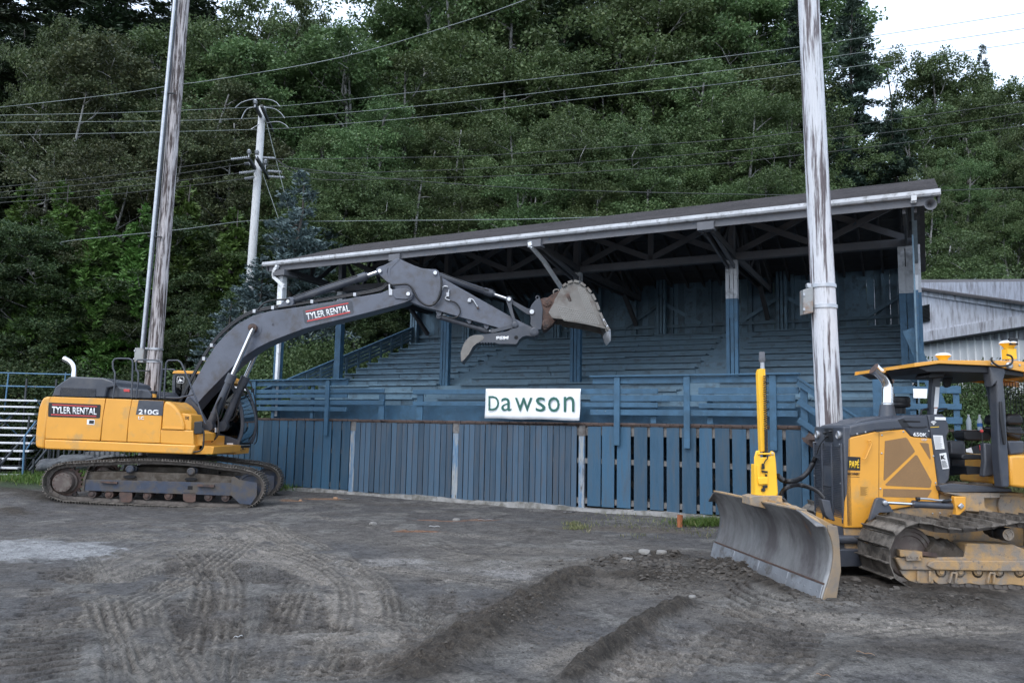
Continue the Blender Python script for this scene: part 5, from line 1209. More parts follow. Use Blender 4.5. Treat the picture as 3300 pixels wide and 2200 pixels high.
pinS(1082, 588, c3, 1.18, ex, .065); MB().lathe(X.P(c3(1102, 755), 1.16), (0, -1, 0), [(.1, -.1), (.1, .02), (.085, .03), (.06, .03), (.055, .04), (.02, .04)], 22).build('pin', M_drk, ex, smooth=35)
MB().lathe(X.P(c3(940, 695), 1.2), (0, -1, 0), [(.07, -.05), (.07, .02), (.05, .03), (.02, .03)], 18).build('pin', M_drk, ex, smooth=35)
eslab(E3([(1150,480),(1190,466),(1215,468),(1250,440),(1290,418),(1330,405),(1335,520),(1300,640),(1250,700),(1205,735),(1180,742),(1165,700),(1168,600)], 1.22), 1.22, 1.78).build('quick_coupler', M_rust, ex, bevel=.015)
for x, y in ((1207,507),(1203,685)): MB().lathe(X.P(c3(x, y), 1.22), (0, -1, 0), [(.1, 0), (.1, .03), (.075, .04), (.05, .04), (.045, .05), (0, .05)], 24).build('coupler_pin', M_rust, ex, smooth=35)
def ringpts(cx, cy, r, r2, lat, f, a0=0, a1=360, n=20): return curve([X.P(f(cx+r*math.cos(R(t)), cy+r2*math.sin(R(t))), lat) for t in np.linspace(a0, a1, n)], 1)
MB().tube(ringpts(1130, 468, 14, 15, 1.3, c3), .014, 8, False).build('lifting_eye', M_drk, ex, smooth=50)
MB().tube(ringpts(1290, 420, 26, 20, 1.4, c3, 150, 330), .02, 8).build('lifting_eye', M_buck, ex, smooth=50)
# bucket: two side plates, wrapped shell, lip, teeth
KY0, KY1 = .97, 2.03
arc = [(1262,640),(1255,560),(1275,480),(1310,420),(1340,375),(1385,345),(1437,330),(1492,345),(1545,385),(1590,440),(1625,510),(1655,595),(1685,665),(1712,715),(1735,745)]
side = [(1222,590),(1262,520),(1300,455),(1325,395),(1345,370),(1390,345),(1437,332),(1492,347),(1545,387),(1590,442),(1625,512),(1655,597),(1685,667),(1712,717),(1730,745),(1690,727),(1530,690),(1350,662),(1342,648),(1290,645),(1250,638)]
bk = eslab(E3(side, KY0), KY0, KY0+.035).build('bucket_side', M_buck, ex, bevel=.006)
MB().ext([Vector((v.x, KY1-.035, v.z)) for v in E3(side, KY0)], (0, .035, 0)).build('bucket_side', M_buck, ex, bevel=.006)
pa = [Vector((v.x, 0, v.z)) for v in E3(arc, KY0)]; m = MB()
for a, b in zip(pa, pa[1:]):
    d = (b-a).normalized(); n_ = Vector((d.z, 0, -d.x))*.03
    m.ext([Vector((v.x, KY0+.036, v.z)) for v in (a, b, b+n_, a+n_)], (0, KY1-KY0-.072, 0))
m.build('bucket_shell', M_buck, ex)
pe = curve([Vector((v.x, 0, v.z)) for v in E3(arc[4:], KY0)], 4); m = MB()
for i in range(0, len(pe)-3, 4):
    a = pe[i]; b = pe[i+3]; m.beam((a.x, KY0-.02, a.z), (b.x, KY0-.02, b.z), .06, .06, (0, 1, 0)); m.beam((a.x, KY1+.02, a.z), (b.x, KY1+.02, b.z), .06, .06, (0, 1, 0))
m.build('edge_guard', M_buck, ex, bevel=.006)
a, b = X.P(c3(1660,610), KY0), X.P(c3(1735,745), KY0); MB().beam((a.x, KY0-.02, a.z), (b.x, KY0-.02, b.z), .04, .05).build('side_cutter', M_galv, ex, bevel=.005)
a = X.P(c3(1735,742), KY0); m = MB(); m.box(a.x-.09, a.x+.0, KY0+.0, KY1, a.z-.02, a.z+.02).build('lip', M_buck, ex)
for i in range(5):
    y = KY0+.06+i*(KY1-KY0-.12)/4; m = MB(); t = Vector((.05, 0, -.24)) if True else 0
    p0 = Vector((a.x-.03, y, a.z+.03)); m.tube([p0, p0+Vector((.015, 0, -.09)), p0+Vector((.03, 0, -.17)), p0+Vector((.055, 0, -.27))], [.062, .055, .045, .014], 6); m.build('bucket_tooth', M_galv, ex, smooth=50)
def gridpatch(q, nu, nv, par):
    q = [Vector((v.x, KY0-.004, v.z)) for v in E3(q, KY0)]; m = MB()
    def at(u, v): return q[0]*(1-u)*(1-v)+q[1]*u*(1-v)+q[2]*u*v+q[3]*(1-u)*v
    for i in range(nu+1): m.beam(at(i/nu, 0), at(i/nu, 1), .012, .009)
    for i in range(nv+1): m.beam(at(0, i/nv), at(1, i/nv), .012, .009)
    m.build('wear_grid', mat('weld_bead_grey', (.33,.32,.3), .5, .3), par)
gridpatch([(1545,585),(1603,592),(1525,392),(1468,385)], 4, 14, bk); gridpatch([(1345,648),(1648,690),(1612,610),(1292,535)], 20, 5, bk)
text('WBM', E3([(1395,510),(1420,495),(1390,425),(1362,440)], KY0), M_rust, bk, 'raised_mark', bold=.03)
# thumb
tp = [(492,1018),(480,985),(480,930),(495,880),(520,830),(555,795),(600,780),(660,778),(780,765),(870,752),(920,728),(960,714),(1010,706),(1060,706),(1090,716),(1108,735),(1135,755),(1130,785),(1105,800),(1070,792),(1040,788),(1005,796),(975,822),(958,852),(945,860),(870,858)]
tb_ = []; k = 0
for x in range(760, 620, -12): tb_ += [(x, 846+(6 if k % 2 else -2)), (x-3, 854-(8 if k % 2 else 0))]; k += 1
tp += [(800,858)]+tb_+[(600,865),(575,890),(555,930),(530,965),(505,995)]
th = eslab(E3(tp, 1.2), 1.2, 1.8).build('thumb', M_drk, ex, bevel=.006, seg=1)
eslab(E3([(488,1005),(483,930),(512,850),(560,795),(600,782),(660,782),(680,800),(672,820),(620,850),(585,880),(550,945),(505,995)], 1.19), 1.185, 1.2).build('wear_plate', M_buck, th)
text('PSM', E3([(780,824),(884,820),(887,790),(783,794)], 1.2), M_wht, th, 'lettering', bold=.05)
MB().lathe(X.P(c3(950,803), 1.198), (0, -1, 0), [(.045, 0), (.045, .003)], 18).build('hole', M_mesh, th)

# ------------------------------------------------------------------ person in the cab
pr = X.root('person', 'seated driver in a hi-vis green jacket inside the excavator cab', 'person'); pr.location = X.W(sx, 2.4, 0); 
def skin(name, nodes, edges, mt_, par, lv=2):
    me = bpy.data.meshes.new(name); me.from_pydata([n[0] for n in nodes], edges, []); o = bpy.data.objects.new(name, me); col.objects.link(o); o.parent = par
    md = o.modifiers.new('s', 'SKIN'); 
    for v, n in zip(me.skin_vertices[0].data, nodes): v.radius = (n[1], n[2] if len(n) > 2 else n[1])
    me.skin_vertices[0].data[0].use_root = True
    sb = o.modifiers.new('u', 'SUBSURF'); sb.levels = lv; sb.render_levels = lv; me.materials.append(mt_); return o
J = [((-.12,0,1.76),.13,.16), ((-.15,0,1.95),.12,.15), ((-.17,0,2.15),.12,.17), ((-.17,0,2.27),.06,.08), ((-.16,-.19,2.2),.06), ((-.05,-.24,1.96),.048), ((.2,-.24,1.9),.036), ((-.16,.19,2.2),.06), ((-.05,.24,1.96),.048), ((.2,.24,1.9),.036)]
skin('jacket', J, [(0,1),(1,2),(2,3),(2,4),(4,5),(5,6),(2,7),(7,8),(8,9)], M_hivis, pr)
skin('trousers', [((-.12,0,1.74),.13,.17), ((0,-.1,1.74),.09), ((.34,-.13,1.76),.07), ((.42,-.13,1.38),.05), ((.5,-.13,1.29),.045), ((0,.1,1.74),.09), ((.34,.13,1.76),.07), ((.42,.13,1.38),.05), ((.5,.13,1.29),.045)], [(0,1),(1,2),(2,3),(3,4),(0,5),(5,6),(6,7),(7,8)], M_jean, pr)
H_ = skin('head', [((-.15,0,2.28),.055), ((-.14,0,2.36),.06), ((-.12,0,2.44),.085,.075), ((-.125,0,2.52),.075,.07), ((-.03,0,2.435),.014)], [(0,1),(1,2),(2,3),(2,4)], M_skin, pr)
for s_ in (-1, 1):
    MB().lathe((-.038, s_*.03, 2.465), (1, 0, 0), [(.011, 0), (.008, .006), (0, .008)], 8).build('eye', M_bkp, H_); MB().lathe((-.12, s_*.078, 2.45), (0, s_, 0), [(.028, 0), (.025, .012), (.01, .014)], 10).build('ear', M_skin, H_)
    hn = [((.21,s_*.24,1.9),.03,.035), ((.27,s_*.235,1.9),.02,.036)]; ed_ = [(0,1)]
    for k in range(4):
        b = len(hn); yy = s_*.235+(k-1.5)*.019; l = (.9,1,.95,.75)[k]; hn += [((.3,yy,1.905),.0095), ((.3+.03*l,yy,1.885),.009), ((.3+.035*l,yy,1.86),.008)]; ed_ += [(1,b),(b,b+1),(b+1,b+2)]
    b = len(hn); hn += [((.26,s_*.235-s_*.04,1.895),.011), ((.29,s_*.235-s_*.05,1.88),.009)]; ed_ += [(0,b),(b,b+1)]
    skin('hand', hn, ed_, M_skin, pr)
MB().lathe((-.145, 0, 2.43), (-.15, 0, 1), [(.092, 0), (.095, .06), (.085, .11), (.05, .14), (0, .148)], 18).build('hair', M_hair, pr, smooth=60)
# ------------------------------------------------------------------ bulldozer
DO = gnd(*c6b(1400, 1450)); D = Frame((DO.x, DO.y, 0), 2)
dz = D.root('bulldozer', 'yellow crawler bulldozer with muddy tracks and a wide grey blade', 'bulldozer')
def F4(pts, lat): return [D.P(c4(*p), lat) for p in pts]
def F6(pts, lat): return [D.P(c6b(*p), lat) for p in pts]
def F5(pts, lat): return [D.P(c5b(*p), lat) for p in pts]
def F3(pts, lat): return [D.P(c3b(*p), lat) for p in pts]
ol = F6([(700,1425),(560,1262),(487,1090),(472,900),(555,680),(735,535),(950,500),(1130,540),(1290,578),(1460,588),(1640,575),(1810,560),(2000,535),(2180,492)], 0)
path_ = [(v.x, v.z) for v in ol]+[(1.15,.80),(1.55,.83),(1.95,.86),(2.25,.8),(2.42,.6),(2.42,.35),(2.28,.14),(2.05,.02),(1.5,-.01),(.9,-.01),(.3,0.0),(-.3,.02)]
path_ = path_[1:]; path_[-1] = (-.45, .02)
TW = .78
for y0 in (0, 2.02):
    tracks(D, dz, path_, y0, y0+TW, .172, .012, M_trk, 1, (y0+.28, y0+.5), rib_h=.052, ribw=.012)
    sh = lambda pts: [Vector((v.x, y0+.2, v.z)) for v in F6(pts, .2)]
    fr_ = MB().ext(sh([(560,975),(680,968),(1480,968),(1498,790),(1530,782),(2140,802),(2269,860),(2900,870),(2900,1170),(2269,1168),(1060,1145),(640,1140),(600,1060)]), (0, .3, 0)).build('track_frame', M_tan, dz, bevel=.015)
    low = [(640,1145),(1060,1150),(2900,1172),(2900,1350),(2269,1352),(2130,1335),(1990,1345),(1850,1330),(1700,1342),(1560,1320),(1430,1335),(1290,1325),(1190,1335),(1150,1332),(1110,1305),(1085,1280),(1090,1322),(840,1320),(760,1285),(700,1240),(660,1190)]
    MB().ext([v+Vector((0, .03, 0)) for v in sh(low)], (0, .05, 0)).build('roller_guard', M_tan, fr_, bevel=.006)
    MB().ext([v+Vector((0, -.03, 0)) for v in sh([(962,1075),(985,1035),(1060,1006),(2269,1012),(2700,1015),(2700,1150),(2269,1150),(1940,1148),(1080,1132),(1010,1105)])], (0, .03, 0)).build('rub_strip', M_tan, fr_, bevel=.012)
    MB().ext([v+Vector((0, -.04, 0)) for v in sh([(592,862),(660,868),(895,885),(898,930),(885,1010),(682,1010),(680,950),(600,955)])], (0, .09, 0)).build('adjuster_block', M_tan, fr_, bevel=.008)
    m = MB(); m.beam(sh([(900,915)])[0], sh([(1105,940)])[0], .04, .05); m.build('adjuster_rod', M_rust, fr_, bevel=.005)
    for x, y in ((705,955),(748,955),(828,958),(876,958)): c = sh([(x, y)])[0]; MB().cyl(c+Vector((0,-.055,0)), c+Vector((0,-.035,0)), .012, 6).build('bolt', M_tan, fr_)
    for x in (860, 1015): a, b = sh([(x, 1150), (x, 1285)]); MB().beam(a, b, .03, .016, (0, 1, 0)).build('rib', M_tan, fr_)
    for x in (1335, 1840): MB().ext([v+Vector((0, -.012, 0)) for v in sh([(x-70,1310),(x-40,1180),(x-25,1158),(x+40,1160),(x+50,1180),(x+30,1315),(x+10,1310),(x+20,1190),(x-15,1185),(x-45,1312)])], (0, .045, 0)).build('guard_rib', M_tan, fr_, bevel=.005)
    for x in (1180, 1430, 1672, 1952, 2230, 2500, 2750):
        c = sh([(x, 1172)])[0]
        MB().lathe(c+Vector((0, .032, 0)), (0, -1, 0), [(.068, 0), (.068, .002)], 22).build('opening', M_mesh, fr_)
        MB().lathe(c+Vector((0, .03, .008)), (0, -1, 0), [(.052, 0), (.05, .012), (.03, .02), (.028, .03), (0, .03)], 16).build('track_roller', M_tan, fr_, smooth=35)
    c = D.P(c6b(735, 900), .3); c = Vector((c.x, y0+.3, c.z))
    MB().lathe(c+Vector((0, .3, 0)), (0, -1, 0), [(.26, 0), (.30, .02), (.30, .1), (.315, .12), (.315, .2), (.30, .22), (.30, .30), (.285, .32), (.25, .33), (.245, .315), (.2, .325), (.19, .31), (.14, .32), (.1, .34), (0, .34)], 40).build('idler_wheel', M_hub, dz, smooth=35)
    c = Vector((2.05, y0+.3, .45)); MB().lathe(c+Vector((0, .3, 0)), (0, -1, 0), [(.28, 0), (.28, .3), (.18, .32), (.16, .36), (0, .37)], 30).build('sprocket', M_rust, dz, smooth=35)
    c = D.P(c6b(2060, 668), .12); c = Vector((c.x, y0+.12, c.z))
    cr_ = MB().lathe(c+Vector((0, .4, 0)), (0, -1, 0), [(.05, 0), (.05, .1), (.075, .11), (.075, .2), (.06, .22), (.06, .27), (.08, .29), (.08, .38), (.07, .4), (.062, .395), (.06, .385)], 26).build('carrier_roller', M_blk, dz, smooth=35)
    MB().lathe(c, (0, -1, 0), [(.068, -.01), (.068, .004), (.055, .006), (.05, -.002), (.02, 0), (.018, .012), (0, .012)], 22).build('roller_cap', M_tan, cr_, smooth=35)
    for k in range(3): t = k*2.094+.5; MB().beam(c+Vector((.012*math.cos(t), -.006, .012*math.sin(t))), c+Vector((.05*math.cos(t), -.006, .05*math.sin(t))), .008, .012).build('spoke', M_tan, cr_)
    # dirt heaped on the frame
    rs_ = np.random.RandomState(4+int(y0)); m = MB(); n_ = 14; top = sh([(985,960),(1000,800),(1060,715),(1110,672),(1200,710),(1300,740),(1385,752),(1440,785),(1475,830),(1480,965)])
    tc = curve(top, 3)
    for j in range(6):
        for i, p in enumerate(tc): u = j/5; m.v.append((p.x+rs_.normal()*.006, y0+.22+u*.5, top[0].z-.02+(p.z-top[0].z)*(math.sin(math.pi*(.12+.8*u))**.5)+rs_.normal()*.012))
    m.f = [(j*len(tc)+i, j*len(tc)+i+1, (j+1)*len(tc)+i+1, (j+1)*len(tc)+i) for j in range(5) for i in range(len(tc)-1)]+[tuple(range(len(tc)))]
    m.build('mud_heap', M_mud, dz, smooth=70)
# hull and engine box
LN, LF = .97, 1.88
def fs(f, pts, y0, y1): return MB().ext(f(pts, y0), (0, y1-y0, 0))
fs(F4, [(1478,898),(1475,958),(1200,1000),(1060,1055),(1030,1106),(925,1104),(935,1240),(1960,1260),(1960,905)], LN+.03, LF).build('hull', M_tan, dz, bevel=.01)
eng = fs(F4, [(948,590),(1110,553),(1275,541),(1312,582),(1430,592),(1470,890),(1476,955),(1200,1002),(1060,1058),(1030,1106),(925,1104),(940,850)], LN, LF).build('engine_panel', M_yel, dz, bevel=.012)
def mp(pts, nm='screen_panel', mt_=M_perf, lat=LN-.004, par=eng, f=F4, t=.003): return MB().ext(f(pts, lat), (0, t, 0)).build(nm, mt_, par)
for pts in ([(1162,606),(1280,586),(1290,592),(1334,664),(1330,672),(1160,833),(1154,828)], [(1338,686),(1348,690),(1430,838),(1424,870),(1416,874),(1170,862),(1164,855)], [(1362,616),(1405,618),(1413,624),(1425,706),(1420,712)], [(1152,880),(1428,886),(1430,892),(1403,934),(1150,926)]): mp(pts)
m = MB()
for a, b in (((1128,558),(1126,1000)),): p, q = F4([a, b], LN-.002); m.beam(p, q, .003, .004)
m.build('panel_seam', M_bkp, eng)
for x, y in ((1144,573),(1142,677),(1136,880),(1267,553),(1440,693),(1452,847),(1435,1022),(1478,1020),(1413,550),(1050,556),(1002,566)): c = D.P(c4(x, y), LN); MB().lathe(c, (0, -1, 0), [(.012, 0), (.012, .006), (.006, .01), (0, .01)], 8).build('bolt', M_galv, eng)
MB().tube(curve(F4([(1066,608),(1078,603),(1085,615),(1082,635),(1060,685),(1052,705),(1040,710),(1032,708)], LN-.05), 3), .009, 8).build('grab_handle', M_yel, eng, smooth=50)
# dark bonnet
hood = fs(F4, [(948,590),(958,518),(1000,508),(1110,488),(1225,478),(1270,458),(1408,455),(1430,592),(1312,582),(1275,541),(1110,553)], LN-.003, LF).build('bonnet', M_drk, dz, bevel=.03, seg=3)
fs(F4, [(968,515),(1010,485),(1100,466),(1230,462),(1260,470),(1240,505)], 1.15, 1.72).build('bonnet_crown', M_drk, hood, bevel=.03, seg=3)
mp([(1235,485),(1270,478),(1310,528),(1300,532),(1262,528)], 'intake_recess', M_blk, LN-.006, hood); mp([(1265,489),(1365,492),(1365,500),(1268,500)], 'slot', M_mesh, LN-.006, hood)
for pts in ([(1108,546),(1118,552),(1205,538),(1216,531)], [(1305,522),(1320,527),(1390,527),(1402,522)]): MB().tube(curve(F4(pts, LN-.04), 3), .01, 8).build('latch_handle', M_blk, hood, smooth=50)
def dtx(s, q, mt_, lat, f=F4, bold=.02, par=eng): return text(s, f(q, lat), mt_, par, bold=bold)
dtx('650K', [(1324,580),(1405,585),(1402,561),(1323,556)], M_wht, LN-.006, par=hood, bold=.03); dtx('LGP', [(1372,604),(1402,606),(1402,593),(1372,591)], M_wht, LN-.002)
s = mp([(948,773),(1019,776),(1021,699),(950,695)], 'sign_plate', M_bkp, LN-.005); dtx('PAPÉ', [(956,760),(1012,763),(1014,712),(958,709)], mat('yellow_print', (.8,.5,.03), .5, var=0), LN-.006, bold=.04, par=s); dtx('MACHINERY', [(947,801),(1016,803),(1017,788),(948,786)], M_bkp, LN-.002)
mp([(947,812),(1016,814),(1016,812),(947,810)], 'rule', M_bkp, LN-.003); m = mp([(1016,922),(1067,924),(1069,866),(1018,864)], 'warning_label', mat('orange_label', (.6,.3,.05), .5, var=.05), LN-.003)
mk = MB()
for i in range(9): p, q = F4([(1021, 872+i*5.5), (1064-(i*7) % 15, 873+i*5.5)], LN-.0045); mk.beam(p, q, .001, .0035)
mk.build('fine_print', M_bkp, m)
# radiator grille (front face)
XF = D.P(c4(935, 800), LN).x-.012
zt_ = hz = D.P(c4(950, 560), LN).z; zb_ = D.P(c4(925, 1100), LN).z
g = MB(); g.box(XF, XF+.1, LN, LF, zb_, D.P(c4(955,520),LN).z-.01); gr_ = g.build('grille_housing', M_drk, dz, bevel=.02, seg=3)
MB().box(XF-.006, XF-.001, LN+.05, LF-.05, zb_+.04, zt_-.18).build('grille_void', M_mesh, gr_)
m = MB(); ny_, nz_ = 26, 42; y0, y1, z0, z1 = LN+.05, LF-.05, zb_+.04, zt_-.18
for j in range(nz_+1): z = z0+(z1-z0)*j/nz_; m.box(XF-.02, XF-.008, y0, y1, z-.004, z+.004)
for j in range(nz_):
    for i in range(ny_+1):
        y = y0+(y1-y0)*(i+.5*(j % 2))/ny_
        if y < y1: m.box(XF-.02, XF-.008, y-.005, y+.005, z0+(z1-z0)*j/nz_, z0+(z1-z0)*(j+1)/nz_)
m.build('grille_mesh', M_drk, gr_)
m = MB(); m.box(XF-.028, XF-.02, LN+.32, LN+.58, zt_-.72, zt_-.45)
for y in (LN+.02, LN+.3, LN+.6, LF-.05): m.box(XF-.03, XF-.006, y, y+.035, z0, z1+.04)
m.build('grille_bar', M_drk, gr_, bevel=.006)
for y in (LN+.12, LF-.13):
    MB().lathe((XF, y, zt_-.03), (-1, 0, 0), [(.055, 0), (.055, .02), (.045, .03), (.043, .022), (0, .02)], 20).build('headlight', M_galv, gr_, smooth=35)
MB().box(XF-.012, XF-.001, LN+.3, LN+.55, zt_-.12, zt_+.06).build('socket_panel', M_blk, gr_, bevel=.01)
for y, z in ((LN+.33, zt_+.02), (LN+.45, zt_-.05), (LN+.5, zt_+.0)): MB().cyl((XF-.01, y, z), (XF-.05, y, z-.01), .016, 8).build('socket', M_blk, gr_)
MB().tube(curve([(XF-.04, LN+.4, zt_-.05), (XF-.06, LN+.5, zt_-.12), (XF-.05, LN+.62, zt_-.18), (XF-.06, LN+.7, zt_-.3)], 4), .006).build('cable', M_rub, gr_, smooth=50)
for y, z in ((LN+.03, zb_+.1), (LF-.04, zb_+.1), (LN+.06, zb_+.55), (LF-.04, zb_+.6), (LN+.06, zt_-.15), (LF-.04, zt_-.14)): MB().cyl((XF, y, z), (XF-.035, y, z), .01, 8).build('bolt', M_galv, gr_)
# exhaust and pre-cleaner
LE = 1.35
base = F4([(1175,470),(1175,398)], LE); MB().lathe(base[0], (0, 0, 1), [(.13, -.05), (.115, .0), (.09, base[1].z-base[0].z-.02), (.085, base[1].z-base[0].z)], 20).build('stack_base', M_drk, dz, smooth=40)
ep = curve(F4([(1176,400),(1177,340),(1176,290),(1168,262),(1148,232),(1120,208),(1098,192)], LE), 4); st = MB().tube(ep, [.072]*(len(ep)-4)+[.074,.078,.082,.086], 24).build('exhaust_stack', M_chrome, dz, smooth=40)
d_ = (ep[-1]-ep[-2]).normalized(); MB().cyl(ep[-1]+d_*.001, ep[-1]+d_*.004, .083, 24).build('stack_mouth', M_rust, st)
MB().cyl(F4([(1176,395)], LE)[0], F4([(1176,388)], LE)[0], .08, 20).build('clamp', M_galv, st)
a = D.P(c4(1250, 450), 1.6); b = D.P(c4(1250, 350), 1.6); h_ = b.z-a.z
MB().lathe(a, (0, 0, 1), [(.07, 0), (.07, h_*.33), (.125, h_*.38), (.135, h_*.5), (.128, h_*.6), (.135, h_*.7), (.13, h_*.9), (.11, h_*.98), (0, h_)], 26).build('air_precleaner', M_blk, dz, smooth=30)
# dash column
da = fs(F4, [(1407,455),(1495,451),(1526,505),(1533,555),(1518,580),(1540,735),(1532,830),(1475,892),(1430,592)], LN-.006, LF).build('dash_column', M_drk, dz, bevel=.02, seg=3)
for pts in ([(1448,485),(1512,487),(1510,470),(1448,468)], [(1452,655),(1505,652),(1493,575),(1438,573)]): mp(pts, 'label', M_wht, LN-.012, da)
q = mp([(1493,768),(1530,764),(1513,673),(1475,679)], 'label', M_wht, LN-.012, da); dtx('K', [(1484,712),(1510,710),(1506,686),(1480,688)], M_bkp, LN-.014, par=q, bold=.06)
mk = MB()
for i in range(9): p, q2 = F4([(1486+i*.8, 722+i*4.5), (1508+i*1.2+(i*5) % 9, 720+i*4.5)], LN-.0155); mk.beam(p, q2, .001, .004)
mk.build('fine_print', M_bkp, q); mk = MB()
for i in range(12): p, q2 = F4([(1443+i*.9, 582+i*6), (1486+i*.9-(i*7) % 12, 583+i*5.8)], LN-.0135); mk.beam(p, q2, .001, .003)
mk.build('fine_print', M_bkp, q)
for r_ in (7, 13, 19):
    MB().tube([D.P(c4(1441+r_*math.cos(R(t)), 512-r_*math.sin(R(t))), LN-.012) for t in range(40, 141, 10)], .005, 6).build('signal_arc', M_wht, da)
c = D.P(c4(1441, 510), LN-.012); MB().cyl(c, c+Vector((0,-.003,0)), .008).build('signal_dot', M_wht, da); mp([(1424,530),(1472,527),(1472,523),(1424,526)], 'yellow_line', MC['yellow_print'], LN-.012, da)
for x in (0, 53): MB().tube(curve(F5([(383+x*3.2,835),(392+x*3.2,795),(425+x*3.2,778),(490+x*3.2,775)], LN+.2), 3), .014, 8).build('grab_rail', M_blk, dz, smooth=50)
# floor platform
pf = fs(F4, [(1472,862),(1545,850),(1890,878),(1890,898),(1500,902),(1482,892)], .88, 2.25).build('platform', M_drk, dz, bevel=.01)
mp([(1480,878),(1888,894),(1888,880),(1480,865)], 'platform_edge', M_drk, .875, pf)
m = MB()
for k in range(7): p = D.P(c4(1520+k*48, 862+k*2), .9); m.box(p.x-.06, p.x+.06, .9, 1.2, p.z+.005, p.z+.025+.012*(k % 3))
m.build('caked_dirt', M_mud, pf, bevel=.01)
fs(F4, [(1490,900),(1820,905),(1822,930),(1510,915)], .9, LN+.1).build('platform_support', M_tan, dz)
fs(F6, [(1195,105),(1930,150),(1935,175),(1740,180),(1745,300),(1870,372),(1500,350),(1350,420),(1490,350),(1500,170)], LN-.12, LN+.02).build('frame_web', M_tan, dz, bevel=.008)
fs(F6, [(1345,160),(1500,165),(1498,330),(1420,405),(1360,420),(1370,350),(1350,260)], .72, .80).build('cylinder_bracket', M_yel, dz, bevel=.01)
MB().beam(*F6([(1405,310),(1455,265)], .7), .03, .055).build('keeper_plate', M_galv, dz, bevel=.01)
# canopy
M_can = M_drk
rp = fs(F5, [(1135,545),(1120,400),(1105,325),(1265,340),(1285,380),(1255,470),(1275,700),(1290,1000),(1310,1300),(1320,1568),(1310,1600),(1240,1600),(1210,1300),(1195,900),(1180,500)], .62, .78).build('canopy_post', M_can, dz, bevel=.02, seg=3)
fs(F5, [(1130,545),(1120,330),(1250,340),(1240,500),(1260,900),(1280,1300),(1220,1300),(1195,900)], 1.95, 2.1).build('canopy_post', M_can, dz, bevel=.02)
fp = fs(F5, [(508,440),(600,440),(575,640),(553,835),(488,835),(500,640)], 1.1, 1.2).build('canopy_post', M_can, dz, bevel=.01)
MB().ext(F5([(540,545),(583,545),(568,757),(522,757)], 1.094), (0, .005, 0)).build('label', M_wht, fp)
MB().ext(F5([(526,765),(560,765),(548,830),(524,830)], 1.094), (0, .005, 0)).build('label', M_wht, fp)
MB().ext(F5([(528,757),(562,757),(561,768),(527,768)], 1.092), (0, .005, 0)).build('label', M_orange, fp)
cr = MB()
CL0, CL1 = .60, 2.22
tp_ = F5([(318,334),(322,291),(576,262),(1165,265),(1400,285),(1470,300),(2300,420),(2300,480),(1470,385),(1390,370),(1290,350),(1160,322),(578,297)], CL0)
can = MB().ext(tp_, (0, .04, 0)).build('canopy_rim', M_yel, dz, bevel=.006); MB().ext([Vector((v.x, CL1-.04, v.z)) for v in tp_], (0, .04, 0)).build('canopy_rim', M_yel, dz)
q = F5([(576,262),(1400,268),(2300,400),(2300,420),(1400,290),(576,275)], CL0+.041); MB().ext(q, (0, CL1-CL0-.082, 0)).build('canopy_roof', M_yel, dz)
q = F5([(318,330),(322,293),(576,264),(576,290)], CL0+.041); MB().ext(q, (0, CL1-CL0-.082, 0)).build('canopy_visor', M_yel, dz)
q = F5([(340,338),(578,300),(1160,325),(1300,352),(1470,388),(1470,440),(1130,400),(600,385),(450,390)], CL0+.06); MB().ext(q, (0, CL1-CL0-.12, 0)).build('canopy_headliner', M_blk, dz, bevel=.01)
fs(F5, [(455,420),(475,398),(630,350),(645,370),(640,425),(620,445),(480,455),(458,445)], .85, 1.15).build('work_lamp', M_blk, dz, bevel=.015)
fs(F5, [(640,440),(725,440),(722,470),(700,540),(660,552),(636,530)], 1.3, 1.36).build('mirror', M_blk, dz, bevel=.01)
c = D.P(c5b(1320, 318), CL0-.02); MB().lathe(c+Vector((0,.03,0)), (0, -1, 0), [(.045, 0), (.045, .03), (.03, .045), (0, .046)], 18).build('marker_lamp', M_galv, dz, smooth=35)
for x, y in ((1130,297),(1153,258),(1422,315)): c = D.P(c5b(x, y), CL0-.002); MB().lathe(c, (0, -1, 0), [(.014, 0), (.014, .008), (0, .01)], 8).build('bolt', M_galv, dz)
M_gy = mat('receiver_yellow', (.85, .5, .03), .4, var=.03)
for (x, y, w_, ht), lat, post_ in (((620,262,160,78), 1.0, 0), ((1316,245,185,75), .9, 1)):
    c = D.P(c5b(x, y), lat); r_ = w_/3.267*(CAMZ*0+9.9)/FPX/2
    r0 = MB().lathe(c, (0, 0, 1), [(r_*.55, 0), (r_*.6, r_*.2), (r_*.95, r_*.55), (r_*.95, r_*.62)], 24).build('satellite_receiver', M_gy, dz, smooth=35)
    if post_: 
        r0.location.z = .13; MB().box(c.x-.06, c.x+.06, lat-.06, lat+.06, c.z-.01, c.z+.125).build('mast_foot', M_gy, r0).location.z = -.13
        MB().box(c.x-.05, c.x+.06, lat-.1, lat-.06, c.z+.04, c.z+.13).build('plug', M_blk, r0)
    MB().lathe(c+Vector((0, 0, r_*.62)), (0, 0, 1), [(r_*1.02, 0), (r_*1.02, r_*.08), (r_*.8, r_*.28), (r_*.4, r_*.36), (0, r_*.38)], 24).build('dome', M_wht, r0, smooth=60)
MB().tube(curve(F5([(1290,205),(1335,220),(1350,265),(1320,310),(1220,325),(1160,300),(1125,260),(1135,235)], .55), 4), .012).build('cable', M_rub, dz, smooth=50)
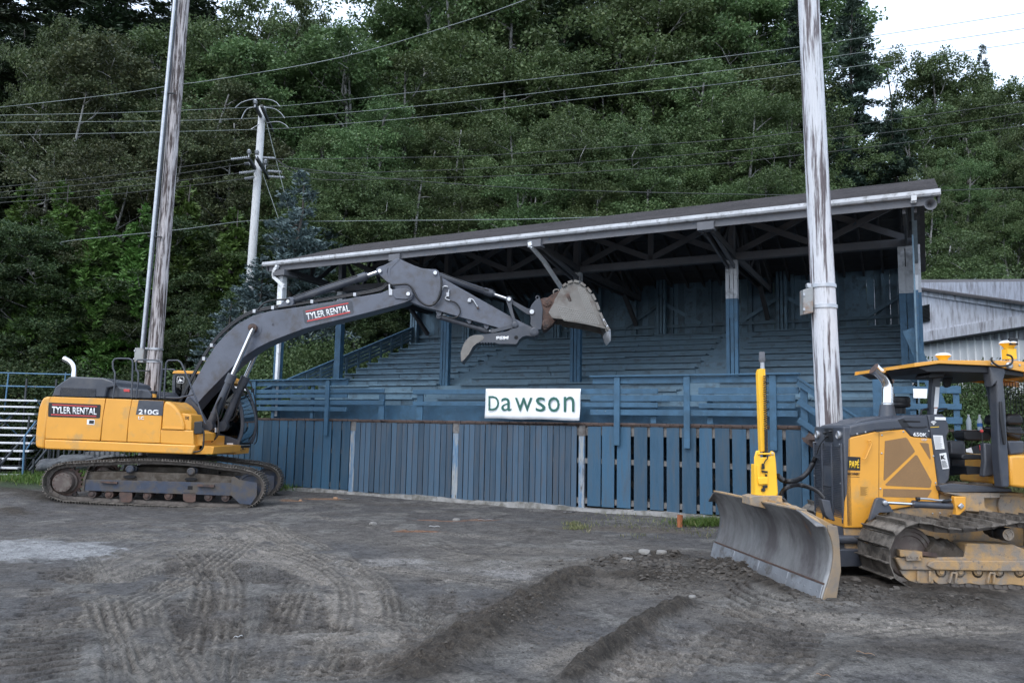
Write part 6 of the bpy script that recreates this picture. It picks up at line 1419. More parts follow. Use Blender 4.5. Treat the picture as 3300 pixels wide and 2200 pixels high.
# rear screen mesh
xs_ = D.P(c5b(1300, 600), 1.4).x+.45; m = MB()
for i in range(24): y = .75+i*.06; m.box(xs_, xs_+.006, y, y+.007, 1.35, 2.6)
for i in range(22): z = 1.35+i*.06; m.box(xs_+.006, xs_+.012, .72, 2.15, z, z+.007)
m.build('rear_screen', M_blk, dz)
fs(F5, [(1215,700),(1245,692),(1285,1085),(1280,1150),(1258,1150),(1225,900)], .56, .59).build('grab_bar', M_blk, dz, bevel=.008)
# seat, armrests, consoles, lever
se = fs(F5, [(1290,840),(1330,826),(1430,828),(1465,850),(1475,930),(1440,948),(1300,945),(1285,900)], 1.15, 1.65).build('seat', M_blk, dz, bevel=.04, seg=3)
fs(F5, [(1285,950),(1460,955),(1475,1020),(1440,1120),(1300,1060)], 1.15, 1.65).build('seat_back', M_blk, se, bevel=.04, seg=3); fs(F5, [(820,1255),(850,1245),(1035,1258),(1040,1305),(830,1310),(812,1290)], 1.0, 1.5).build('seat_cushion', M_blk, se, bevel=.04, seg=3)
fs(F5, [(865,1385),(1030,1385),(1030,1460),(870,1465)], 1.05, 1.45).build('seat_bellows', M_blk, se); fs(F5, [(1050,1130),(1200,1140),(1210,1300),(1150,1480),(1040,1490),(1060,1330)], .9, 1.0).build('side_console', M_drk, dz, bevel=.02)
fs(F5, [(835,1010),(860,1000),(1110,1005),(1130,1060),(1120,1110),(860,1110),(838,1080)], 1.5, 1.75).build('console', M_blk, dz, bevel=.03, seg=3); fs(F5, [(690,1110),(850,1110),(860,1230),(850,1460),(710,1480),(705,1300)], 1.5, 1.9).build('console', M_drk, dz, bevel=.02)
fs(F5, [(855,1195),(920,1175),(1040,1140),(1055,1200),(1010,1245),(940,1245),(860,1232)], 1.3, 1.32).build('console', M_blk, dz)
MB().ext(F5([(858,1198),(915,1180),(935,1240),(862,1228)], 1.29), (0, .005, 0)).build('label', M_wht, dz); MB().ext(F5([(998,1155),(1050,1140),(1052,1195),(1008,1210)], 1.29), (0, .005, 0)).build('label', M_red, dz)
l_ = MB().tube(F5([(1045,1480),(1040,1250),(1026,1020)], .95), .008, 8).build('lever', M_blk, dz, smooth=50); c = D.P(c5b(1024, 1008), .95); MB().lathe(c-Vector((0,0,.02)), (0, 0, 1), [(.008, 0), (.02, .01), (.022, .025), (.012, .04), (0, .042)], 12).build('knob', M_red, l_, smooth=60)
fs(F5, [(1280,1000),(1475,1010),(1475,1045),(1300,1030)], .95, 1.05).build('armrest', M_blk, dz, bevel=.01); fs(F5, [(1050,968),(1185,972),(1185,990),(1060,988)], .95, 1.0).build('armrest', M_blk, dz, bevel=.008)
fs(F5, [(1300,1110),(1475,1110),(1475,1245),(1320,1262)], .7, .8).build('fender_console', M_drk, dz, bevel=.02)
# rear fender and tank
fs(F5, [(1318,1272),(1380,1262),(2300,1250),(2300,1700),(1335,1590)], .62, 1.1).build('rear_tank', M_yel, dz, bevel=.03, seg=3)
fs(F5, [(1318,1272),(2300,1250),(2300,1700),(1335,1590)], 1.11, 2.25).build('rear_tank', M_yel, dz, bevel=.03)
fs(F6, [(1960,150),(2170,150),(2269,170),(2600,200),(2600,700),(1960,420),(1930,250)], LN-.02, LN+.4).build('final_drive_case', M_tan, dz, bevel=.015)
# lift cylinder and lug
fs(F6, [(215,485),(275,290),(305,200),(340,178),(385,180),(430,200),(462,240),(545,375),(350,378),(300,440)], .70, .76).build('lift_lug', M_drk, dz, bevel=.008); fs(F6, [(215,485),(275,290),(330,178),(385,180),(545,375),(350,378),(300,440)], .86, .92).build('lift_lug', M_drk, dz, bevel=.008)
MB().lathe(D.P(c6b(412, 243), .7), (0, -1, 0), [(.03, 0), (.03, .03), (.02, .035), (0, .036)], 14).build('pin', M_galv, dz, smooth=35)
a, b, c = F6([(1330,285),(800,262),(450,243)], .8); lc = MB().cyl(a, b, .044, 20); lc.cyl(b-(b-a).normalized()*.05, b+(b-a).normalized()*.01, .05, 20); lc = lc.build('lift_cylinder', M_drk, dz, smooth=35); MB().cyl(b, c, .02, 14).build('piston_rod', M_chrome, lc, smooth=40)
MB().tube(curve(F6([(850,190),(900,190),(1010,195),(1130,212),(1300,208)], .76), 4), .014).build('hose', M_galv, lc, smooth=50); MB().cyl(*F6([(835,190),(880,192)], .76), .022).build('fitting', M_blk, lc); MB().cyl(*F6([(1180,222),(1290,212)], .76), .02).build('fitting', M_blk, lc)
# push frame
q = F4([(875,1112),(1045,1112),(1045,1158),(875,1158)], LN+.1); MB().ext(q, (0, .7, 0)).build('push_frame', M_drk, dz, bevel=.01)
a, b = F4([(872,1170),(1030,1172)], LN+.02); MB().cyl(a, b, .055, 20).build('angle_cylinder', M_drk, dz, smooth=35)
q = F4([(880,1228),(1060,1232),(1060,1325),(880,1330)], LN-.1); MB().ext(q, (0, 1.1, 0)).build('push_frame', M_drk, dz, bevel=.01)
MB().box(XF-.1, XF+.6, LN+.05, LF-.05, .28, zb_).build('push_frame', M_drk, dz)
# blade
g0 = gnd(2645, 1940); g1 = gnd(2291, 1786)
bd = Vector((g1.x-g0.x, g1.y-g0.y, 0)); BL = bd.length; bd.normalize(); bf = Vector((-bd.y, bd.x, 0))   # bf = pushing direction
if bf.x > 0: bf = -bf
ia = -D.a; rotm = Matrix.Rotation(ia, 3, 'Z')
def BW_(s, f, z):
    z += .04
    return rotm @ (Vector((g0.x, g0.y, 0))+bd*s+bf*f-Vector((D.o.x, D.o.y, 0)))+Vector((0, 0, z))
zk = .78
prof = [(0.0,-.07),(-.035,.05),(-.075,.16),(-.115,.27),(-.14,.38),(-.15,.48),(-.14,.58),(-.11,.68),(-.065,.77),(-.01,.85),(.03,.90)]
pc_ = curve([Vector((f, 0, z)) for f, z in prof], 3); nS = 40
def ztop(s):
    cut = .16
    if s < .45: return .76+.14*(s/.45)
    if s > BL-.22: return .90-.16*((s-(BL-.22))/.22)
    return .90
m = MB(); nP = len(pc_)
for i in range(nS+1):
    s = BL*i/nS; zt2 = ztop(s)
    for p in pc_: m.v.append(tuple(BW_(s, p.x, min(p.z, zt2) if p.z > .5 else p.z)))
for i in range(nS):
    for j in range(nP-1): m.f.append((i*nP+j, (i+1)*nP+j, (i+1)*nP+j+1, i*nP+j+1))
M_blade = mat('scoured_blade_steel', (.27, .265, .26), .4, .55, var=.3, vsc=2.5, stretch=(1,1,.5), alt=(.11,.1,.1), asc=1.6, athr=.52, asoft=.1, alt2=(.2,.12,.07), a2sc=3, a2thr=.68, bump=.12, bsc=18, rough_alt=.65)
bl_ = m.build('blade', M_blade, dz, smooth=50); md = bl_.modifiers.new('t', 'SOLIDIFY'); md.thickness = .02; md.offset = 0
m = MB()
for k in range(4): s0 = .02+(BL-.04)*k/4; s1 = .02+(BL-.04)*(k+1)/4-.006; m.ext([BW_(s0, .018, -.08), BW_(s0, -.045, .13), BW_(s0, -.035, .14), BW_(s0, .03, -.08)], BW_(s1, 0, 0)-BW_(s0, 0, 0))
ce = m.build('cutting_edge', mat('edge_steel', (.34,.35,.37), .38, .6, var=.2, vsc=5, alt=(.16,.14,.12), asc=4, athr=.6), bl_, bevel=.004)
MB().beam(BW_(.02, -.052, .15), BW_(BL-.02, -.052, .15), .01, .02).build('edge_seam', M_rust, bl_)
m = MB()
for k in range(22): c = BW_(.1+k*(BL-.2)/21, -.012, .06); m.lathe(c, BW_(0,1,0)-BW_(0,0,0), [(.012, 0), (.012, .004), (0, .006)], 8)
m.build('edge_bolt', MC['edge_steel'], ce)
# yellow back and end plates
def endplate(s, e):
    pts = [BW_(s, p.x, p.z) for p in pc_ if p.z < (.74 if s < 1 else .72)]+[BW_(s, -.09, .78), BW_(s, -.2, .77), BW_(s, -.22, .62), BW_(s, -.23, .3), BW_(s, -.17, .0), BW_(s, -.05, -.08)]
    MB().ext(pts, (BW_(s+e, 0, 0)-BW_(s, 0, 0))).build('end_plate', M_dusty, bl_, bevel=.005)
endplate(-.024, .024); endplate(BL, .024)
m = MB(); m.ext([BW_(0.03, -.14, .0), BW_(.03, -.2, .05), BW_(.03, -.2, .6), BW_(.03, -.17, .72)], BW_(BL-.06, 0, 0)-BW_(0, 0, 0)); m.build('back_box', M_dusty, bl_)
m = MB(); m.ext([BW_(.45, .04, .895), BW_(.45, -.10, .88), BW_(.45, -.10, .90), BW_(.45, .04, .915)], BW_(BL-.67, 0, 0)-BW_(0, 0, 0)); m.build('top_rail', M_tan, bl_, bevel=.004)
MB().ext([BW_(.9, -.05, .9), BW_(1.9, -.05, .9), BW_(1.7, -.3, .92), BW_(.6, -.3, .75), BW_(.3, -.3, .62), BW_(.3,-.1,.75)], (0, 0, .03)).build('gusset', M_tan, bl_)
MB().beam(BW_(1.2, -.2, .8), BW_(1.3, -.75, .55), .3, .2).build('blade_mount', M_tan, dz, bevel=.02)
# laser mast on the blade
mx = F4([(480, 975)], 0)[0]
# find station along the blade under the mast
best = min((abs((lambda q: (q[0]-c4(482, 975)[0]))((lambda v: (lambda w_: (1650+FPX*w_.x/-w_.z, 0))(CMR.transposed() @ (v-C0)))(D.W(*BW_(s, -.1, .95))))), s) for s in np.linspace(.3, BL-.3, 80))[1]
mo = BW_(best, -.1, 0); ml = mo.y; mxx = mo.x
def mpx(pts, y0, y1, nm, mt_, par, bev=.008): return MB().ext(F4(pts, y0), (0, y1-y0, 0)).build(nm, mt_, par, bevel=bev)
sb = mpx([(388,928),(420,920),(572,922),(576,1002),(500,1000),(388,975)], ml-.16, ml+.16, 'mast_base', M_tan, dz)
hs_ = mpx([(414,918),(413,700),(424,662),(446,662),(446,700),(505,700),(504,665),(518,664),(530,675),(537,730),(549,905),(540,924),(480,924)], ml-.1, ml-.07, 'mast_housing', M_yel2, dz, .012)
mpx([(424,662),(446,662),(446,700),(505,700),(518,664),(530,675),(537,730),(549,905),(414,918),(413,700)], ml+.08, ml+.11, 'housing_back', M_yel2, hs_)
mpx([(500,705),(530,690),(549,905),(545,922),(490,924)], ml-.07, ml+.08, 'housing_side', M_yel2, hs_, .01); mpx([(414,740),(424,740),(424,920),(414,918)], ml-.07, ml+.08, 'housing_side', M_yel2, hs_)
mpx([(426,745),(445,745),(445,825),(430,828)], ml-.115, ml-.1, 'cover_strip', M_yel2, hs_, .003); mpx([(432,815),(490,812),(492,855),(436,858)], ml-.13, ml-.1, 'clamp_block', M_yel2, hs_, .01)
for pts in ([(455,768),(458,735),(470,738),(472,768)], [(455,775),(490,780),(488,790),(458,786)], [(476,800),(484,796),(488,808),(478,810)], [(455,880),(470,872),(476,890),(470,898),(455,896)], [(462,862),(488,860),(488,876),(464,876)]): mpx(pts, ml-.13, ml-.1, 'socket', M_blk, hs_, .003)
MB().cyl(F4([(432,680)], ml-.1)[0]+Vector((0,-.01,0)), F4([(520,680)], ml-.1)[0]+Vector((0,.0,0)), .012).build('hinge_pin', M_yel2, hs_); c = D.P(c4(514, 679), ml-.1); MB().lathe(c, (0, -1, 0), [(.02, 0), (.02, .01), (0, .012)], 10).build('bolt', M_galv, hs_)
pm = mpx([(434,212),(442,192),(470,192),(474,215),(490,664),(449,670)], ml-.05, ml+.05, 'mast_tube', M_yel2, dz, .006); mpx([(466,192),(474,194),(490,664),(481,666)], ml-.06, ml-.05, 'edge_strip', M_yel2, pm, .002)
MB().cyl(*F4([(458,192),(456,152)], ml), .028).build('mast_head', M_galv, dz, smooth=40); MB().lathe(F4([(456,155)], ml)[0], (0, 0, 1), [(.035, 0), (.042, .02), (.042, .06), (.038, .065), (.038, .12), (.034, .135), (0, .135)], 18).build('receiver_head', M_gpaint, dz, smooth=35)
pts = []; N_ = 30*8
for i in range(N_+1):
    u = i/N_; y = 230+(540-230)*u; cx = 473+5*u; p = D.P(c4(cx, y), ml-.085); t = u*2*math.pi*24; pts.append(p+Vector((.022*math.cos(t), .022*math.sin(t), 0)))
for i in range(20*8+1):
    u = i/160; y = 540+(690-540)*u; cx = 478+3*u; p = D.P(c4(cx, y), ml-.085); t = u*2*math.pi*20; pts.append(p+Vector((.02*math.cos(t), .02*math.sin(t), 0)))
MB().tube(pts, .0055, 5).build('coiled_cable', M_rub, dz, smooth=60)
MB().tube(curve(F4([(486,690),(488,705),(475,720),(466,740),(464,752)], ml-.13), 4), .008).build('cable', M_rub, hs_, smooth=50)
# corrugated hose and black hose loop
def corr(pts, r, nm):
    p = curve(pts, 30); m = MB(); m.tube(p, [r*(1+.16*math.sin(i*2.1)) for i in range(len(p))], 10); m.build(nm, M_rub, dz, smooth=70)
pA_ = D.P(c4(546, 805), ml); pE = Vector((XF-.06, LN+.75, D.P(c4(762, 700), LN+.75).z))
corr([pA_, D.P(c4(575,830), ml+.05), D.P(c4(620,838), ml+.08), D.P(c4(675,822), ml*.5+(LN+.75)*.5), D.P(c4(720,782), ml*.3+(LN+.75)*.7), D.P(c4(745,740), LN+.75), pE], .032, 'corrugated_hose')
for k in (0, .035): MB().tube(curve([D.P(c4(x, y+10*k/.035*.6), lt) for x, y, lt in ((560,925,ml),(575,890,ml-.02),(610,865,ml-.05),(665,855,1.2),(735,872,1.1),(785,900,1.0),(815,935,.95))], 6), .022).build('hydraulic_hose', M_rub, dz, smooth=60)
MB().ext(F4([(798,940),(848,948),(856,1000),(878,1066),(846,1058),(822,1035),(812,1000)], LN-.05), (0, .12, 0)).build('hose_guard', M_drk, dz, bevel=.01)
MB().tube(curve([D.P(c4(x, y), lt) for x, y, lt in ((575,935,ml-.1),(592,955,ml-.12),(598,985,ml-.12),(590,1000,ml-.1))], 5), .02).build('hydraulic_hose', M_rub, dz, smooth=60)
# two drink bottles on the console
for (x, y), lbl, cl_ in (((892, 998), 'clear plastic bottle without label standing on the dozer console', 0), ((1008, 1000), 'clear water bottle with blue label standing on the dozer console', 1)):
    p = D.P(c5b(x, y), 1.6); b_ = D.root('drink_bottle', lbl, 'bottle'); b_.location = D.W(p.x, p.y, p.z)
    M_pet = MC.get('pet') or mat('pet', (.6, .68, .72), .12, var=0); MB().lathe((0,0,0), (0,0,1), [(.03,0),(.034,.01),(.032,.05),(.034,.09),(.033,.13),(.014,.18),(.013,.2)], 16).build('body', M_pet, b_, smooth=50)
    MB().lathe((0,0,.2), (0,0,1), [(.015,0),(.015,.018),(0,.019)], 12).build('cap', M_wht, b_)
    if cl_: MB().lathe((0,0,.05), (0,0,1), [(.0345,0),(.0345,.05)], 16).build('label_band', mat('blue_print', (.05,.2,.55), .5, var=0), b_, smooth=50)
# ------------------------------------------------------------------ poles and wires
def PY(x, y, Y): return aty(x, y, Y)
def pole(name, label, px0, px1, Y, r0, r1, mt_, zb=0, n=28, split=None):
    a = PY(*px0, Y); b = PY(*px1, Y); d = (b-a)/(b.z-a.z); base = a+d*(zb-.3-a.z); top = a+d*(b.z-a.z)
    e = empty(name, (base.x, Y, zb), label, 'utility pole'); K = 30; pts = []
    for i in range(K+1): t = i/K; pts.append(base.lerp(top, t)-Vector((base.x, Y, zb)))
    m = MB().tube(pts, [r0+(r1-r0)*i/K for i in range(K+1)], n); o = m.build('shaft', mt_, e, smooth=60)
    return e, base, d
k_ = 1.4031
pL, bL, dL = pole('utility_pole', 'tall brown weathered wooden pole standing behind the excavator', (350*k_, 880*k_), (424*k_+2, -60), 20.5, .20, .15, M_poleL)
pR, bR, dR = pole('utility_pole', 'thick white peeling wooden pole between the grandstand and the bulldozer', (1904*k_, 950*k_), (1856*k_, -30), 12.3, .208, .165, M_poleR)
pW, bW, dW = pole('utility_pole', 'slim pale pole with crossarms and insulators in front of the trees', (572*k_, 690*k_), (603*k_, 246*k_), 31, .20, .14, M_poleF, zb=0)
def band(e, bs, d, px, Y, r, mt_=M_galv):
    p = PY(*px, Y); c = bs+d*(p.z-bs.z)-e.location; m = MB().lathe(c-Vector((0,0,.03)), (0,0,1), [(r,0),(r+.008,0),(r+.008,.055),(r,.055)], 28); o = m.build('steel_band', mt_, e, smooth=40)
    c2_ = c+Vector((-(r+.02), -.02, 0)); MB().box(c2_.x-.05, c2_.x+.02, c2_.y-.04, c2_.y+.04, c2_.z-.03, c2_.z+.04).build('bolt_lug', M_galv, o, bevel=.006)
band(pR, bR, dR, c5(1090, 712), 12.3, .196); band(pR, bR, dR, c5(1095, 842), 12.3, .199)
band(pL, bL, dL, c1(1030, 118), 20.5, .198); band(pL, bL, dL, c1(1025, 222), 20.5, .2)
def jbox(e, q, Y, dpt, mt_):
    p = [PY(*t, Y)-e.location for t in q]; o = MB().ext([Vector((v.x, v.y, v.z)) for v in p], (0, dpt, 0)).build('junction_box', mt_, e, bevel=.006)
    for t in (p[0], p[3]): MB().box(t.x-.012, t.x+.02, t.y-.02, t.y+.01, t.z-.08*(1 if t is p[3] else -1)-.02, t.z-.08*(1 if t is p[3] else -1)+.02).build('hinge', M_galv, o)
M_box = mat('stained_steel_box', (.3,.31,.31), .5, .4, var=.15, alt=(.25,.15,.09), asc=4, athr=.6, asoft=.1)
jbox(pR, [c5(960,888), c5(1022,875), c5(1020,712), c5(958,732)], 12.2, .16, M_box)
jbox(pL, [c1(866,224), c1(942,230), c1(950,110), c1(875,104)], 20.3, .18, M_box)
# steel conduit beside the left pole
m = MB(); a = PY(*c1(932, 112), 20.2)-pL.location; b = PY(*(405*k_, -60), 20.2)-pL.location; m.cyl(a, b, .04, 14)
a2 = PY(*c1(952, 112), 20.3)-pL.location; b2 = PY(*(412*k_, -60), 20.3)-pL.location; cd = m.build('conduit', M_galv, pL, smooth=50); MB().cyl(a2, b2, .022, 12).build('conduit', M_drk, pL, smooth=50)
for y in (222, 552, 848): 
    t = (y*k_+60)/((1080+112/2.613)+60); c = b.lerp(a, t); MB().beam(c+Vector((-.12, 0, 0)), c+Vector((.22, .08, 0)), .05, .03).build('conduit_clamp', M_dkpipe, cd)
MB().tube([PY(1236.5+0, 0, 12.3)*0+Vector((0,0,0)), Vector((0,0,.01))], .001).v
# white pole hardware
def rel(x, y, Y=31): return PY(x*k_, y*k_, Y)-pW.location
def cxy(x, y): return (x*1100/1916/k_, y*900/1568/k_)
cz = crop(0, 0, 1.742)
def rz_(x, y, Y=31): p = PY(*cz(x, y), Y); return p-pW.location
for (a, b, Ya, Yb) in (((1430,590),(1475,675),29.9,31.2), ((1468,595),(1530,735),29.9,31.8), ((1395,885),(1450,975),29.9,31.4), ((1440,885),(1508,1000),29.8,31.6)):
    MB().beam(rz_(*a, Ya), rz_(*b, Yb), .1, .12).build('crossarm', M_dkpipe, pW)
for x, y, Yq in ((1432,590,29.9), (1485,632,30.6), (1502,700,31.4), (1397,870,29.9), (1441,872,29.8), (1490,925,30.8), (1490,940,31.2)):
    c = rz_(x, y, Yq); MB().lathe(c+Vector((0,0,-.1)), (0,0,1), [(.02,0),(.02,.12),(.09,.14),(.05,.17),(.1,.2),(.06,.23),(.09,.26),(.03,.32),(0,.33)], 14).build('insulator', M_galv, pW, smooth=40)
for pts in ([(1320,607),(1360,575),(1432,557),(1510,560),(1550,575),(1572,600)], [(1355,668),(1380,620),(1410,605),(1440,604)], [(1485,604),(1540,612),(1575,635),(1598,664)], [(1410,726),(1440,708),(1455,700)], [(1500,690),(1560,684),(1600,700),(1618,718)]):
    MB().tube(curve([rz_(*p, 30.5) for p in pts], 5), .018, 6).build('jumper_wire', M_galv, pW, smooth=60)
for a, b in (((1300,895),(1395,884)), ((1375,920),(1400,918)), ((1345,972),(1430,962)), ((1375,1003),(1428,995)), ((1475,886),(1545,890)), ((1505,962),(1580,966)), ((1510,992),(1595,997))):
    p, q = rz_(*a, 30.6), rz_(*b, 30.6); m = MB(); n_ = 9
    pts = [p.lerp(q, i/(n_*2)) for i in range(n_*2+1)]; m.tube(pts, [.025 if i % 2 else .065 for i in range(n_*2+1)], 8); m.build('strain_insulator', M_galv, pW, smooth=40)
def wire(pts, r, label, grp=None, mt_=M_galv, name='power_line', dashed=False):
    p = [PY(x, y, Y) for x, y, Y in pts]; e = MB().tube(curve(p, 8), r, 6).build(name, mt_, None, smooth=60); tag(e, label, 'power line', grp); return e
M_wire = mat('dull_wire', (.2,.23,.23), .7, .1, var=.1); M_wired = mat('dark_wire', (.05,.055,.055), .7, var=.1)
z1_ = lambda x, y: cz(x, y)
FAR = {'highest': ([(-300,658),(0,648),(650,634),(1430,602)], [(1000,334),(1450,285),(1900,235),(2300,187),(2660,140),(3300,42),(3700,-25)]),
       'middle': ([(-300,692),(0,688),(900,680),(1440,664)], [(1000,373),(1450,332),(1900,280),(2300,232),(2656,187),(3300,93),(3700,30)]),
       'lowest': ([(-300,762),(0,760),(900,742),(1500,725)], [(1000,408),(1450,369),(1900,316),(2300,274),(2658,228),(3300,138),(3700,75)])}
for nm, (l_, r_) in FAR.items():
    wire([(*cz(*p), 31) for p in l_]+[(x, y, 30.5-(x-1000)/2700*6) for x, y in r_], .0105, nm+' of the three bright parallel wires crossing above the grandstand', 'bright high wires', M_wire)
wire([(-300,370,24),(0,346,23),(380,303,22),(560,275,20.6),(700,256,20.2),(1100,185,18.5),(1500,68,17),(1720,-10,16)], .0095, 'twisted cable rising from the tall brown pole to the top edge', None, M_wire)
for i, (l_, r_) in enumerate(((((-200,1075),(0,1050),(500,1000),(1000,940),(1300,897)), ((1545,892),(1916,893))), (((-200,1110),(0,1080),(500,1035),(1000,975),(1375,920)), None), (((-200,1135),(0,1112),(500,1070),(1000,1015),(1340,972)), ((1580,966),(1916,972))), (((-200,1160),(0,1138),(500,1105),(1000,1050),(1375,1003)), ((1595,1000),(1916,1003))))):
    wire([(*cz(*p), 30.6) for p in l_], .011, 'thin dark lower wire running left from the pale pole', 'thin lower wires to the left', M_wired)
cy = crop(1000, 0, 1.809); cx_ = crop(2200, 0, 2.138)
for pts, r_ in (([(0,927),(600,918),(1000,908),(1300,888),(2352,820)], [(0,990),(800,910),(1100,870),(1400,830),(1900,765),(2352,700),(2700,640)]), ([(0,1005),(600,998),(1200,970),(1700,940),(2352,890)], [(0,1065),(800,985),(1400,915),(1900,850),(2352,778),(2700,720)]), ([(0,1040),(500,1042),(1300,1020),(1900,985),(2352,958)], [(0,1140),(800,1070),(1400,1000),(2352,865),(2700,810)])):
    wire([(*cz(1545, 893), 30.6)]+[(*cy(*p), 30-p[0]/2352*2.5) for p in pts]+[(*cx_(*p), 27.3-p[0]/2700*2) for p in r_[1:]], .011, 'thin dark lower wire sagging across the wood behind the roof', 'thin lower wires to the right', M_wired)
wire([(*cz(1480,925), 30.8), (*cy(0,990), 30), (*cy(500,1045), 29), (*cy(1300,1100), 28), (*cy(2352,1130), 27), (*cx_(1000,1340), 26.5), (*cx_(2352,1290), 26), (3500, 590, 26)], .013, 'thin wire sloping down to the right behind the roof', None, M_wired)
wire([(200, 790, 31.5), (*cz(400,1350), 31.3), (*cz(1000,1290), 31.2), (*cz(1400,1240), 31), (*cy(0,1290), 30.5), (*cy(900,1282), 29.5), (*cy(1500,1272), 28.5), (2100, 690, 28)], .014, 'lowest cable passing just above the left part of the roof', None, M_wire)
for a, b in (((1500,700),(1645,1275)), ((1475,975),(1605,1345))): wire([(*cz(*a), 31), (*cz(*b), 30)], .012, 'steel guy wire running down right from the pale pole', 'guy wires of the pale pole', M_wire, 'guy_wire')

# ------------------------------------------------------------------ bleachers, picket fence, rocks at the left
BLF = Frame((gnd(0, 1540).x, gnd(0, 1540).y, 0), 3)
bl_e = BLF.root('bleachers', 'aluminium plank bleachers with blue pipe rails at the left edge', 'bleachers')
rows = [(1290,205),(1222,206),(1135,235),(1057,318),(980,345),(905,345),(835,350),(765,350),(697,365),(630,375),(568,392)]
for i, (y, xr) in enumerate(rows):
    d = .3*i if i else 0; a = BLF.P(cl(0, y), d+.0); x1 = BLF.P(cl(xr, y), d).x
    if i == 0: MB().box(-3.5, x1, -.2, .0, a.z-.02, a.z+.02).build('foot_plank', M_alu, bl_e); continue
    MB().box(-3.5, x1, d-.2, d+.05, a.z-.035, a.z+.02).build('seat_plank', M_alu, bl_e, bevel=.008)
    MB().box(-3.5, x1-.05, d+.08, d+.3, a.z-.25, a.z-.22).build('foot_plank', M_dkpipe, bl_e)
for k in range(5):
    x = -3.1+k*1.0; p0 = Vector((x, .0, 0)); 
    m = MB(); m.beam((x, -.1, .25), (x, 3.1, BLF.P(cl(0,568), 3).z-.05), .05, .06); m.beam((x, 3.0, -.1), (x, 3.0, 3.2), .05, .05); m.beam((x, 1.5, -.1), (x, 1.5, 1.9), .05, .05); m.beam((x, .1, -.1), (x, .1, .6), .05, .05); m.beam((x, .1, .1), (x, 1.5, .1), .04, .04); m.beam((x, 1.5, .1), (x, 3.0, 1.3), .035, .035); m.build('support_frame', M_dkpipe, bl_e)
for k in range(2): x = -2.6+k*1.8; m = MB(); m.beam((x, 3.05, 2.5), (x+1.6, 3.05, 1.0), .03, .03); m.beam((x+1.6, 3.05, 2.4), (x, 3.05, 1.0), .03, .03); m.build('cross_brace', M_rail, bl_e)
for y, y2 in ((300,322),(430,447)): m = MB(); a = BLF.P(cl(0, y), 3.1); b = BLF.P(cl(690, y2), 3.1); m.cyl(a+Vector((-3, 0, 0)), b, .024, 10); m.build('pipe_rail', M_rail, bl_e, smooth=50)
for x in (85, 640): a = BLF.P(cl(x, 300), 3.1); m = MB().cyl(a, a-Vector((.03, 0, 1.3)), .024, 10).build('rail_post', M_rail, bl_e, smooth=50)
m = MB(); m.cyl(BLF.P(cl(218, 1320), -.1), BLF.P(cl(240, 925), -.1), .03); m.build('rail_post', M_rail, bl_e, smooth=50); MB().cyl(BLF.P(cl(230, 935), -.1), BLF.P(cl(345, 780), 1.0), .022).build('pipe_rail', M_rail, bl_e, smooth=50)
MB().cyl(BLF.P(cl(255, 1050), -.1), BLF.P(cl(335, 930), 1.0), .022).build('pipe_rail', M_rail, bl_e, smooth=50)
pf_ = BLF.root('picket_fence', 'low black metal picket fence in the grass behind the excavator', 'fence'); m = MB(); 
for i in range(30): x = BLF.P(cl(305, 1270), .6).x+i*.155; MB().box(x-.02, x+.02, 1.2+i*.01, 1.24+i*.01, .15, 1.05).build('picket', M_dkpipe, pf_)
x0 = BLF.P(cl(305, 1270), .6).x; MB().beam((x0-.1, 1.26, .9), (x0+4.6, 1.56, .95), .03, .04).build('fence_rail', M_dkpipe, pf_); MB().beam((x0-.1, 1.26, .3), (x0+4.6, 1.56, .3), .03, .04).build('fence_rail', M_dkpipe, pf_)
def rock(x, y, z, sx_, sy_, sz_, seed, mt_, name, label, cat='rock', grp=None, sub=3):
    bpy_m = bpy.data.meshes.new(name); import bmesh; bm2 = bmesh.new(); bmesh.ops.create_icosphere(bm2, subdivisions=sub, radius=1); rs = np.random.RandomState(seed); o3 = rs.rand(3)*20
    for v in bm2.verts:
        n_ = fbm(np.array([v.co.x*1.3+o3[0]+v.co.z]), np.array([v.co.y*1.3+o3[1]-v.co.z*.7]), 3)[0]; v.co *= (.65+.7*n_)
        v.co.x = max(-.8, min(.8, v.co.x)); v.co.z = max(-.5, min(.75, v.co.z))
    bm2.to_mesh(bpy_m); bm2.free(); bpy_m.materials.append(mt_); bpy_m.polygons.foreach_set('use_smooth', [True]*len(bpy_m.polygons)); bpy_m.set_sharp_from_angle(angle=R(40))
    o = bpy.data.objects.new(name, bpy_m); col.objects.link(o); o.location = (x, y, z); o.scale = (sx_, sy_, sz_); o.rotation_euler = (0, 0, rs.rand()*6); tag(o, label, cat, grp); return o
for i, (x, y, w_, h_) in enumerate(((250,1030,.55,.3),(400,1020,.8,.42),(520,1025,.6,.33),(700,1020,.9,.45),(860,1030,.7,.36),(610,1010,.7,.5))):
    p = PY(*c1(x, y), 25.5+.3*i); rock(p.x, p.y, p.z-.25, w_, .7, h_, 50+i, M_rock, 'boulder', 'grey boulder seen in the gap between the excavator body and its track', 'boulder', 'boulders behind the excavator')
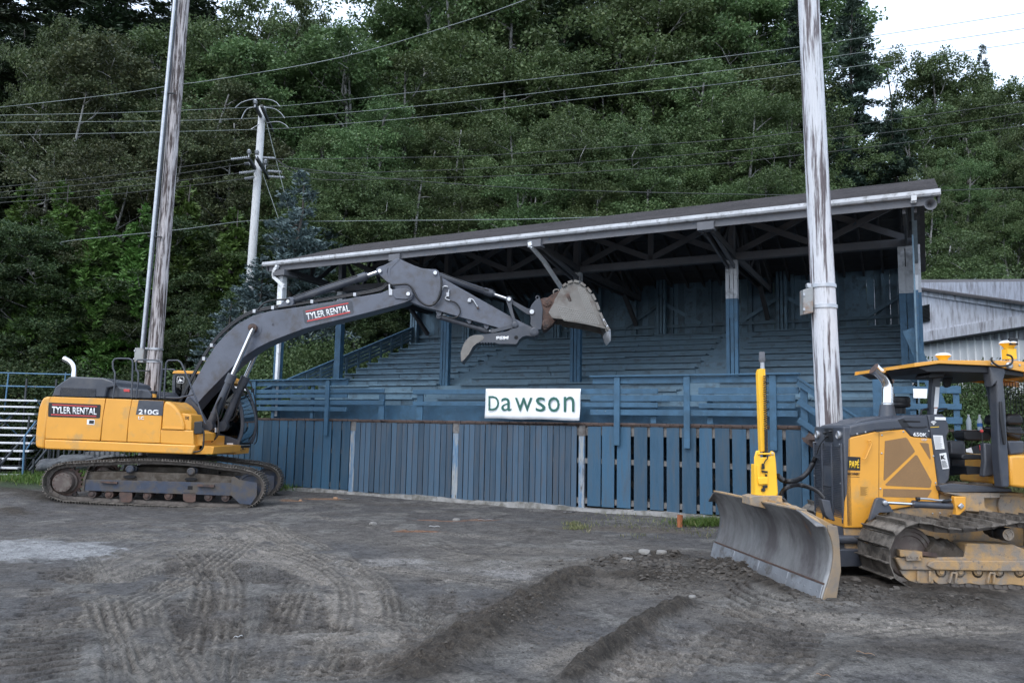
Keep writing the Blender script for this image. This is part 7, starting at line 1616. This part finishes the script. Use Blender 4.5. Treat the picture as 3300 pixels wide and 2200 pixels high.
# ------------------------------------------------------------------ grey roofed building at the right
GB = Frame((12.55, 24, 0), -80.4); gb = GB.root('grey_building', 'pale ribbed building with weathered grey gable behind the dozer', 'building')
g5 = lambda x, y: GB.P(c5(x, y), 0)
M_sid = mat('pale_ribbed_siding', (.8,.83,.85), .6, var=.06, vsc=1); M_gab = mat('weathered_grey_siding', (.42,.43,.47), .85, var=.15, vsc=2, stretch=(3,3,1), alt=(.2,.19,.2), asc=2.2, athr=.56, asoft=.12, stretch_=None) if False else mat('weathered_grey_siding', (.68,.7,.76), .85, var=.15, vsc=2, stretch=(5,5,.8), alt=(.27,.26,.28), asc=2.0, athr=.56, asoft=.12)
b0, b1 = g5(1730, 1060), g5(2352, 975); slope = (b1.z-b0.z)/(b1.x-b0.x); zf = b0.z
xa, xb = -9, 9
wl = MB().box(xa, xb, .12, .3, -.2, zf+.05).build('wall', M_sid, gb); m = MB(); x = xa
while x < xb: m.box(x, x+.05, .09, .121, -.2, zf); x += .3
m.build('wall_rib', M_sid, wl)
t0, t1 = g5(1715, 740), g5(2352, 832); f0 = g5(1720, 1000).z
sl2 = (t1.z-t0.z)/(t1.x-t0.x); ztop_ = lambda x: t0.z+sl2*(x-t0.x)
m = MB().ext([Vector((-2.5, 0, f0)), Vector((xb, 0, f0)), Vector((xb, 0, ztop_(xb))), Vector((-2.5, 0, ztop_(-2.5)))], (0, .1, 0)); gbl = m.build('gable', M_gab, gb)
MB().box(-2.5, xb, -.06, -.0, zf, f0).build('fascia', M_gab, gb); MB().box(-2.5, xb, -.08, .12, zf-.05, zf-.004).build('drip_edge', M_dkpipe, gb)
MB().beam((-2.5, -.03, ztop_(-2.5)-.06), (xb, -.03, ztop_(xb)-.06), .07, .14).build('barge_board', M_gab, gb)
MB().ext([Vector((-2.5, -.2, ztop_(-2.5)+.03)), Vector((xb, -.2, ztop_(xb)+.03)), Vector((xb, -.2, ztop_(xb)+.1)), Vector((-2.5, -.2, ztop_(-2.5)+.1))], (0, 9, .5)).build('roof', M_shing, gb)
v0, v1 = g5(1700, 835), g5(1760, 928); m = MB(); 
for i in range(12): z = v1.z+(v0.z-v1.z)*i/12; m.beam((v0.x-.6, -.02, z), (v1.x, -.02, z), .05, .015)
vt = MB().box(v0.x-.6, v1.x, -.006, -.001, v1.z, v0.z).build('vent', M_mesh, gb); m.build('louvre', M_dkpipe, vt)
# ------------------------------------------------------------------ plants, stones, litter
rsg = np.random.RandomState(9)
def grass(name, pts, hgt, wd, mt_, label, cat='grass', kind='stuff', lean=.4):
    P_ = np.array(pts); n = len(P_); d = rsg.normal(size=(n, 3))*lean; d[:, 2] = 1
    h_ = hgt*(.5+.8*rsg.rand(n)); cen = P_+d*h_[:, None]*.45
    me = leaves_mesh(name, cen, d, 1, wd, mt_, rsg, 0); 
    co = np.zeros(len(me.vertices)*3); me.vertices.foreach_get('co', co); co = co.reshape(-1, 4, 3); c_ = co.mean(1, keepdims=True)
    ax = co[:, 2]-co[:, 0]; f = (h_/np.linalg.norm(ax, axis=1))[:, None]; mid = (co[:, 0]+co[:, 2])/2; co[:, 0] = mid-ax*f*.5; co[:, 2] = mid+ax*f*.5; me.vertices.foreach_set('co', co.ravel()); me.update()
    o = mkobj(name, me); tag(o, label, cat, kind=kind); return o
pts = []
for i in range(26000):
    x = rsg.uniform(-15.5, -5.6); y = rsg.uniform(21, 27); 
    if y > 21.3-(x+10)*.35+rsg.normal()*.25: pts.append((x, y, gz(x, y)-.01))
grass('grass_verge', pts, .22, .022, ML_gr, 'green grass verge left behind the excavator')
pts = []
c0 = gnd(*c3b(1150, 1430))
for i in range(1500): x = c0.x+rsg.normal()*.32; y = c0.y+.1+rsg.normal()*.12; pts.append((x, y, gz(x, y)))
grass('grass_tuft', pts, .17, .012, ML_gr, 'bright green grass tuft between concrete footing and blade')
pts = []
for i in range(900):
    p = gnd(1880+rsg.rand()*420, 1660+rsg.rand()*75); 
    if fbm(np.array([p.x*1.7]), np.array([p.y*1.7]), 2)[0] > .47: pts.append((p.x+rsg.normal()*.05, p.y+rsg.normal()*.05, gz(p.x, p.y)))
for cx, cy in ((1855,1705),(1865,1700),(1850,1690)):
    p = gnd(cx, cy); pts += [(p.x+rsg.normal()*.09, p.y+rsg.normal()*.07, gz(p.x, p.y)) for _ in range(140)]
grass('sparse_weeds', pts, .08, .012, ML_dry, 'sparse yellowish weeds on the gravel before the skirting')
# long grass and shrubs behind the dozer
pts = []
for i in range(30000):
    x = 9+rsg.rand()*7; y = 15.5+rsg.rand()*7
    q = Vector((x, y, 0))-STF.o; a_, d_ = q.dot(STF.h), q.dot(STF.n)
    if a_ > 16.0 or d_ < -1.2: 
        if d_ > -4: pts.append((x, y, max(0, .9*math.sin((y-15.5)/7*1.5))))
grass('long_grass', pts, 1.0, .03, ML_dry, 'tall tangled grass bank seen through the dozer canopy', lean=.45)
for k, (x, y, Y) in enumerate(((2150,855,19.5),(2215,840,19),(2290,850,18.5),(2350,845,18),(2400,850,18.2),(2180,880,18))):
    tree([shr[k % 2]], 2.4, x, y, Y, .75, 'leafy_bush', 'green bush behind the dozer seat, below the pale building', 'bush', 'bushes beyond the dozer', zb=.0)
# rubble: too many clods to count
m = MB(); 
def clod(c, r, rs):
    v = []; 
    for dx, dy, dz_ in ((-1,-1,-.5),(1,-1,-.5),(1,1,-.5),(-1,1,-.5),(-.7,-.7,.6),(.7,-.7,.6),(.7,.7,.6),(-.7,.7,.6)):
        v.append((c[0]+r*dx*(.5+.6*rs.rand()), c[1]+r*dy*(.5+.6*rs.rand()), c[2]+r*.6*dz_*(.5+.7*rs.rand())))
    m.add(v, [(0,3,2,1),(4,5,6,7),(0,1,5,4),(1,2,6,5),(2,3,7,6),(3,0,4,7)])
for (ox, oy, sx_, sy_, n_, r0, r1) in ((1480,1300,150,22,380,.012,.05),(1420,1300,60,10,60,.03,.07),(1560,1340,120,35,500,.008,.03),(1200,1420,120,60,500,.005,.018),(1850,1400,250,40,300,.006,.02),(2150,1400,200,25,160,.008,.025),(1400,1500,500,60,500,.004,.012),(900,1300,700,150,500,.004,.012),(1100,1200,500,25,260,.005,.016),(1680,1325,60,22,150,.02,.05),(1930,1375,120,20,220,.02,.05),(1176,1360,2600,320,9000,.003,.009),(1176,1260,2600,160,4000,.004,.012)):
    for i in range(n_):
        x = (ox+rsg.normal()*sx_*.5)*k_; y = (oy+rsg.normal()*sy_*.5)*k_
        if y < 1600: continue
        p = gnd(x, y); r_ = r0+(r1-r0)*rsg.rand()**2.2; clod((p.x, p.y, gz(p.x, p.y)+r_*.15), r_, rsg)
o = m.build('rubble', mat('soil_clods', (.066,.058,.05), .95, var=.3, vsc=9, island=.45), None); tag(o, 'loose dark soil clods and gravel scattered on the churned ground', 'rubble', kind='stuff')
for i, (x, y, r_, lb) in enumerate(((856,1207,.085,'smooth pale oval stone lying alone on the gravel'), (1048,1194,.09,'pale stone on the reddish soil patch'), (1480,1290,.10,'angular grey stone at the left end of the soil ridge'), (1520,1287,.09,'flat pale slab stone on the soil ridge'), (1440,1300,.1,'light brown broken stone on the soil ridge'), (1590,1375,.06,'small stone at the upper end of the sharp soil ridge'), (770,1147,.07,'tan broken rock beside the excavator track'), (690,1150,.06,'orange stained rock nearest the excavator track'))):
    p = gnd(x*k_, y*k_); rock(p.x, p.y, gz(p.x, p.y)+r_*.2, r_, r_*.7, r_*.5, 90+i, M_stone if i not in (6, 7) else mat('orange_rock', (.33,.2,.12), .9), 'stone', lb, 'stone', sub=2)
p = gnd(*c3b(888, 1428)); e = MB().lathe((p.x, p.y, gz(p.x, p.y)-.02), (.05, 0, 1), [(.055, 0), (.055, .24), (.06, .25), (.045, .25), (.045, .2)], 16).build('pipe_stub', M_orange, None, smooth=40); tag(e, 'rusty orange pipe stub standing at the concrete footing', 'pipe')
def scrap(x, y, w_, l_, rot, mt_, label, name='litter'):
    p = gnd(x, y); m = MB(); n_ = 6; z = gz(p.x, p.y)+.012
    for i in range(n_+1): t = i/n_-.5; cx, cy = p.x+l_*t*math.cos(rot), p.y+l_*t*math.sin(rot); zz = z+.006*math.sin(i*1.7)+.005; m.v += [(cx-w_*math.sin(rot), cy+w_*math.cos(rot), zz), (cx+w_*math.sin(rot), cy-w_*math.cos(rot), zz+.01)]
    m.f = [(2*i, 2*i+1, 2*i+3, 2*i+2) for i in range(n_)]; o = m.build(name, mt_, None, smooth=60); md = o.modifiers.new('t', 'SOLIDIFY'); md.thickness = .003; tag(o, label, 'litter')
scrap(1650+265/1.4255, 1500+222/1.4255, .03, .28, .3, M_galv, 'crumpled silvery strip by the skirting boards near the middle post')
scrap(1650+1625/1.4255, 1500+880/1.4255, .014, .14, -.7, mat('dry_leaf', (.35,.22,.14), .8), 'curled dry brown leaf at the lower right of the ground')
scrap(1650+1600/1.4255, 1500+905/1.4255, .014, .12, -.3, M_stone, 'pale scrap beside the dry brown leaf')
scrap(1650+1430/1.4255, 1500+965/1.4255, .012, .1, -.5, MC['dry_leaf'], 'small brown leaf at the bottom edge right of centre')
scrap(1095/1.4255, 1500+765/1.4255, .008, .08, .8, M_wht, 'tiny white scrap in the lower left foreground')
scrap(1110+600/2.138*0+0, 1612, .02, .3, .1, M_galv, 'pale strip of debris by the left skirting boards')
scrap(1400, 1700, .01, .2, .1, M_wht, 'thin white curl of litter on the gravel below the banner')
scrap(1565, 1675, .03, .3, .05, M_galv, 'flattened shiny litter on the gravel near the reddish soil')
